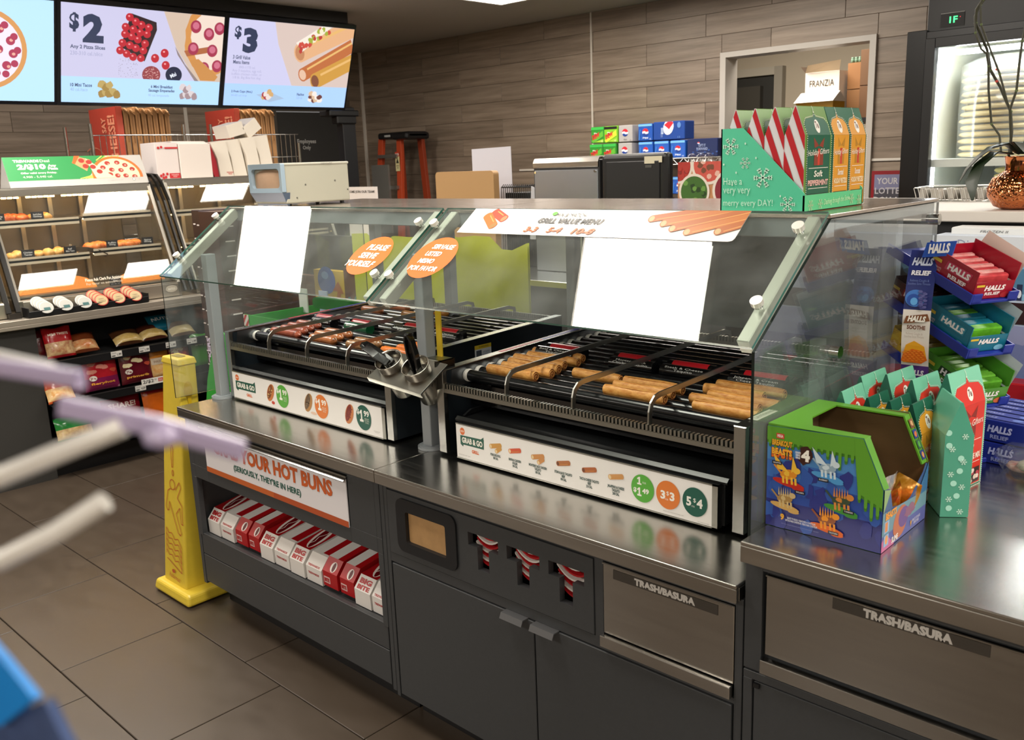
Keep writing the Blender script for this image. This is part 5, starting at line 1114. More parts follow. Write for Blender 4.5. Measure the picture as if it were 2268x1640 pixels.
a.flake(.03, .014, .012, '#bfe8b8').flake(.075, .015, .011, '#bfe8b8').flake(W_-.06, .018, .012, '#bfe8b8').flake(W_-.02, .014, .012, '#bfe8b8')
a.text('Dashing through the Snow', .092, .008, .13, .016, '#c9ecc0', .0, .2, rot=.03); a.build('lip_print', t)
# ---- gift boxes with gable tops
def gift_box(name, label, cat, group, loc, w, d, h, rotz, cfront, cside, stripes=None, art=None, tilt=0, hs=.72, ctop=None, ribbon=None):
    """front faces local +x, width w along y, depth d along x, gable ridge on top"""
    t = thing(name, label, cat, loc, group, rotz=rotz, rot=(0, tilt, rotz))
    hh = h*hs; pl = [(-d/2, 0), (d/2, 0), (d/2, hh), (.002, h), (-.002, h), (-d/2, hh)]
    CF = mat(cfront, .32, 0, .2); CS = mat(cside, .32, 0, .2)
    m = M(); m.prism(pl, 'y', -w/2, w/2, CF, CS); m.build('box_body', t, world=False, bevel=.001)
    clip = [(-d/2, 0), (d/2, 0), (d/2, hh), (0, h), (-d/2, hh)]
    for sg in (-1, 1):
        if sg == -1: a = Art((0, -w/2, 0), (1, 0, 0), (0, 0, 1), eps=.0006, rough=.3, clip=clip)
        else: continue
        if stripes:
            for i in range(-1, 5):
                z = -.03+i*h*.36; a.poly([(-d/2, z+.12), (d/2, z), (d/2, z+h*.17), (-d/2, z+.12+h*.17)], stripes, False)
            a.k += 1; a.build('striped_side', t, world=False)
        elif ribbon:
            rr = random.Random(3)
            for i in range(7): a.ell(rr.uniform(-d*.4, d*.4), h*(.08+.11*i), .006, .006, '#9fd4c2', 12, up=False)
            a.k += 1
            for i in range(7): a.flake((-.012 if i % 2 else .010), h*(.05+.11*i), .006, '#cdeadd')
            a.build('snow_side', t, world=False)
    if art:
        a = Art((d/2, -w/2, 0), (0, 1, 0), (0, 0, 1), eps=.0006, rough=.35); art(a, w, hh)
        a.build('front_print', t, world=False)
        sl = V(-(d/2-.002), 0, h-hh); a = Art((d/2, -w/2, hh), (0, 1, 0), sl, eps=.0006, rough=.35); art(a, w, sl.length, True); a.build('gable_print', t, world=False)
    return t
def label_art(cl, cbow, words, ctext='#f2ede0', dots='#f3efe4', win=True, top='#f2ede0'):
    def f(a, w, h, gable=False):
        x0, x1 = w*.08, w*.94
        if gable:
            a.poly([(x0, 0), (x1, 0), (x1, h*.38), (x1-.012, h*.55), (w*.56, h*.62), (w*.52, h*.78), (w*.48, h*.62), (x0+.012, h*.55), (x0, h*.38)], cl)
            a.ell(w*.52, h*.30, .011, .015, '#f1efe6', 16).text('7e', w*.52-.007, h*.22, .014, .016, '#7a5a50', .02).ln([(w*.52, h*.78), (w*.53, h*.9), (w*.51, h*1.0)], .0012, '#e6efe0')
            pts = [(x0-.003, 0), (x0-.003, h*.40), (x0+.010, h*.58), (w*.48, h*.66), (w*.52, h*.82), (w*.56, h*.66), (x1-.010, h*.58), (x1+.003, h*.40), (x1+.003, 0)]
        else:
            a.rect(x0, h*.02, x1-x0, h*.98, cl); pts = [(x0-.003, h), (x0-.003, 0), (x1+.003, 0), (x1+.003, h)]
            cx = (x0+x1)/2; bw = w*.2
            a.poly([(cx, h*.86), (cx-bw, h*.97), (cx-bw*.8, h*.83)], cbow).poly([(cx, h*.86), (cx+bw, h*.97), (cx+bw*.8, h*.83)], cbow).rect(cx-w*.17, h*.60, w*.34, h*.16, cbow).rect(cx-.005, h*.60, .010, h*.22, '#c9402c')
            a.text('Holiday Gifters', x0+.004, h*.70, (x1-x0)-.008, h*.10, ctext, .0, .2, rot=.05).rect(x0+.008, h*.56, x1-x0-.016, .0012, ctext).text(words[0], cx-w*.16, h*.445, w*.32, h*.085, ctext, .01, .1).text(words[1], x0+.006, h*.33, x1-x0-.012, h*.075, words[2], .03).rect(x0+.008, h*.29, x1-x0-.016, .0012, ctext)
            if win:
                a.rect(x0+.006, h*.04, x1-x0-.012, h*.18, '#3a2c2a'); rr = random.Random(int(w*1000))
                for i in range(16): a.blob(x0+.012+rr.random()*(x1-x0-.024), h*(.06+.13*rr.random()), .008, h*.03, ('#e9d8cf', '#b84a58', '#d8c8b8')[i % 3], i, 7)
        for p, q in zip(pts, pts[1:]):
            L_ = math.hypot(q[0]-p[0], q[1]-p[1]); nn = max(1, int(L_/.0045))
            for i in range(nn):
                u = (i+.5)/nn; a.ell(p[0]+(q[0]-p[0])*u, p[1]+(q[1]-p[1])*u, .0013, .0013, dots, 6, up=False)
        a.k += 1
    return f
la_g = label_art('#1a5e46', '#8a3a2a', ('Soft', 'PEPPERMINT', '#e0b0a8')); la_y = label_art('#dc9a2c', '#b8842a', ('Decorated', 'HOLIDAY PRETZELS', '#f3e2b8'), win=True)
la_r = label_art('#d23324', '#8a2a1c', ('Holiday', 'MALLOCREME MIX', '#f3ded0'))
for i, x in enumerate((-1.052, -1.006, -.960, -.914)):
    gift_box('gift_box', 'striped gift box with green front in the mint tray, %s from left' % ('first', 'second', 'third', 'fourth')[i], 'gift box', 'striped gift boxes in the tray', (x, 1.892, ZS+.003), .125, .046, .216, 0, '#6f9a48' if i < 3 else '#6a9442', '#d9dade', '#b8202a', la_g)
for j, y in enumerate((2.003, 2.092)):
    for i, x in enumerate((-.914, -.962)):
        if i and j == 0: pass
        gift_box('gift_box', 'gold labelled gift box in the mint tray, %s column, %s' % ('left' if j == 0 else 'right', 'front' if i == 0 else 'hidden behind the front one'), 'gift box', 'gold gift boxes in the tray', (x, y, ZS+.003), .090, .046, .216, 0, '#1f6648', '#1f6648', None, la_y)
# ================================================================== behind the island
BKX = mat('#3a3a3c', .5)
t = thing('back_counter', 'low service counter behind the island, mostly hidden', 'counter', (-3.2, 3.6, 0))
M().box(-5.0, -1.9, 3.25, 3.95, 0, 1.02, BKX).build('body', t); M().box(-5.03, -1.87, 3.2, 3.98, 1.02, 1.05, STEEL).build('top', t, bevel=.002)
# steel backed register and black till screen
t = thing('steel_machine', 'steel backed countertop machine beside the black screen', 'machine', (-2.94, 3.6, 1.05))
m = M(); m.box(-3.15, -2.745, 3.5, 3.85, 1.052, 1.555, mat('#a9adb5', .32, .9, noise=.06, nscale=4)); m.box(-3.158, -2.737, 3.505, 3.85, 1.06, 1.60, mat('#2a2a2c', .4)); m.build('housing', t, bevel=.003)
m = M(); m.prism([(3.497, 1.565), (3.497, 1.590), (3.51, 1.612), (3.85, 1.618), (3.85, 1.565)], 'x', -3.155, -2.74, mat('#b8b2aa', .25, 1)); m.build('top_cover', t, bevel=.004)
for x in (-3.14, -2.76): M().cyl((x, 3.496, 1.545), (x, 3.50, 1.545), .006, CHROME, 10).build('screw', t)
t = thing('till_screen', 'black plastic back of a till screen with a small cream hook', 'till screen', (-2.54, 3.6, 1.05))
m = M(); m.box(-2.726, -2.352, 3.5, 3.56, 1.20, 1.62, mat('#121214', .38)); m.build('screen_back', t, bevel=.02, seg=3)
M().box(-2.69, -2.39, 3.494, 3.50, 1.22, 1.585, mat('#17171a', .42)).build('raised_panel', t, bevel=.004); M().box(-2.60, -2.48, 3.54, 3.62, 1.055, 1.25, BLACK).box(-2.68, -2.40, 3.45, 3.75, 1.052, 1.07, BLACK).build('stand', t, bevel=.003)
a = Art((-2.47, 3.4935, 1.572), (1, 0, 0), (0, 0, 1), eps=.001); a.poly([(0, 0), (.055, 0), (.055, .012), (.078, .012), (.078, .004), (.096, .004), (.096, .032), (0, .032)], '#d9d2b8').rect(.005, -.018, .035, .012, '#4c4c48'); a.build('cream_hook', t)
# picture board of salsa bowls
t = thing('picture_board', 'photo board of bowls of tomatoes, jalapenos and salsa on an orange ground', 'picture', (-2.1, 3.5, 1.05))
M().box(-2.294, -1.90, 3.5, 3.53, 1.052, 1.573, mat('#c98a5a', .5)).build('board', t)
a = Art((-2.294, 3.4995, 1.10), (1, 0, 0), (0, 0, 1), eps=.001, clip=[(0, 0), (.394, 0), (.394, .473), (0, .473)]); a.rect(0, 0, .394, .473, '#c98f62')
rr = random.Random(4)
for cx, cz, r, cs in ((.0, .455, .075, ('#b3342c', '#8a2420')), (.155, .46, .085, ('#d0584c', '#e9b8a8', '#7a4a34')), (.085, .345, .078, ('#3f6a28', '#6a9a44', '#22401a')), (.265, .35, .088, ('#8a2434', '#a3384a')), (.34, .46, .08, ('#d0584c', '#e9b8a8')), (.18, .21, .08, ('#c2a24a', '#8a6a2a')), (.02, .2, .08, ('#8a2434', '#a3384a'))):
    a.ell(cx, cz, r, r, '#e9ddd0', 28).ell(cx, cz, r*.86, r*.86, cs[0], 28)
    for i in range(18): b = rr.random()*6.3; q = r*.75*rr.random()**.5; a.blob(cx+q*math.cos(b), cz+q*math.sin(b), r*.16, r*.14, cs[i % len(cs)], i, 7)
a.build('picture_print', t)
for i, (x) in enumerate((-2.235, -2.19, -2.15)):
    m = M(); m.lathe([(.001, .034), (.012, .032), (.022, .018), (.025, .0), (.023, .0), (.001, .028)], (x, 3.516, 1.574), CLEAR, 16); tag(centred(m.build('clear_lid')), 'clear domed lid on top of the salsa picture board, %s' % ('left', 'middle', 'right')[i], 'lid', 'clear lids on the picture board')
# cardboard sheet and white papers
m = M(); m.prism(rrect(-3.85, -3.40, 1.052, 1.562, .02), 'y', 3.46, 3.50, mat('#b08a5c', .6)); tag(centred(m.build('tan_panel', bevel=.004, seg=2)), 'tan rounded panel standing in front of the white sheet behind the island', 'panel')
m = M(); m.prism([(-3.80, 1.052), (-3.49, 1.052), (-3.497, 1.685), (-3.80, 1.680)], 'y', 3.70, 3.703, mat('#c9c9d3', .5)); tag(centred(m.build('white_sheet')), 'plain white sheet standing behind the tan panel', 'sheet')
t = thing('hiring_sign', 'small white sign reading COME JOIN OUR TEAM! beside the ladder', 'sign', (-4.70, 3.6, 1.05))
M().box(-4.86, -4.55, 3.6, 3.604, 1.052, 1.484, mat('#d6cfca', .5)).build('sign_board', t); a = Art((-4.86, 3.5995, 1.2), (1, 0, 0), (0, 0, 1), eps=.001); a.text('COME JOIN OUR TEAM!', .015, .242, .27, .020, '#5a5654', .01); a.build('sign_print', t)
m = M(); m.box(-3.93, -3.895, 3.55, 3.6, 1.052, 1.452, WHITE); tag(centred(m.build('card_slip')), 'small white card beside the tan panel', 'card')
t = thing('wire_basket', 'black wire basket between the tan panel and the steel machine', 'basket', (-3.33, 3.7, 1.05))
m = M()
for z in (1.30, 1.40, 1.47): m.tube([(-3.48, 3.6, z), (-3.17, 3.6, z), (-3.17, 3.85, z), (-3.48, 3.85, z), (-3.48, 3.6, z)], .004, BLACK, 6)
for i in range(22): x = -3.48+.0148*i; m.tube([(x, 3.6, 1.06), (x, 3.6, 1.47), (x+.0, 3.62, 1.485)], .0022, BLACK, 5)
m.box(-3.47, -3.18, 3.62, 3.84, 1.055, 1.44, mat('#1c1c1e', .6)); m.build('wires', t)
m = M(); m.prism([(-3.27, 1.2), (-3.16, 1.2), (-3.165, 1.44), (-3.25, 1.475)], 'y', 3.585, 3.59, mat('#b9b9bf', .5)); m.build('grey_flap', t)
# ladder
t = thing('step_ladder', 'orange fibreglass step ladder with a black top, folded against the back wall', 'ladder', (-6.62, 5.5, 0))
OR = mat('#b5431f', .45); OR2 = mat('#8f3518', .5)
m = M(); m.box(-6.845, -6.41, 5.46, 5.70, 1.845, 1.905, mat('#141416', .35)).box(-6.62, -6.41, 5.44, 5.72, 1.835, 1.90, mat('#101012', .35)); m.build('ladder_top', t, bevel=.02, seg=2)
for p0, p1, nm in (((-6.83, 5.50, 1.85), (-7.02, 5.42, .03), 0), ((-6.57, 5.50, 1.85), (-6.60, 5.42, .03), 0), ((-6.47, 5.66, 1.85), (-6.43, 5.76, .03), 1), ((-6.76, 5.66, 1.85), (-6.86, 5.76, .03), 1)):
    m = M(); m.tube([p0, p1], .02, OR if not nm else OR2, flat=(.032, .018)); m.build('rail', t, bevel=.002)
for i in range(6):
    z = .28+.28*i; f = (1.85-z)/1.82; M().box(-6.83-.19*f, -6.57-.03*f, 5.50-.08*f-.05, 5.50-.08*f+.02, z, z+.03, mat('#9a9a96', .35, .9)).build('step', t)
m = M(); m.box(-6.60, -6.54, 5.40, 5.405, 1.60, 1.62, WHITE)
a = Art((-6.61, 5.465, 1.56), (1, 0, 0), (0, 0, 1), eps=.0015); a.rect(.0, 0, .058, .17, '#d9cf9a').rect(0, .13, .058, .04, '#c23a24').text('DANGER', .004, .138, .05, .02, '#f0e6da', .02).poly([(.01, .07), (.048, .07), (.029, .12)], '#2a2a26').text('WATCH\nSTEP', .010, .02, .038, .035, '#5a5a50', 0); a.build('warning_label', t)
a = Art((-6.80, 5.4595, 1.865), (1, 0, 0), (0, 0, 1), eps=.002); a.text('WERNER', .06, .0, .09, .018, '#c9c9c6', .03); a.build('cap_lettering', t)
M().box(-6.90, -6.66, 5.41, 5.43, 1.0, 1.62, mat('#8a8a86', .4, .6)).build('shelf_plate', t)
# soft drink packs on a chrome shelf
t = thing('chrome_shelf_unit', 'chrome wire shelf unit under the soft drink packs by the back wall', 'shelf unit', (-3.8, 5.5, 0))
m = M()
for x in (-4.36, -3.12):
    for y in (5.36, 5.78): m.cyl((x, y, 0), (x, y, 1.60), .013, CHROME, 10)
m.build('uprights', t)
for z in (1.585, 1.30, .9):
    m = M()
    for y in (5.36, 5.57, 5.78): m.cyl((-4.37, y, z), (-3.11, y, z), .005, CHROME, 6); m.cyl((-4.37, y, z-.04), (-3.11, y, z-.04), .004, CHROME, 6)
    pts = [(-4.37+.045*i, 5.36, z-.04*(i % 2)) for i in range(29)]; m.tube(pts, .003, CHROME, 5)
    for i in range(24): x = -4.35+.053*i; m.cyl((x, 5.36, z), (x, 5.78, z), .003, CHROME, 5)
    m.build('wire_shelf', t)
def globe(a, cx, cy, r):
    a.ell(cx, cy, r, r, '#e9e9ee', 20)
    a.poly([(cx+r*math.cos(b), cy+r*math.sin(b)) for b in [math.pi*(.06+.88*i/10) for i in range(11)]]+[(cx-r*.3, cy+r*.35), (cx+r*.3, cy+r*.05)], '#c8202e').poly([(cx+r*math.cos(b), cy+r*math.sin(b)) for b in [math.pi*(1.12+.76*i/10) for i in range(11)]]+[(cx+r*.2, cy-r*.5), (cx-r*.4, cy-r*.2)], '#173a8a')
def pack(x, z, kind, label, w=.122, L=.40, y=5.40, side=None):
    c = {'dew': '#2f8a2c', 'dew2': '#7cc02a', 'diet': '#a9a6a4', 'pepsi': '#1b4fa8', 'pepsi2': '#1e57b3', 'dark': '#16264f'}[kind]
    t = thing('soda_pack', label, 'soft drink pack', (x+w/2, y+L/2, z), 'soft drink packs on the chrome shelf')
    M().box(x, x+w-.003, y, y+L*.9, z+.002, z+.117, mat(c, .35, 0, .2)).build('carton', t, bevel=.004)
    a = Art((x, y, z), (1, 0, 0), (0, 0, 1), eps=.0012); w2 = w-.003
    if kind in ('dew', 'dew2'):
        a.rect(.003, .096, w2-.006, .018, '#37b048' if kind == 'dew' else '#15160f').poly([(.005, .02), (w2-.01, .09), (w2-.005, .05), (.02, .004)], '#5fae34' if kind == 'dew' else '#d0e03a').poly([(.03, .01), (w2-.004, .03), (w2-.004, .006)], '#9ac838').text('Mtn', .03, .066, .03, .012, '#e6f2da', .01).text('DEW', .018, .024, .075, .034, '#c8282c', .05, .2, rot=.35).text('12', .095, .010, .014, .010, '#e6f2da')
    elif kind == 'diet':
        globe(a, .058, .066, .026); a.text('diet', .045, .014, .03, .012, '#6a6866').text('12', .098, .008, .012, .009, '#5a5856')
    else:
        if kind != 'dark': a.rect(.003, .100, w2-.006, .014, '#6fb0e6')
        globe(a, .062, .060, .022 if kind == 'pepsi2' else .026); a.text('pepsi', .04, .016, .045, .016, '#d6e2f2', .01, rot=-.1).text('12', .096, .008, .014, .010, '#d6e2f2').ln([(.01, .01), (.02, .08)], .008, '#3a7ac8')
    a.build('end_print', t)
    if side:
        a = Art((x+w-.0025, y, z), (0, 1, 0), (0, 0, 1), eps=.0012)
        if side == 'big': a.ell(.24, .075, .06, .045, '#e9e9ee', 20).poly([(.19, .08), (.24, .12), (.29, .10), (.24, .06)], '#c8202e').text('pepsi', .06, .03, .13, .05, '#6a94d0', .01)
        a.build('side_print', t)
    return t
lo, hi = 1.588, 1.710
for i, (x, z, k_, lb) in enumerate(((-4.305, lo, 'dew', 'green pack with red slanted lettering, bottom row far left'), (-4.183, lo, 'dew', 'green pack with red slanted lettering, bottom row second from left'), (-4.045, lo, 'diet', 'silver pack with a round red and blue badge, bottom row'), (-4.290, hi, 'dew', 'dark green pack, top row far left'), (-4.170, hi, 'dew2', 'lime green pack with a black top band, top row'), (-4.040, hi, 'diet', 'silver pack with a round red and blue badge, top row'), (-3.868, lo, 'pepsi2', 'blue pack in the bottom row beneath the large blue one'), (-3.736, lo, 'pepsi2', 'blue pack in the bottom row, middle of three'), (-3.604, lo, 'pepsi2', 'blue pack in the bottom row, nearest the navy gift pack'))):
    pack(x, z, k_, lb)
pack(-3.870, hi, 'pepsi', 'large blue pack on the top row with its long side showing')
t = thing('soda_pack', 'long side of a blue pack turned sideways on the top row', 'soft drink pack', (-3.62, 5.5, hi), 'soft drink packs on the chrome shelf')
M().box(-3.743, -3.49, 5.40, 5.52, hi+.002, hi+.122, mat('#16408e', .35, 0, .2)).build('carton', t, bevel=.004); a = Art((-3.743, 5.40, hi), (1, 0, 0), (0, 0, 1), eps=.0012, clip=[(0, 0), (.25, 0), (.25, .12), (0, .12)]); a.ell(.125, .085, .04, .052, '#e9e9ee', 20, -.3).poly([(.09, .10), (.14, .135), (.165, .11), (.13, .07)], '#c8202e').text('pepsi', .065, .02, .02, .08, '#b9cbe6', .01).text('12', .20, .01, .02, .012, '#6a94d0').ell(.21, .095, .015, .02, '#5a84c0', 12); a.build('side_print', t)
t = thing('soda_pack', 'navy pack reading GIFT IT FORWARD at the right end', 'soft drink pack', (-3.36, 5.5, lo), 'soft drink packs on the chrome shelf')
M().box(-3.470, -3.235, 5.40, 5.52, lo+.002, lo+.120, mat('#142250', .35, 0, .2)).build('carton', t, bevel=.004); a = Art((-3.470, 5.40, lo), (1, 0, 0), (0, 0, 1), eps=.0012); globe(a, .09, .09, .009); a.text('GIFT IT\nFORWARD', .075, .045, .085, .040, '#8f9cc0', .01).ln([(.08, .03), (.15, .03)], .002, '#8f9cc0')
for i in range(8): a.ell(.02+.03*i, .02+.012*(i % 3), .008, .006, '#2a4a8a', 8)
a.build('side_print', t)
pack(-3.59, 1.345, 'pepsi2', 'blue pack on the lower wire shelf beside the picture board', .10)
# storage room: boxes on a rack
t = thing('storage_rack', 'dark rack of cartons in the storage room', 'rack', (-3.3, 7.2, 0))
M().box(-4.0, -2.2, 6.9, 7.6, 1.80, 1.83, BLACK).box(-4.0, -3.96, 6.9, 6.95, 0, 1.8, BLACK).box(-2.24, -2.2, 6.9, 6.95, 0, 2.8, BLACK).build('rack_frame', t)
def carton(x0, x1, y0, y1, z0, z1, c, label, fn=None, open_=False, side=None, c2=None):
    t = thing('carton', label, 'carton', ((x0+x1)/2, (y0+y1)/2, z0), None)
    m = M(); m.box(x0, x1, y0, y1, z0, z1, mat(c, .6)); m.build('box_body', t, bevel=.002)
    if c2: M().box(x1-.001, x1+.001, y0, y1, z0, z1, mat(c2, .6)).build('box_side', t)
    if open_:
        m = M(); m.add([(x0, y0, z1), (x1, y0, z1), (x1+.03, y0-.05, z1+.07), (x0+.04, y0-.05, z1+.05)], [(0, 1, 2, 3)], mat('#cbb79a', .7)).add([(x0-.05, y0+.02, z1+.05), (x0, y0, z1), (x0, y1, z1), (x0-.06, y1, z1+.06)], [(0, 1, 2, 3)], mat('#4a3a2c', .7)); m.build('open_flap', t)
    if fn: a = Art((x0, y0-.0005, z0), (1, 0, 0), (0, 0, 1), eps=.0015); fn(a, x1-x0, z1-z0); a.build('box_print', t)
    return t
carton(-3.375, -3.105, 6.9, 7.15, 1.83, 2.185, '#d9cfc4', 'white open topped carton with black capitals in the storage room', lambda a, w, h: a.text('FRANZIA', w*.14, h*.70, w*.72, h*.13, '#35322e', 0), True, c2='#f0e6d8')
t = carton(-3.335, -3.045, 6.68, 6.88, 1.80, 1.955, '#d9a41c', 'yellow carton with a white gabled top before the white carton', lambda a, w, h: a.rect(0, 0, w*.999, h, '#b58a1c'))
m = M(); m.prism([(6.66, 1.955), (6.90, 1.955), (6.78, 2.03)], 'x', -3.345, -3.04, mat('#e6ddd0', .6)); m.build('gable_top', t)
M().box(-3.34, -2.9, 6.62, 6.9, 1.77, 1.798, BLACK).build('shelf_lip', bpy.data.objects['storage_rack'])
carton(-3.085, -2.985, 7.0, 7.35, 1.83, 2.04, '#8a6038', 'lower brown carton beside the white storage carton')
carton(-3.085, -2.985, 7.0, 7.35, 2.045, 2.235, '#8f6238', 'upper brown carton beside the white one, jars on top')
carton(-2.98, -2.88, 6.98, 7.3, 1.83, 2.06, '#6f4d30', 'lower tall brown carton at the right of the storage rack')
carton(-2.98, -2.90, 6.98, 7.3, 2.065, 2.32, '#6a4a2e', 'upper tall brown carton at the right of the storage rack')
for i, x in enumerate((-3.062, -3.034, -3.006)):
    m = M(); m.lathe([(.001, 0), (.013, 0), (.013, .025), (.010, .03), (.012, .034), (.012, .04), (.001, .04)], (x, 7.03, 2.237), mat('#7d9a84', .15, .2), 16); tag(centred(m.build('glass_jar')), 'small green glass jar on the brown carton in the storage room, %s' % ('left', 'middle', 'right')[i], 'jar', 'jars on the carton')
# ================================================================== reach-in fridge and the shelf before it
t = thing('glass_door_fridge', 'tall black fridge with a lit glass door full of flat bread stacks', 'fridge', (-1.0, 4.7, 0))
FB = mat('#1b1c1e', .35); FI = mat('#e9ede6', .4)
M().box(-1.52, .2, 4.22, 5.2, 2.07, 2.62, FB).box(-1.52, -1.49, 4.25, 5.2, 0, 2.07, FB).box(.17, .2, 4.25, 5.2, 0, 2.07, FB).box(-1.49, .17, 5.17, 5.2, 0, 2.07, FI).build('cabinet', t, bevel=.003)
M().box(-1.59, -1.51, 4.19, 4.25, 0, 2.083, mat('#101113', .3)).box(-1.58, .2, 4.195, 4.215, 2.045, 2.075, mat('#202124', .3)).build('outer_trim', t, bevel=.002)
d = M().box(-1.505, -1.465, 4.17, 4.215, .1, 2.045, FB).box(-1.465, -.55, 4.17, 4.215, 2.005, 2.045, FB).box(-.59, -.55, 4.17, 4.215, .1, 2.005, FB).box(-1.465, -.59, 4.17, 4.215, .1, .2, FB).build('door', t, bevel=.002)
M().quad((-1.465, 4.19, .2), (-.59, 4.19, .2), (-.59, 4.19, 2.005), (-1.465, 4.19, 2.005), DARKGL).build('door_glass', d)
M().box(-1.48, -.56, 4.22, 5.16, 1.512, 1.545, FI).box(-1.48, -.56, 4.25, 5.16, 2.04, 2.06, FI).box(-1.489, -1.48, 4.22, 5.16, .1, 2.04, FI).box(-.56, -.55, 4.22, 5.16, .1, 2.04, FI).box(-1.48, -.56, 4.25, 5.16, 1.0, 1.02, FI).build('liner', t)
M().box(-1.40, -.6, 4.24, 4.27, 1.975, 1.995, mat('#f6fbff', .5, emit=40.0)).box(-1.478, -1.462, 4.23, 4.25, 1.0, 1.95, mat('#f6fbff', .5, emit=14.0)).build('inside_light', t)
a = Art((-1.465, 4.2185, 2.088), (1, 0, 0), (0, 0, 1), eps=.0015); a.rect(0, 0, .095, .055, '#0d0d0f').rect(.0, .053, .095, .003, '#8a8a88').text('1F', .036, .014, .032, .026, mat('#3df07a', .5, emit=2.5), .01).ell(.078, .035, .002, .002, mat('#e03030', .5, emit=1.5), 8); a.build('temperature_display', t)
BRD = mat('#dcc88e', .6, noise=.1, nscale=10, rnd=.08); PLW = glassmat('bag_film', (.97, .97, .98), .16, 1.4, .1)
for i in range(13):
    z = 1.55+.0285*i; t2 = thing('flatbread', 'pale round flat bread in the tall fridge stack, %s from the bottom' % ORD[i], 'flat bread', (-1.18, 4.45, z), 'flat breads in the tall fridge stack')
    m = M(); m.lathe([(.001, 0), (.195, 0), (.212, .008), (.207, .016), (.187, .021), (.001, .022)], (-1.225+.004*math.sin(i*2.1), 4.48, z), BRD, 28); m.build('bread', t2)
m = M(); m.lathe([(.218, .0), (.221, .2), (.218, .39), (.15, .42), (.06, .43)], (-1.225, 4.48, 1.548), PLW, 24); m.add([V(-1.40, 4.36, 1.70), V(-1.36, 4.30, 1.80), V(-1.33, 4.33, 1.90), V(-1.42, 4.40, 1.93)], [(0, 1, 2, 3)], PLW); tag(centred(m.build('plastic_bag')), 'clear plastic bag round the tall stack of flat breads in the fridge', 'plastic bag')
for i in range(5):
    z = 1.375+.026*i; m = M(); m.lathe([(.001, 0), (.14, 0), (.152, .010), (.145, .018), (.12, .024), (.001, .026)], (-1.12, 4.45, z), mat('#cfc07a', .6, rnd=.05), 24)
    tag(centred(m.build('flatbread')), 'flat bread in the small lower fridge stack, %s from the bottom' % ORD[i], 'flat bread', 'flat breads in the lower fridge stack')
M().box(-1.34, -.9, 4.25, 4.7, 1.02, 1.372, mat('#c9ccc6', .3, .3)).build('foil_box', t)
for i in range(9):
    z = 1.55+.045*i; m = M(); m.lathe([(.001, 0), (.17, 0), (.175, .02), (.17, .04), (.001, .042)], (-.76, 4.55, z), mat('#a9b06a', .5, rnd=.1), 24); tag(centred(m.build('flatbread')), 'green-grey flat bread, right-hand fridge stack, %s from the bottom' % ORD[i], 'flat bread', 'flat breads in the right fridge stack')
# high shelf with plant
t = thing('high_counter', 'pale topped black counter carrying the copper pot, right of the island', 'counter', (-.5, 3.3, 0))
M().box(-1.62, .6, 2.98, 3.75, 1.372, 1.405, mat('#d6d0c8', .4)).build('counter_top', t, bevel=.003); M().box(-1.60, .6, 3.0, 3.7, 0, 1.372, mat('#131315', .5)).build('body', t)
t = thing('wire_tray', 'low chrome wire basket of foil wrapped packs on the pale counter', 'basket', (-1.13, 3.55, 1.405))
m = M()
for z in (1.408, 1.455): m.tube([(-1.262, 3.48, z), (-.99, 3.48, z), (-.99, 3.66, z), (-1.262, 3.66, z), (-1.262, 3.48, z)], .003, CHROME, 6)
for i in range(20): x = -1.262+.0143*i; m.tube([(x+.01, 3.48, 1.408), (x, 3.47, 1.455)], .0017, CHROME, 5)
m.build('wires', t)
for i in range(8):
    x = -1.245+.034*i; m = M(); m.box(-.012, .012, -.05, .05, 0, .040, mat('#c6c2ba', .25, .5, rnd=.1, bump=.6, nscale=60)); m.xf(Matrix.Translation((x, 3.56, 1.411)) @ Matrix.Rotation(.2*math.sin(i*2), 4, 'Z')); tag(centred(m.build('foil_pack', bevel=.004)), 'shiny foil pack in the low wire basket, %s from the left' % ORD[i], 'foil pack', 'foil packs in the wire basket')
t = thing('lottery_sign', 'small red framed sign reading YOUR LOTTERY DOLLAR behind the gift tray', 'sign', (-1.7, 4.4, 1.3))
M().box(-1.80, -1.50, 4.4, 4.41, 1.20, 1.497, mat('#a81c2c', .4)).build('sign_board', t); M().box(-1.66, -1.64, 4.41, 4.5, 0, 1.3, BLACK).build('post', t)
a = Art((-1.785, 4.3995, 1.22), (1, 0, 0), (0, 0, 1), eps=.0012); a.rect(0, 0, .27, .26, '#9a9cc4').rect(0, 0, .27, .19, '#5a5a66').text('YOUR', .012, .215, .10, .030, '#f0eef2', .01).text('LOTTERY', .005, .170, .165, .030, '#e6e4ea', .01).text('DOLLAR', .0, .125, .145, .032, '#f4f2f4', .03).text('MAKE A', .0, .080, .135, .030, '#f4f2f4', .03); a.build('sign_print', t)
# potted orchid
t = thing('potted_orchid', 'orchid plant with bare dark stems in a hammered copper pot', 'plant', (-.83, 3.1, 1.405))
CU = bpy.data.materials.new('mat_hammered_copper'); CU.use_nodes = True; nt = CU.node_tree; p = nt.nodes['Principled BSDF']; p.inputs['Base Color'].default_value = hexc('#c8794a'); p.inputs['Metallic'].default_value = 1; p.inputs['Roughness'].default_value = .14
vo = nt.nodes.new('ShaderNodeTexVoronoi'); vo.inputs['Scale'].default_value = 110; tc = nt.nodes.new('ShaderNodeTexCoord'); bu = nt.nodes.new('ShaderNodeBump'); bu.inputs['Strength'].default_value = .9; bu.inputs['Distance'].default_value = .004
nt.links.new(tc.outputs['Object'], vo.inputs['Vector']); nt.links.new(vo.outputs['Distance'], bu.inputs['Height']); nt.links.new(bu.outputs[0], p.inputs['Normal'])
c = (-.812, 3.1, 1.405)
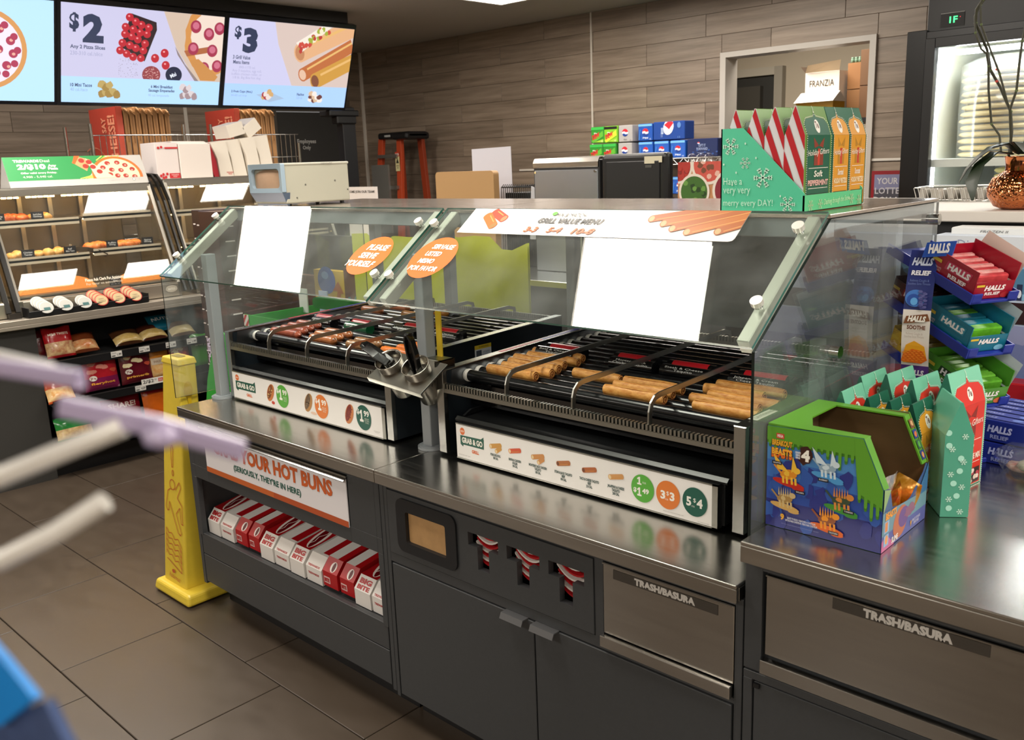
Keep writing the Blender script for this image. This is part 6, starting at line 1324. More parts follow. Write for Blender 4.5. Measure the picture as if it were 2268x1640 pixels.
M().lathe([(.001, .004), (.045, .0), (.07, .010), (.090, .040), (.092, .065), (.078, .095), (.052, .112), (.046, .116)], c, CU, 40).build('copper_pot', t)
M().lathe([(.046, .116), (.045, .13), (.050, .155), (.053, .158), (.048, .157), (.042, .13), (.001, .128)], c, mat('#c8794a', .12, 1), 40).build('pot_neck', t)
M().lathe([(.001, .150), (.044, .148)], c, mat('#2a2a18', .9, bump=1.0, nscale=80), 20).build('moss', t)
STM = mat('#3a3a28', .5); ST2 = mat('#5a6a3a', .5)
for i, (pts, r) in enumerate(([[( -.852, 1.56), (-.852, 1.634), (-.862, 1.695), (-.897, 1.769), (-.926, 1.819), (-.937, 1.88), (-.971, 1.959), (-.969, 1.997), (-.952, 2.023), (-.933, 2.066), (-.90, 2.12)], .0042], [[(-.878, 1.57), (-.888, 1.626), (-.912, 1.661), (-.925, 1.759), (-.927, 1.831), (-.932, 1.87)], .0034], [[(-.85, 1.57), (-.862, 1.695), (-.895, 1.805), (-.929, 1.891), (-.952, 1.952), (-.959, 2.012), (-.95, 2.057), (-.93, 2.1)], .0030], [[(-.846, 1.57), (-.857, 1.699), (-.841, 1.753), (-.838, 1.846), (-.837, 1.892), (-.831, 1.96), (-.82, 2.05)], .0036], [[(-.934, 1.868), (-.947, 1.881), (-.967, 1.93), (-.975, 1.979), (-.965, 2.01), (-.94, 2.05)], .0032])):
    m = M(); m.tube([(x, 3.10+.02*math.sin(i+j*.6), z) for j, (x, z) in enumerate(pts)], r, STM, 8)
    for x, z in pts[2::2]: m.lathe([(.001, -.006), (r*1.5, 0), (.001, .006)], (x, 3.10+.02*math.sin(i+pts.index((x, z))*.6), z), ST2, 8)
    m.build('stem', t)
for x, z in ((-.904, 1.82), (-.902, 1.785)): M().lathe([(.001, -.004), (.006, 0), (.001, .004)], (x, 3.10, z), mat('#c23a30', .4), 10).build('red_clip', t)
LEAF = mat('#16270f', .45, 0, .05, noise=.12, nscale=12); 
def leaf(path, w, nm='leaf'):
    m = M(); vs = []; k = len(path)
    for i, p in enumerate(path):
        p = Vector(p); d = (Vector(path[min(i+1, k-1)])-Vector(path[max(i-1, 0)])).normalized(); s_ = d.cross(V(0, 0, 1)); s_ = s_.normalized() if s_.length > .05 else V(0, 1, 0)
        q = w*math.sin(math.pi*(.12+.86*i/(k-1)))**.7; up = d.cross(s_)*-1
        vs += [p-s_*q+V(0, 0, q*.18), p+V(0, 0, 0), p+s_*q+V(0, 0, q*.18)]
    n = len(vs); off = V(0, 0, -.003)
    m.add(vs, [(3*i+j, 3*i+j+1, 3*i+3+j+1, 3*i+3+j) for i in range(k-1) for j in range(2)], LEAF, True); m.add([v+off for v in vs], [(3*i+3+j, 3*i+3+j+1, 3*i+j+1, 3*i+j) for i in range(k-1) for j in range(2)], LEAF, True); m.build(nm, t)
leaf([(-.82, 3.08, 1.57), (-.85, 3.05, 1.598), (-.885, 3.03, 1.588), (-.915, 3.01, 1.558), (-.94, 3.0, 1.525), (-.955, 2.99, 1.490)], .030)
leaf([(-.83, 3.06, 1.57), (-.87, 3.02, 1.575), (-.90, 2.99, 1.54), (-.912, 2.97, 1.49), (-.903, 2.96, 1.44)], .026)
leaf([(-.80, 3.08, 1.57), (-.79, 3.0, 1.60), (-.77, 2.95, 1.60), (-.75, 2.9, 1.57)], .034)
leaf([(-.82, 3.12, 1.57), (-.80, 3.15, 1.62), (-.76, 3.2, 1.635), (-.70, 3.22, 1.61)], .032)
leaf([(-.80, 3.1, 1.57), (-.75, 3.12, 1.60), (-.70, 3.1, 1.59), (-.66, 3.08, 1.55)], .030)
# ================================================================== on the right-hand counter
ZR = .89
# toy box
t = thing('toy_display_box', 'open green and blue cardboard toy box with cartoon creatures, counter corner', 'toy box', (-.69, 1.65, ZR))
x0, x1, y0, y1, H_ = -.806, -.581, 1.543, 1.757, .212
prof = [(x0, ZR+.001), (x1, ZR+.001), (x1, ZR+.121), (x1-.040, ZR+H_-.002), (x0, ZR+.203)]
GRN = '#5c9a2a'; NAVY = '#27307e'
for y in (y0, y1-.003):
    M().prism(prof, 'y', y, y+.003, mat(GRN, .35, 0, .2), mat(GRN if y == y0 else '#5f472e', .35, 0, .15)).build('side_wall', t)
M().box(x0, x0+.003, y0+.003, y1-.003, ZR+.001, ZR+.203, mat('#5f472e', .7)).build('rear_wall', t); M().box(x0, x1, y0+.003, y1-.003, ZR+.001, ZR+.004, mat('#5f472e', .7)).build('box_floor', t)
# front wall with a dip cut out of it
m = M(); pf = [(y0, ZR+.001), (y1, ZR+.001), (y1, ZR+.118), (y1-.016, ZR+.100), (y1-.075, ZR+.066), (y1-.105, ZR+.062), (y0+.045, ZR+.075), (y0+.030, ZR+.114), (y0, ZR+.121)]
n = len(pf); m.add([(x1, *p) for p in pf]+[(x1-.003, *p) for p in pf], [tuple(range(n)), tuple(range(n, 2*n))[::-1]]+[(i, n+i, n+(i+1) % n, (i+1) % n) for i in range(n)], mat('#3f5a8a', .35, 0, .15)); m.build('front_wall', t)
# top frame and sloped frame around the opening
GM = mat(GRN, .32, 0, .2)
m = M(); zt = ZR+.204
m.box(x0, x1-.04, y0, y0+.030, zt, zt+.003, GM).box(x0, x1-.04, y1-.022, y1, zt, zt+.003, GM).box(x0, x0+.048, y0+.03, y1-.022, zt, zt+.003, GM)
m.prism([(x0+.048, y0+.03), (x0+.075, y0+.03), (x0+.048, y0+.085)], 'z', zt, zt+.003, GM); m.build('top_frame', t)
sv = V(.040, 0, -.091).normalized(); p0 = V(x1-.040, y0, zt+.003)
for ya, yb in ((0, .026), (y1-y0-.026, y1-y0)):
    qs = [p0+V(0, ya, 0), p0+V(0, yb, 0), p0+V(0, yb, 0)+sv*.097, p0+V(0, ya, 0)+sv*.097]; qb = [v-V(.003, 0, .001) for v in qs]
    m = M(); m.add(qs+qb, [(0, 1, 2, 3), (7, 6, 5, 4), (0, 4, 5, 1), (1, 5, 6, 2), (2, 6, 7, 3), (3, 7, 4, 0)], GM); m.build('slope_frame', t)
a = Art(p0+V(0, y1-y0-.023, 0)-V(0, 0, 0), (0, 1, 0), -sv, eps=.0008); 
for i in range(4): a.rect(.002, -.09+.021*i, .018, .018, ('#2a3a7a', '#3a5a4a', '#2f3f80', '#7a4a34')[i]).blob(.011, -.081+.021*i, .005, .006, ('#c98a5a', '#5aa84a', '#d07040', '#c9a070')[i], i, 8)
a.build('picture_strip', t)
W_ = x1-x0
a = Art((x0, y0, ZR+.001), (1, 0, 0), (0, 0, 1), eps=.0005, rough=.35, clip=[(0, 0), (W_, 0), (W_, .120), (W_-.04, .208), (0, .201)])
a.rect(0, 0, W_, .21, '#272c74').rect(0, .055, W_, .2, '#2c4a9c').rect(0, .10, W_, .2, '#3a6cb8').rect(0, .135, W_*.9, .2, '#4a86c4')
rr = random.Random(8)
for i in range(26): a.blob(rr.random()*W_, rr.random()*.13, .012, .016, '#2b3380' if i % 2 else '#2f55a4', i, 9)
# green slime along the top and right edge
rr = random.Random(12)
for colr, dz in (('#3f7a1e', 0), (GRN, .006)):
    a.rect(0, .168+dz, W_, .05, colr)
    for i in range(15):
        x = .003+.0115*i; L_ = (.004, .012, .001, .020, .003, .0, .014, .0, .006, .0, .008, .004, .024, .010, .006)[i]; a.rect(x, .168+dz-L_, .006, L_+.002, colr); a.ell(x+.003, .168+dz-L_, .003, .004, colr, 10)
    a.poly([(.172, .17+dz), (.180, .10+dz), (W_+.01, .075+dz), (W_+.01, .25), (.165, .25)], colr)
    for x, z in ((.180, .092), (.192, .078), (.203, .062), (.214, .068)): a.rect(x, z+dz, .006, .04, colr); a.ell(x+.003, z+dz, .003, .005, colr, 10)
a.rect(.019, .180, .016, .010, '#c8402e').text('MEGA', .021, .182, .012, .006, '#f0ddd0', .03)
a.text('BREAKOUT', .010, .164, .042, .013, '#1c1a12', .08).text('BREAKOUT', .0105, .165, .041, .012, '#e8a92c', .04).text('BEASTS', .009, .140, .044, .021, '#1c1a12', .09).text('BEASTS', .010, .141, .042, .020, '#e06a24', .04).text('BEASTS', .0105, .148, .041, .012, '#f0b838', .02)
a.blob(.078, .155, .014, .017, '#3a1a14', 5, 14, .2).text('4', .070, .144, .017, .023, '#f4f0e6', .05).text('SERIES\nSERIE\nSERIE', .058, .147, .011, .014, '#e6e6ea', .02)
def critter(cx, cz, s, c1, c2, pool, seed, wings=False, spikes=False):
    a.ell(cx, cz-.014*s, .026*s, .0055*s, pool, 20, -.12).ell(cx+.016*s, cz-.020*s, .010*s, .003*s, pool, 12)
    a.ell(cx, cz, .014*s, .008*s, c1, 14, .2).ell(cx+.013*s, cz+.008*s, .006*s, .005*s, c2, 10).ln([(cx-.012*s, cz), (cx-.024*s, cz+.012*s)], .003*s, c1)
    for dx in (-.009, -.003, .005, .011): a.ln([(cx+dx*s, cz-.004*s), (cx+(dx+.001)*s, cz-.015*s)], .0034*s, c2)
    if wings: a.poly([(cx, cz+.004*s), (cx-.026*s, cz+.030*s), (cx-.018*s, cz+.006*s)], c2).poly([(cx+.004*s, cz+.004*s), (cx+.006*s, cz+.030*s), (cx+.014*s, cz+.010*s)], c2)
    if spikes:
        for i in range(6): a.poly([(cx+(-.012+.004*i)*s, cz+.005*s), (cx+(-.009+.004*i)*s, cz+.005*s), (cx+(-.011+.004*i)*s, cz+.020*s)], c2)
    a.blob(cx-.003*s, cz+.001*s, .005*s, .004*s, c2, seed, 8)
critter(.046, .112, 1.25, '#d98a24', '#e8b83a', '#b8281c', 1, True); critter(.122, .140, 1.2, '#8fa8b8', '#c9dae2', '#4a94cc', 2, True); critter(.150, .083, 1.25, '#3a4a34', '#d0843a', '#3f8a34', 3, False, True); critter(.040, .062, 1.15, '#a5824a', '#c9b07a', '#c9a05a', 4, False, True); critter(.125, .040, 1.25, '#8a4a24', '#e8942a', '#d8621c', 5, False, True)
for x, z, tx in ((.012, .128, 'GALAFYRE'), (.105, .113, 'BLAZEBURST'), (.060, .078, 'THYLOBITE'), (.155, .062, 'T-WRECKS'), (.128, .014, 'TAUTORN')): a.rect(x, z, .020, .0065, '#15161e').text(tx, x+.002, z+.0018, .016, .003, '#d6d6da', .01)
a.text('9', .032, .018, .008, .013, '#e8a92c', .04).text('BEASTS TO BUILD / CREATURES A CONSTRUIRE\nBESTIAS PARA CONSTRUIR / PERAS PARA CONSTRUIR', .043, .018, .064, .009, '#d9d9e2', .01).text('MATTEL ALL RIGHTS RESERVED ADULT SUPERVISION MAY BE REQUIRED', .035, .010, .075, .0022, '#7a80b4', 0); a.build('side_print', t)
a = Art((x1, y0, ZR+.001), (0, 1, 0), (0, 0, 1), eps=.0005, rough=.35, clip=[(0, 0), (y1-y0, 0), (y1-y0, .118), (y1-y0-.016, .10), (y1-y0-.075, .066), (y1-y0-.105, .062), (.045, .075), (.030, .114), (0, .12)][:2]+[(y1-y0, .06), (0, .075)])
a.rect(0, 0, .214, .12, '#5a5fa0').rect(.0, .03, .214, .06, '#6a90a0').poly([(0, .0), (.06, 0), (.02, .03), (0, .02)], '#c46a9a')
a.ell(.085, .035, .035, .03, '#b86a4a', 16, .4).ell(.10, .04, .025, .02, '#6a4a8a', 14).blob(.13, .045, .025, .012, '#8a5a7a', 3).rect(.008, .034, .022, .022, '#8fb4d8').rect(.012, .036, .012, .018, '#d8844a').rect(.008, .008, .022, .022, '#8fb4d8').ell(.02, .02, .007, .009, '#e09a5a', 12).text('SLIME', .045, .004, .03, .012, '#f0e6e0', .03).text('9', .135, .008, .006, .012, '#e8a92c', .04).text('BEASTS TO BUILD\nCREATURES', .145, .008, .04, .012, '#e6e2ec').text('BEASTS', .012, .058, .05, .014, '#e89a34', .04)
a.clip = None; a.poly([(.0, .075), (.030, .1125), (0, .12)], '#8aa870').poly([(.16, .06), (.214, .06), (.214, .117), (.198, .099)], '#3a6a9a'); a.build('front_print', t)
# foil packs inside
for i, (x, y, c_, lab) in enumerate(((-.640, 1.60, '#8a8a96', 'shiny silver pouch standing inside the toy box'), (-.628, 1.66, '#d8601c', 'orange pouch at the bottom of the toy box opening'), (-.70, 1.66, '#6a7a8a', 'silver blue pouch deep inside the toy box'), (-.622, 1.71, '#c9841c', 'yellow orange pouch in the right corner of the toy box'))):
    t2 = thing('toy_pouch', lab, 'pouch', (x, y, ZR+.005), 'pouches in the toy box', rot=(0, .35, .3*i))
    m = M(); nx, ny = 7, 8; w_, h_ = .085, .13 if i == 0 else .085; vs = []
    for sg in (1, -1):
        for j in range(ny+1):
            for q in range(nx+1):
                u, v = q/nx, j/ny; vs.append((sg*.016*(math.sin(math.pi*u)*math.sin(math.pi*v))**.6+.002*math.sin(9*u+7*v+i), (u-.5)*w_, v*h_))
    N = (nx+1)*(ny+1)
    pc = mat(c_, .22, .35, .3, noise=.9, nscale=35, c2='#c9b8a8' if i == 0 else '#e0a040', bump=.8)
    m.add(vs, [(b+j*(nx+1)+q, b+j*(nx+1)+q+1, b+(j+1)*(nx+1)+q+1, b+(j+1)*(nx+1)+q) for b in (0, N) for j in range(ny) for q in range(nx)], pc, True); m.build('pouch', t2, world=False)
# gift boxes beside the toy box
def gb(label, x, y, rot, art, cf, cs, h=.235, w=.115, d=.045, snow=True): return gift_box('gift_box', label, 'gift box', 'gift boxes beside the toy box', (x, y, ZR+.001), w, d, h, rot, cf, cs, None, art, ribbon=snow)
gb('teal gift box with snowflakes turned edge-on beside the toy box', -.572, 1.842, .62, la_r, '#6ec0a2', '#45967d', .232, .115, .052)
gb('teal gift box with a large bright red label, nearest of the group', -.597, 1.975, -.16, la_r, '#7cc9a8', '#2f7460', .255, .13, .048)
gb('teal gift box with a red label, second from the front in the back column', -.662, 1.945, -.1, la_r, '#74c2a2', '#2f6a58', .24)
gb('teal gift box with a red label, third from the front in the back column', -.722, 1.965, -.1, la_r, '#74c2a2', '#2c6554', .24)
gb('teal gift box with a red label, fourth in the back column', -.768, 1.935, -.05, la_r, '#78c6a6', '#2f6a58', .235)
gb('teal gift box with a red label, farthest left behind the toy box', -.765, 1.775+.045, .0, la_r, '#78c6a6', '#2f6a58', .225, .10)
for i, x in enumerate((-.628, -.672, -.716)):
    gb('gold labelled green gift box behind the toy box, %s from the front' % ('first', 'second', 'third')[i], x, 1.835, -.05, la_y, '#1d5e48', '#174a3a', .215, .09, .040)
# cough drop display
t = thing('cough_drop_stand', 'blue plastic counter stand with a tall header strip and three tilted trays', 'display stand', (-.76, 2.2, ZR), rot=(0, 0, -.52))
BL = mat('#1c2f96', .35, 0, .2)
ca_, sa_ = math.cos(-.52), math.sin(-.52)
M().box(-.10, .16, -.02, .10, 0, .012, BL).box(-.03, .0, .09, .11, 0, .47, BL).build('stand_body', t, world=False, bevel=.002)
TL_ = []
for i, zt in enumerate((.4375, .318, .200)):
    # tray slopes down along local +x
    m = M(); u = V(math.cos(.32), 0, -math.sin(.32)); nn = V(math.sin(.32), 0, math.cos(.32)); o_ = V(0, 0, zt)
    def TP(s, y, h): return o_+u*s+V(0, y, 0)+nn*h
    def tb(s0, s1, y0, y1, h0, h1):
        vs = [TP(s, y, h) for s in (s0, s1) for y in (y0, y1) for h in (h0, h1)]; m.add(vs, [(0, 1, 3, 2), (4, 6, 7, 5), (0, 4, 5, 1), (2, 3, 7, 6), (0, 2, 6, 4), (1, 5, 7, 3)], BL)
    tb(-.105, .185, -.03, .088, -.006, 0); tb(-.105, .185, -.034, -.03, -.006, .018); tb(-.105, .185, .088, .092, -.006, .018); tb(.181, .185, -.03, -.005, -.006, .018); tb(.181, .185, .065, .088, -.006, .018)
    m.build('tray', t, world=False, bevel=.001)
# curved header strip, printed in three colour zones
m = M(); R_ = .9; vs = []; n = 24; cols = ['#1d2a6e', '#1d2a6e', '#e6dfda', '#e6dfda', '#5a3a86']
def HS(x, s): # s: 0 bottom .. 1 top
    z = .13+.35*s; y = .045*(2*s-1)**2; c_, s_ = math.cos(.62), math.sin(.62); return (x*c_-y*s_+.052, x*s_+y*c_-.070, z)
for i in range(n+1):
    s = i/n; w_ = .030+.0*s; vs += [HS(-w_+.004, s), HS(w_+.004, s)]
for i in range(n):
    s = (i+.5)/n; c_ = '#5a3a86' if s < .27 else ('#e4ddd6' if s < .62 else '#1d2a6e'); k_ = len(m.v)
    m.add([vs[2*i], vs[2*i+1], vs[2*i+3], vs[2*i+2]], [(0, 1, 2, 3)], mat(c_, .35, 0, .2))
m.build('header_strip', t, world=False)
class HArt(Art):
    def P(s, x, y): X, Y, Z = HS(x, y); d = .0006*s.k+.0006; return V(X+d*math.sin(.62), Y-d*math.cos(.62), Z)
a = HArt((0, 0, 0), (1, 0, 0), (0, 0, 1), rough=.35)
a.text('HALLS', -.020, .905, .046, .05, '#c9d2e6', .04, .3).text('RELIEF', -.018, .845, .042, .03, '#e6e6ee', .03, .1).text('Relieves Coughs &\nSoothes Sore Throats', -.022, .785, .048, .035, '#6a7ab0')
a.ell(-.002, .70, .022, .055, '#3a74c4', 20).ell(-.006, .69, .014, .038, '#1c49a0', 16).ell(-.004, .68, .008, .025, '#5aa0dc', 12)
for i in range(16): a.ell(.014+.006*math.sin(i*2), .64+.007*i, .005, .009, '#5a5a94' if i % 2 else '#3a3a78', 7, up=False)
a.k += 1; a.poly([(-.022, .535), (.034, .560), (.028, .605), (-.017, .585)], '#7a4a2c').text('HALLS', -.014, .550, .040, .040, '#f0ebe2', .04, .3).text('SOOTHE', -.014, .500, .040, .028, '#6a3c28', .03).text('Relieves Coughs &\nSoothes Sore Throats', -.018, .445, .042, .035, '#b9a89c')
a.poly([(-.024, .29), (-.014, .395), (.004, .425), (.026, .39), (.032, .30), (.02, .275), (-.02, .272)], '#e8a424').poly([(-.024, .28), (-.02, .33), (.0, .37), (.022, .36), (.033, .30), (.02, .272)], '#dd6a1c')
for i in range(30): a.ell(-.018+.0095*(i % 5)+(.004 if (i//5) % 2 else 0), .29+.013*(i//5), .0035, .005, '#e8862c', 6, up=False)
a.k += 1; a.text('HALLS', -.016, .185, .042, .04, '#f2eef4', .04, .2).text('BREEZERS', -.024, .130, .052, .03, '#e6dcee', .03).text('For Everyday\nRefreshment', -.014, .07, .03, .035, '#8a6ab4'); a.build('header_print', t, world=False)
m = M(); 
hs = Matrix.Rotation(.12, 4, 'Z')
m.prism([(.014, .466), (.080, .473), (.088, .506), (.024, .500)], 'y', -.062, -.058, mat('#1b4fb4', .3, 0, .2)); m.xf(Matrix.Rotation(.45, 4, 'Z')).build('top_badge', t, world=False)
ub = V(math.cos(.45), math.sin(.45), .09); a = Art(Matrix.Rotation(.45, 3, 'Z') @ V(.016, -.0625, .468), ub, V(0, 0, 1), eps=.0006); a.text('HALLS', .012, .006, .048, .022, '#f4f4f6', .04, .2); a.build('badge_lettering', t, world=False)
def drop_box(name, label, tray, c, c2, s0, L, w, h, words, sticks, cstick, inner='#d9c2b8', ylo=-.026, fruit='#a8242c'):
    """open card box lying on one of the tilted trays"""
    zt = (.4375, .318, .200)[tray]; u = V(math.cos(.32), 0, -math.sin(.32)); nn = V(math.sin(.32), 0, math.cos(.32))
    Rz = Matrix.Rotation(-.52, 3, 'Z'); base = V(-.76, 2.2, ZR)+Rz@(V(0, 0, zt)+u*s0+V(0, ylo, 0)+nn*.001)
    t = thing(name, label, 'cough drop box', base, 'cough drop boxes on the blue stand', rot=(0, .32, -.52))
    C1 = mat(c, .35, 0, .2); IN = mat(inner, .6)
    m = M(); m.box(0, L, 0, .002, 0, h, C1).box(0, L, w-.002, w, 0, h*1.25, C1).box(0, .002, 0, w, 0, h*1.1, C1).box(L-.002, L, 0, w, 0, h*.62, C1).box(0, L, 0, w, 0, .002, C1); m.build('box_body', t, world=False)
    M().add([(0, w-.003, h*.5), (L, w-.003, h*.5), (L*1.02, w+.012, h*1.5), (L*.1, w+.016, h*1.62)], [(0, 1, 2, 3)], IN).build('lid_flap', t, world=False)
    a = Art((0, 0, 0), (1, 0, 0), (0, 0, 1), eps=.0006, rough=.35)
    a.poly([(L*.30, h*.50), (L*.86, h*.50), (L*.90, h*.82), (L*.34, h*.82)], c2).text('HALLS', L*.36, h*.54, L*.50, h*.24, '#f4eef0', .04, .15)
    if words: a.text(words, L*.42, h*.28, L*.40, h*.15, '#f4eef0', .03)
    a.rect(L*.02, h*.62, L*.20, h*.12, '#e0c23a').text('ICE DROPS\nSOOTHES', L*.03, h*.30, L*.22, h*.16, '#e8ccd0').ell(L*.84, h*.14, L*.11, h*.14, fruit, 16).ell(L*.90, h*.2, L*.03, h*.05, '#5a8a3a', 8); a.build('side_print', t, world=False)
    a = Art((L, 0, 0), (0, 1, 0), (0, 0, 1), eps=.0006, rough=.35); a.text('HALLS', w*.26, h*.30, w*.52, h*.20, '#f4eef0', .04, .15)
    if words: a.text(words, w*.30, h*.14, w*.38, h*.11, '#f4eef0', .02)
    a.rect(w*.04, h*.46, w*.2, h*.08, '#e0c23a').ell(w*.82, h*.12, w*.12, h*.11, fruit, 14); a.build('front_print', t, world=False)
    for q in range(sticks):
        k_ = M(); x_ = L*.06+(L*.86)*q/sticks; cc = cstick[q % len(cstick)]
        k_.box(x_, x_+L*.8/sticks, w*.06, w*.93, h*.10, h*(.80-.03*(q % 2)), mat(cc, .25, .1, .3, noise=.25, nscale=50, c2='#f0c8c4' if cc.startswith('#e0') else None)); s2 = k_.build('drop_pack', t, world=False, bevel=.003)
    return t
drop_box('cough_drop_box', 'red cough drop box on the top tray of the blue stand', 0, '#a3142c', '#c23a5a', .036, .140, .105, .064, 'RELIEF', 8, ('#e05a5a', '#d04a50'))
drop_box('cough_drop_box', 'teal cough drop box on the middle tray with a green packet inside', 1, '#15708c', '#2a84a0', .026, .145, .105, .062, '', 5, ('#1c7a92', '#62b32c', '#1c7a92'), '#a9bcc2', fruit='#7ab8d4')
drop_box('cough_drop_box', 'green cough drop box on the lowest tray of the blue stand', 2, '#4a8f2a', '#1c3a1c', .034, .145, .110, .064, 'DEFENSE', 6, ('#6ab23a', '#5aa22e'), '#b9c6cc', fruit='#d06a3c')
drop_box('cough_drop_box', 'dark brown cough drop box behind the header strip, middle tray', 1, '#4a1c1c', '#8a2028', -.095, .115, .105, .060, '', 5, ('#3a1a18', '#4a241c'), '#3a2a26')
drop_box('cough_drop_box', 'yellow cough drop box behind the header strip, lowest tray', 2, '#d9b02a', '#a8741c', -.09, .115, .105, .060, '', 5, ('#6a5a2a', '#8a7a34'), '#6a6a5a')
# blue boxes stacked on the counter
for i, (z, r_) in enumerate(((0, -.10), (.052, -.16))):
    t = thing('cough_drop_carton', 'blue cough drop carton on the counter, %s of the two stacked' % ('lower', 'upper')[i], 'cough drop box', (-.56, 2.27, ZR+z), 'blue cartons right of the gift boxes', rotz=r_)
    M().box(-.07, .065, -.10, .12, .001, .050, mat('#1c2a86', .3, 0, .25)).build('carton', t, world=False, bevel=.0015)
    a = Art((-.07, -.10, .0), (1, 0, 0), (0, 0, 1), eps=.0006); a.text('HALLS', .05, .022, .055, .017, '#aab2e0', .04, .2).text('RELIEF', .058, .008, .04, .009, '#8a94cc', .02).rect(.012, .030, .02, .006, '#d0b83a'); a.build('front_print', t, world=False)
    a = Art((.065, -.10, .0), (0, 1, 0), (0, 0, 1), eps=.0006); a.text('HALLS', .06, .020, .09, .018, '#aab2e0', .04, .2); a.build('end_print', t, world=False)
    if i == 1:
        a = Art((-.07, -.10, .0505), (1, 0, 0), (0, 1, 0), eps=.0006)
        for q in range(6): a.rect(.006, .010+.034*q, .124, .028, '#2f3f9c').text('HALLS', .02, .020+.034*q, .04, .009, '#aab2e0', .03, .2).ell(.105, .024+.034*q, .012, .009, '#6a84d0', 12)
        a.build('top_print', t, world=False)
# cookies in clear clamshells
for i, (x, y, z) in enumerate(((-.475, 2.16, 0), (-.50, 2.40, 0), (-.52, 2.55, .06))):
    t = thing('cookie_clamshell', 'clear clamshell of iced cookies on the counter, %s' % ('nearest', 'middle', 'farthest')[i], 'cookie pack', (x, y, ZR+z), 'clear packs of iced cookies', rotz=-.5)
    m = M(); m.lathe([(.001, .001), (.075, .001), (.092, .028), (.096, .03), (.09, .05), (.07, .062), (.001, .064)], (0, 0, 0), glassmat('clam_film', (.94, .95, .95), .10, 1.45, .02), 8); m.build('clear_shell', t, world=False)
    for q in range(5):
        b = q*1.25; c_ = M(); c_.lathe([(.001, 0), (.030, 0), (.034, .006), (.030, .012), (.001, .014)], (.036*math.cos(b), .036*math.sin(b), .006+.014*(q % 3)), mat('#e6dccb', .6, noise=.5, nscale=45, c2='#b83a3a' if q % 2 else '#2f7a4a'), 18); c_.build('cookie', t, world=False)
m = M(); m.box(-.93, -.30, 2.62, 2.74, ZR+.001, ZR+.075, mat('#a3141f', .4)).box(-.93, -.30, 2.605, 2.62, ZR+.001, ZR+.09, mat('#b81824', .35)); tag(centred(m.build('red_bin', bevel=.004)), 'long red plastic bin at the back of the right counter', 'bin')
# winter themed display behind the stand
t = thing('winter_display', 'pale blue and white cardboard display with a dark red band, behind the stand', 'display board', (-.5, 2.85, 0))
M().box(-.955, .2, 2.80, 2.90, .0, 1.347, mat('#c9d3e0', .5)).box(-.925, .2, 2.86, 2.95, 1.3, 1.366, mat('#dcdedd', .5)).build('board', t, bevel=.003)
a = Art((-.955, 2.7995, .9), (1, 0, 0), (0, 0, 1), eps=.001); a.rect(0, 0, 1.1, .447, '#b4c4d8').rect(0, .34, 1.1, .107, '#d6dde4').text('Disn', .070, .410, .060, .026, '#8a94b0', .0).rect(.13, .272, .35, .11, '#7fb0cc').rect(.15, .29, .3, .07, '#4a7a9a')
for i in range(8): a.rect(.145+.03*i, .272, .014, .045, ('#1f2a4a', '#c9d6e0', '#5a3a5a')[i % 3]).ell(.152+.03*i, .29, .006, .012, '#cfd8e2', 10)
a.rect(.11, .205, .9, .060, '#2a1416').text('COLORS &', .125, .213, .115, .035, '#e6e0de', .03).rect(.0, .0, .9, .20, '#8a94b8').blob(.30, .08, .10, .10, '#6a7aa8', 3).blob(.16, .05, .05, .07, '#2a2026', 7)
a.build('board_print', t)
a = Art((-.90, 2.8595, 1.349), (1, 0, 0), (0, 0, 1), eps=.001); a.text('FROZEN II', .055, .003, .075, .007, '#5a5a5a', .0, .2); a.build('edge_print', t)
# ================================================================== wet floor cone
YL = mat('#d6bb38', .45, 0, .1, noise=.04, nscale=30)
t = thing('caution_cone', 'tall yellow four-sided wet floor cone standing beside the cabinet', 'wet floor cone', (-3.22, 1.56, 0))
m = M()
def frus(m, x0, x1, y0, y1, z0, X0, X1, Y0, Y1, z1, mt):
    vs = [(x0, y0, z0), (x1, y0, z0), (x1, y1, z0), (x0, y1, z0), (X0, Y0, z1), (X1, Y0, z1), (X1, Y1, z1), (X0, Y1, z1)]
    m.add(vs, [(3, 2, 1, 0), (4, 5, 6, 7), (0, 1, 5, 4), (1, 2, 6, 5), (2, 3, 7, 6), (3, 0, 4, 7)], mt)
frus(m, -3.362, -3.083, 1.408, 1.60, .006, -3.352, -3.090, 1.416, 1.595, .050, YL); m.build('cone_base', t, bevel=.012, seg=3)
m = M(); frus(m, -3.326, -3.150, 1.440, 1.560, .045, -3.285, -3.155, 1.520, 1.588, .915, YL); m.build('cone_body', t, bevel=.008, seg=3)
m = M(); frus(m, -3.289, -3.151, 1.515, 1.593, .912, -3.283, -3.157, 1.520, 1.588, .938, YL); m.build('cone_cap', t, bevel=.006, seg=3)
m = M(); m.prism(rrect(-3.255, -3.185, 1.540, 1.57, .012), 'z', .9385, .9395, mat('#8a7412', .6)); m.build('top_slot', t)
for x in (-3.33, -3.11): M().cyl((x, 1.43, 0), (x, 1.43, .008), .012, BLACK, 10).build('rubber_foot', t)
bf = V(-3.326, 1.440, .045); tf = V(-3.285, 1.530, .915); upv = V(0, .08, .87).normalized(); PR = '#b5542a'
a = Art(V(-3.326, 1.440, .045), (1, 0, 0), upv, eps=.0015, rough=.5)
def out(pts, wd=.0035): a.ln(pts, wd, PR)
def loop(cx, cy, rx, ry, n=14): return [(cx+rx*math.cos(6.2832*i/n), cy+ry*math.sin(6.2832*i/n)) for i in range(n+1)]
cx = .098
out(loop(cx+.002, .452, .006, .011)); out([(cx-.004, .475), (cx-.008, .545), (cx-.003, .56), (cx+.006, .56), (cx+.010, .545), (cx+.005, .475), (cx-.004, .475)])
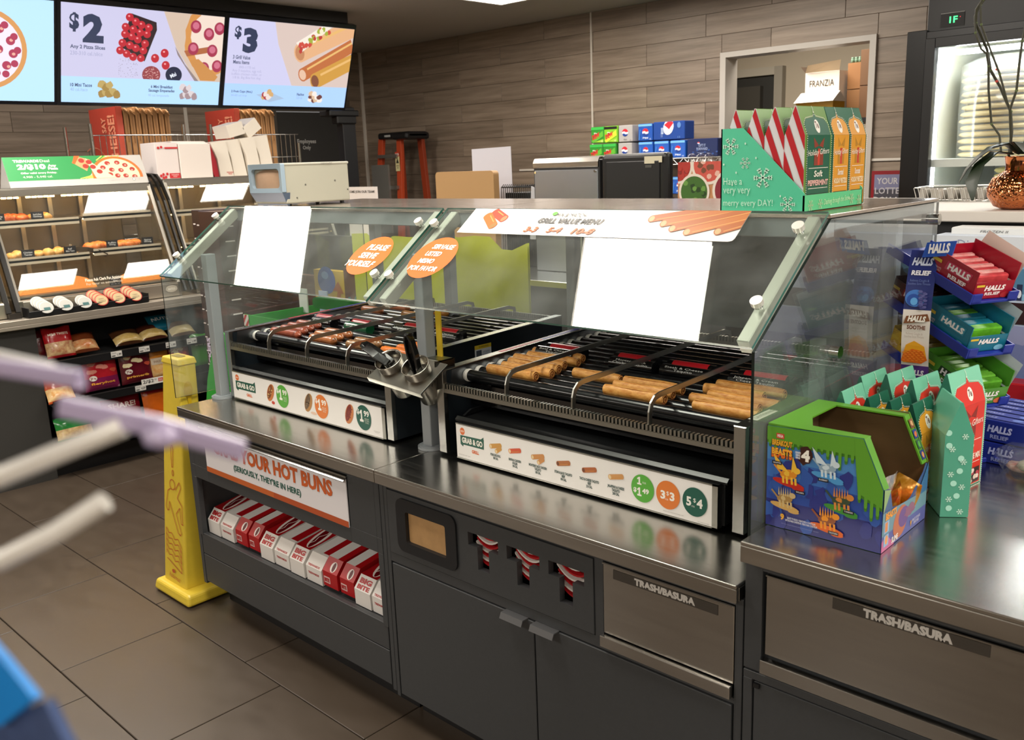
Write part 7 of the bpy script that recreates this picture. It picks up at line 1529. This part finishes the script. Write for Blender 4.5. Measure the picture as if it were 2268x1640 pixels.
out(loop(cx-.004, .405, .020, .020)); out([(cx+.018, .388), (cx+.052, .425), (cx+.064, .405), (cx+.034, .360), (cx+.058, .342)])
out([(cx-.018, .388), (cx-.040, .375), (cx-.058, .310), (cx-.045, .295), (cx-.036, .300), (cx-.030, .335)]); out([(cx-.030, .335), (cx+.034, .222), (cx+.052, .215), (cx+.060, .225), (cx+.022, .295), (cx+.052, .325), (cx+.060, .265), (cx+.074, .262), (cx+.070, .335), (cx+.046, .352)])
for i in range(5):
    x0_ = cx-.060+.024*i*.6; y0_ = .205-.032*i*.6
    out([(cx-.062, .225-.022*i-.002), (cx-.042, .205-.022*i), (cx-.020, .210-.022*i), (cx+.005, .188-.022*i), (cx+.030, .196-.022*i), (cx+.056, .168-.022*i)])
out([(cx-.060, .10), (cx+.055, .065)]); out([(cx-.060, .225), (cx-.062, .12)]); out([(cx+.056, .17), (cx+.056, .065)])
a.text('Rubbermaid', cx-.045, .030, .085, .018, PR, .0, .2, rot=-.08).ell(cx-.01, .058, .012, .008, PR, 12); a.build('printed_figure', t)
a = Art(V(-3.155, 1.44, .045)+V(0, 0, 0), (0, 1, 0), V(-.001, 0, 1), eps=.004); a.ell(.104, .775, .017, .032, '#c9a512', 20).poly([(.096, .77), (.112, .77), (.109, .70), (.099, .70)], '#c9a512'); a.build('keyhole_dent', t)
# ================================================================== candy displays behind the island
BR_ = mat('#2c1512', .4, 0, .1)
t = thing('brown_candy_display', 'tall dark brown candy display with vertical purple lettering left of the island', 'candy display', (-4.2, 2.35, 0))
M().box(-4.24, -4.16, 2.20, 2.62, 0, 1.43, BR_).build('left_panel', t, bevel=.002); M().box(-4.155, -3.98, 2.19, 2.60, 0, 1.425, mat('#361a15', .4, 0, .1)).build('right_panel', t, bevel=.002)
a = Art((-4.24, 2.1995, 0), (1, 0, 0), (0, 0, 1), eps=.0015)
for i in range(12): a.rect(.012, 1.36-.07*i, .022, .006, '#d9cfca').rect(.048, 1.355-.07*i, .022, .006, '#d9cfca')
a.text('SNICKERS', .055, .60, .20, .030, '#cfc0d8', .03, rot=math.pi/2); a.build('panel_print', t)
a = Art((-3.9795, 2.20, 0), (0, 1, 0), (0, 0, 1), eps=.0015)
for i in range(12): a.rect(.02, 1.35-.07*i, .05, .006, '#d9cfca')
a.text('SNICKERS', .08, .62, .24, .045, '#b49ac4', .03, rot=math.pi/2); a.build('side_print', t)
t = thing('green_candy_stand', 'bright green cardboard stand with a curved edge beside the left post', 'candy display', (-3.75, 2.2, 0))
GR = mat('#2f9a34', .45)
m = M(); m.prism([(-3.93, 0), (-3.56, 0), (-3.56, .60), (-3.62, .90), (-3.71, .93), (-3.76, .84), (-3.84, .68), (-3.89, .52), (-3.93, .3)], 'y', 1.98, 1.99, GR); m.build('curved_panel', t)
m = M(); m.box(-3.58, -2.85, 2.49, 2.50, .93, .985, GR).box(-3.58, -3.573, 2.05, 2.50, .93, .985, GR).box(-3.57, -2.86, 2.06, 2.49, .925, .93, mat('#206a28', .6)).box(-3.56, -2.87, 2.1, 2.48, 0, .925, mat('#1a1c1a', .7)); m.build('green_tray', t)
m = M(); m.box(-3.574, -2.85, 2.045, 2.050, .945, .995, GR); m.build('front_lip', t)
a = Art((-3.574, 2.0445, .945), (1, 0, 0), (0, 0, 1), eps=.001); a.rect(0, 0, .04, .05, '#d8d2cc').poly([(0, .01), (.03, .05), (.012, .05), (0, .03)], '#b3282c').poly([(.008, 0), (.028, 0), (.04, .018), (.04, .034)], '#b3282c').rect(.69, 0, .03, .05, '#d8d2cc').poly([(.69, .01), (.71, .05), (.70, .05)], '#b3282c'); a.build('candy_cane_sticker', t)
m = M(); m.prism(rrect(-3.42, -3.05, 1.0, 1.05, .024), 'y', 2.30, 2.33, mat('#1f6a2a', .4)); m.build('green_cutout', t, bevel=.004)
for x, c_ in ((-3.60, '#c9cdc8'), (-3.44, '#a9b4d8')):
    M().box(x, x+.065, 2.35, 2.355, .96, 1.07, mat(c_, .5)).build('price_tag', t)
t = thing('yellow_candy_display', 'yellow candy display board with a blue ball picture behind the left grill', 'candy display', (-3.5, 2.75, 0))
M().box(-3.98, -3.72, 2.70, 2.74, .6, 1.10, mat('#d9b020', .45)).build('board', t)
a = Art((-3.98, 2.6995, .8), (1, 0, 0), (0, 0, 1), eps=.0015); a.ell(.11, .25, .075, .07, '#2458b8', 24).ell(.10, .275, .03, .02, '#7aa4e6', 14).ell(.12, .09, .05, .06, '#8a8a92', 18).ell(.12, .085, .028, .035, '#d9b020', 14).poly([(.17, .10), (.20, .20), (.16, .20), (.21, .25), (.25, .19), (.225, .19), (.215, .10)], '#b8601c'); a.build('board_print', t)
M().box(-3.71, -3.60, 2.69, 2.73, .6, 1.12, mat('#5a2422', .45)).prism([(-3.70, .92), (-3.67, .98), (-3.65, .94), (-3.61, .99), (-3.62, .88), (-3.68, .87)], 'y', 2.68, 2.69, mat('#3a8a94', .4)).build('brown_board', t)
M().box(-4.30, -4.0, 2.72, 2.76, .6, 1.06, mat('#4a2a22', .5, noise=.5, nscale=18, c2='#a8745a')).build('striped_board', t)
M().box(-4.35, -3.5, 2.76, 2.80, 0, .9, mat('#161616', .6)).build('dark_base', t)
m = M(); n = 14; vs = []
LIME = mat('#b9bd1c', .5, noise=.12, nscale=3)
for i in range(n+1):
    x = -3.58+1.15*i/n; y = 2.66+.02*math.sin(i*1.3); vs += [(x, y, .80), (x, y, 1.295-.03*math.sin(i*.6)+.02*math.sin(i*1.9))]
m.add(vs, [(2*i, 2*i+2, 2*i+3, 2*i+1) for i in range(n)], LIME, True); m.add([v+V(0, .01, 0) for v in m.v[:]], [(2*i+1, 2*i+3, 2*i+2, 2*i) for i in range(n)], LIME, True)
m.box(-3.56, -2.45, 2.68, 2.70, 0, .85, BLACK); tag(centred(m.build('lime_banner')), 'large lime yellow sheet hanging behind the left half of the guard', 'banner')
m = M(); m.box(-4.6, -3.6, 2.92, 2.96, 0, 1.25, mat('#26221d', .6)); tag(centred(m.build('dark_partition')), 'dark low partition behind the candy displays', 'partition')
M().box(-1.925, -1.905, 1.70, 1.705, .97, 1.20, mat('#d9b92a', .5)).build('yellow_tag', guard)
# ================================================================== peg hooks close to the lens, far left
t = thing('peg_hook_panel', 'black wire panel just out of the frame holding the near hooks', 'display panel', (-.46, .0, 0))
M().box(-.475, -.465, -.12, .10, .0, 1.75, BLACK).build('panel_bar', t)
LAV = mat('#b3a6c6', .3, 0, .3); LAV2 = mat('#7f78a8', .3, 0, .2); HK = mat('#f0ede6', .3, .25)
def P_(px, py, d):      # kept as plain numbers below
    return None
def hook(name, label, pts, r, tagp=None, tip=None):
    t = thing(name, label, 'display hook', pts[0], 'out of focus hooks at the left edge')
    M().tube(pts, r, HK, 10).build('hook_wire', t)
    if tagp:
        m = M(); m.tube(tagp[0], .004, LAV, flat=tagp[1]); m.build('label_holder', t, bevel=.001)
        m = M(); m.tube([Vector(p)+V(0, 0, tagp[1][1]*.55)+V(.0010, -.0005, 0) for p in tagp[0]], .0006, LAV2, 6); m.build('label_groove', t)
hook('display_hook', 'blurred chrome hook with a lavender label strip at the upper left', [(-.47, .05, 1.548), (-.33, .095, 1.545), (-.271, .093, 1.548)], .0012, ([(-.292, .078, 1.5495), (-.254, .094, 1.5462)], (.0018, .0026)))
hook('display_hook', 'blurred chrome hook with a long lavender label strip crossing the snack shelves', [(-.47, .0, 1.50), (-.37, .045, 1.505), (-.267, .074, 1.521), (-.245, .100, 1.533)], .0030, ([(-.2585, .0895, 1.5390), (-.238, .107, 1.5325), (-.2190, .1210, 1.5255)], (.0016, .0030)))
m_ = M(); m_.lathe([(.001, -.004), (.005, -.002), (.0055, .001), (.001, .004)], (-.2365, .107, 1.5305), LAV, 12); m_.build('strip_clip', bpy.data.objects['display_hook.001'])
hook('display_hook', 'bright blurred chrome hook tip curving up over the floor at the left', [(-.47, .0, 1.47), (-.37, .035, 1.482), (-.264, .070, 1.4985), (-.254, .082, 1.5055), (-.245, .0925, 1.5135)], .0030)
t = thing('blue_pack', 'blurred bright blue package at the lower left edge', 'package', (-.30, .04, 1.40), None)
m = M(); m.prism([(-.33, 1.425), (-.287, 1.438), (-.249, 1.463), (-.274, 1.4665), (-.33, 1.472)], 'y', .068, .0705, mat('#1b8fe6', .4)); m.build('blue_flap', t, bevel=.001)
m = M(); m.prism([(-.33, 1.38), (-.262, 1.41), (-.232, 1.447), (-.252, 1.460), (-.29, 1.438), (-.33, 1.42)], 'y', .0712, .074, mat('#3d4f78', .6, noise=.2, nscale=60)); m.build('denim_body', t, bevel=.002)
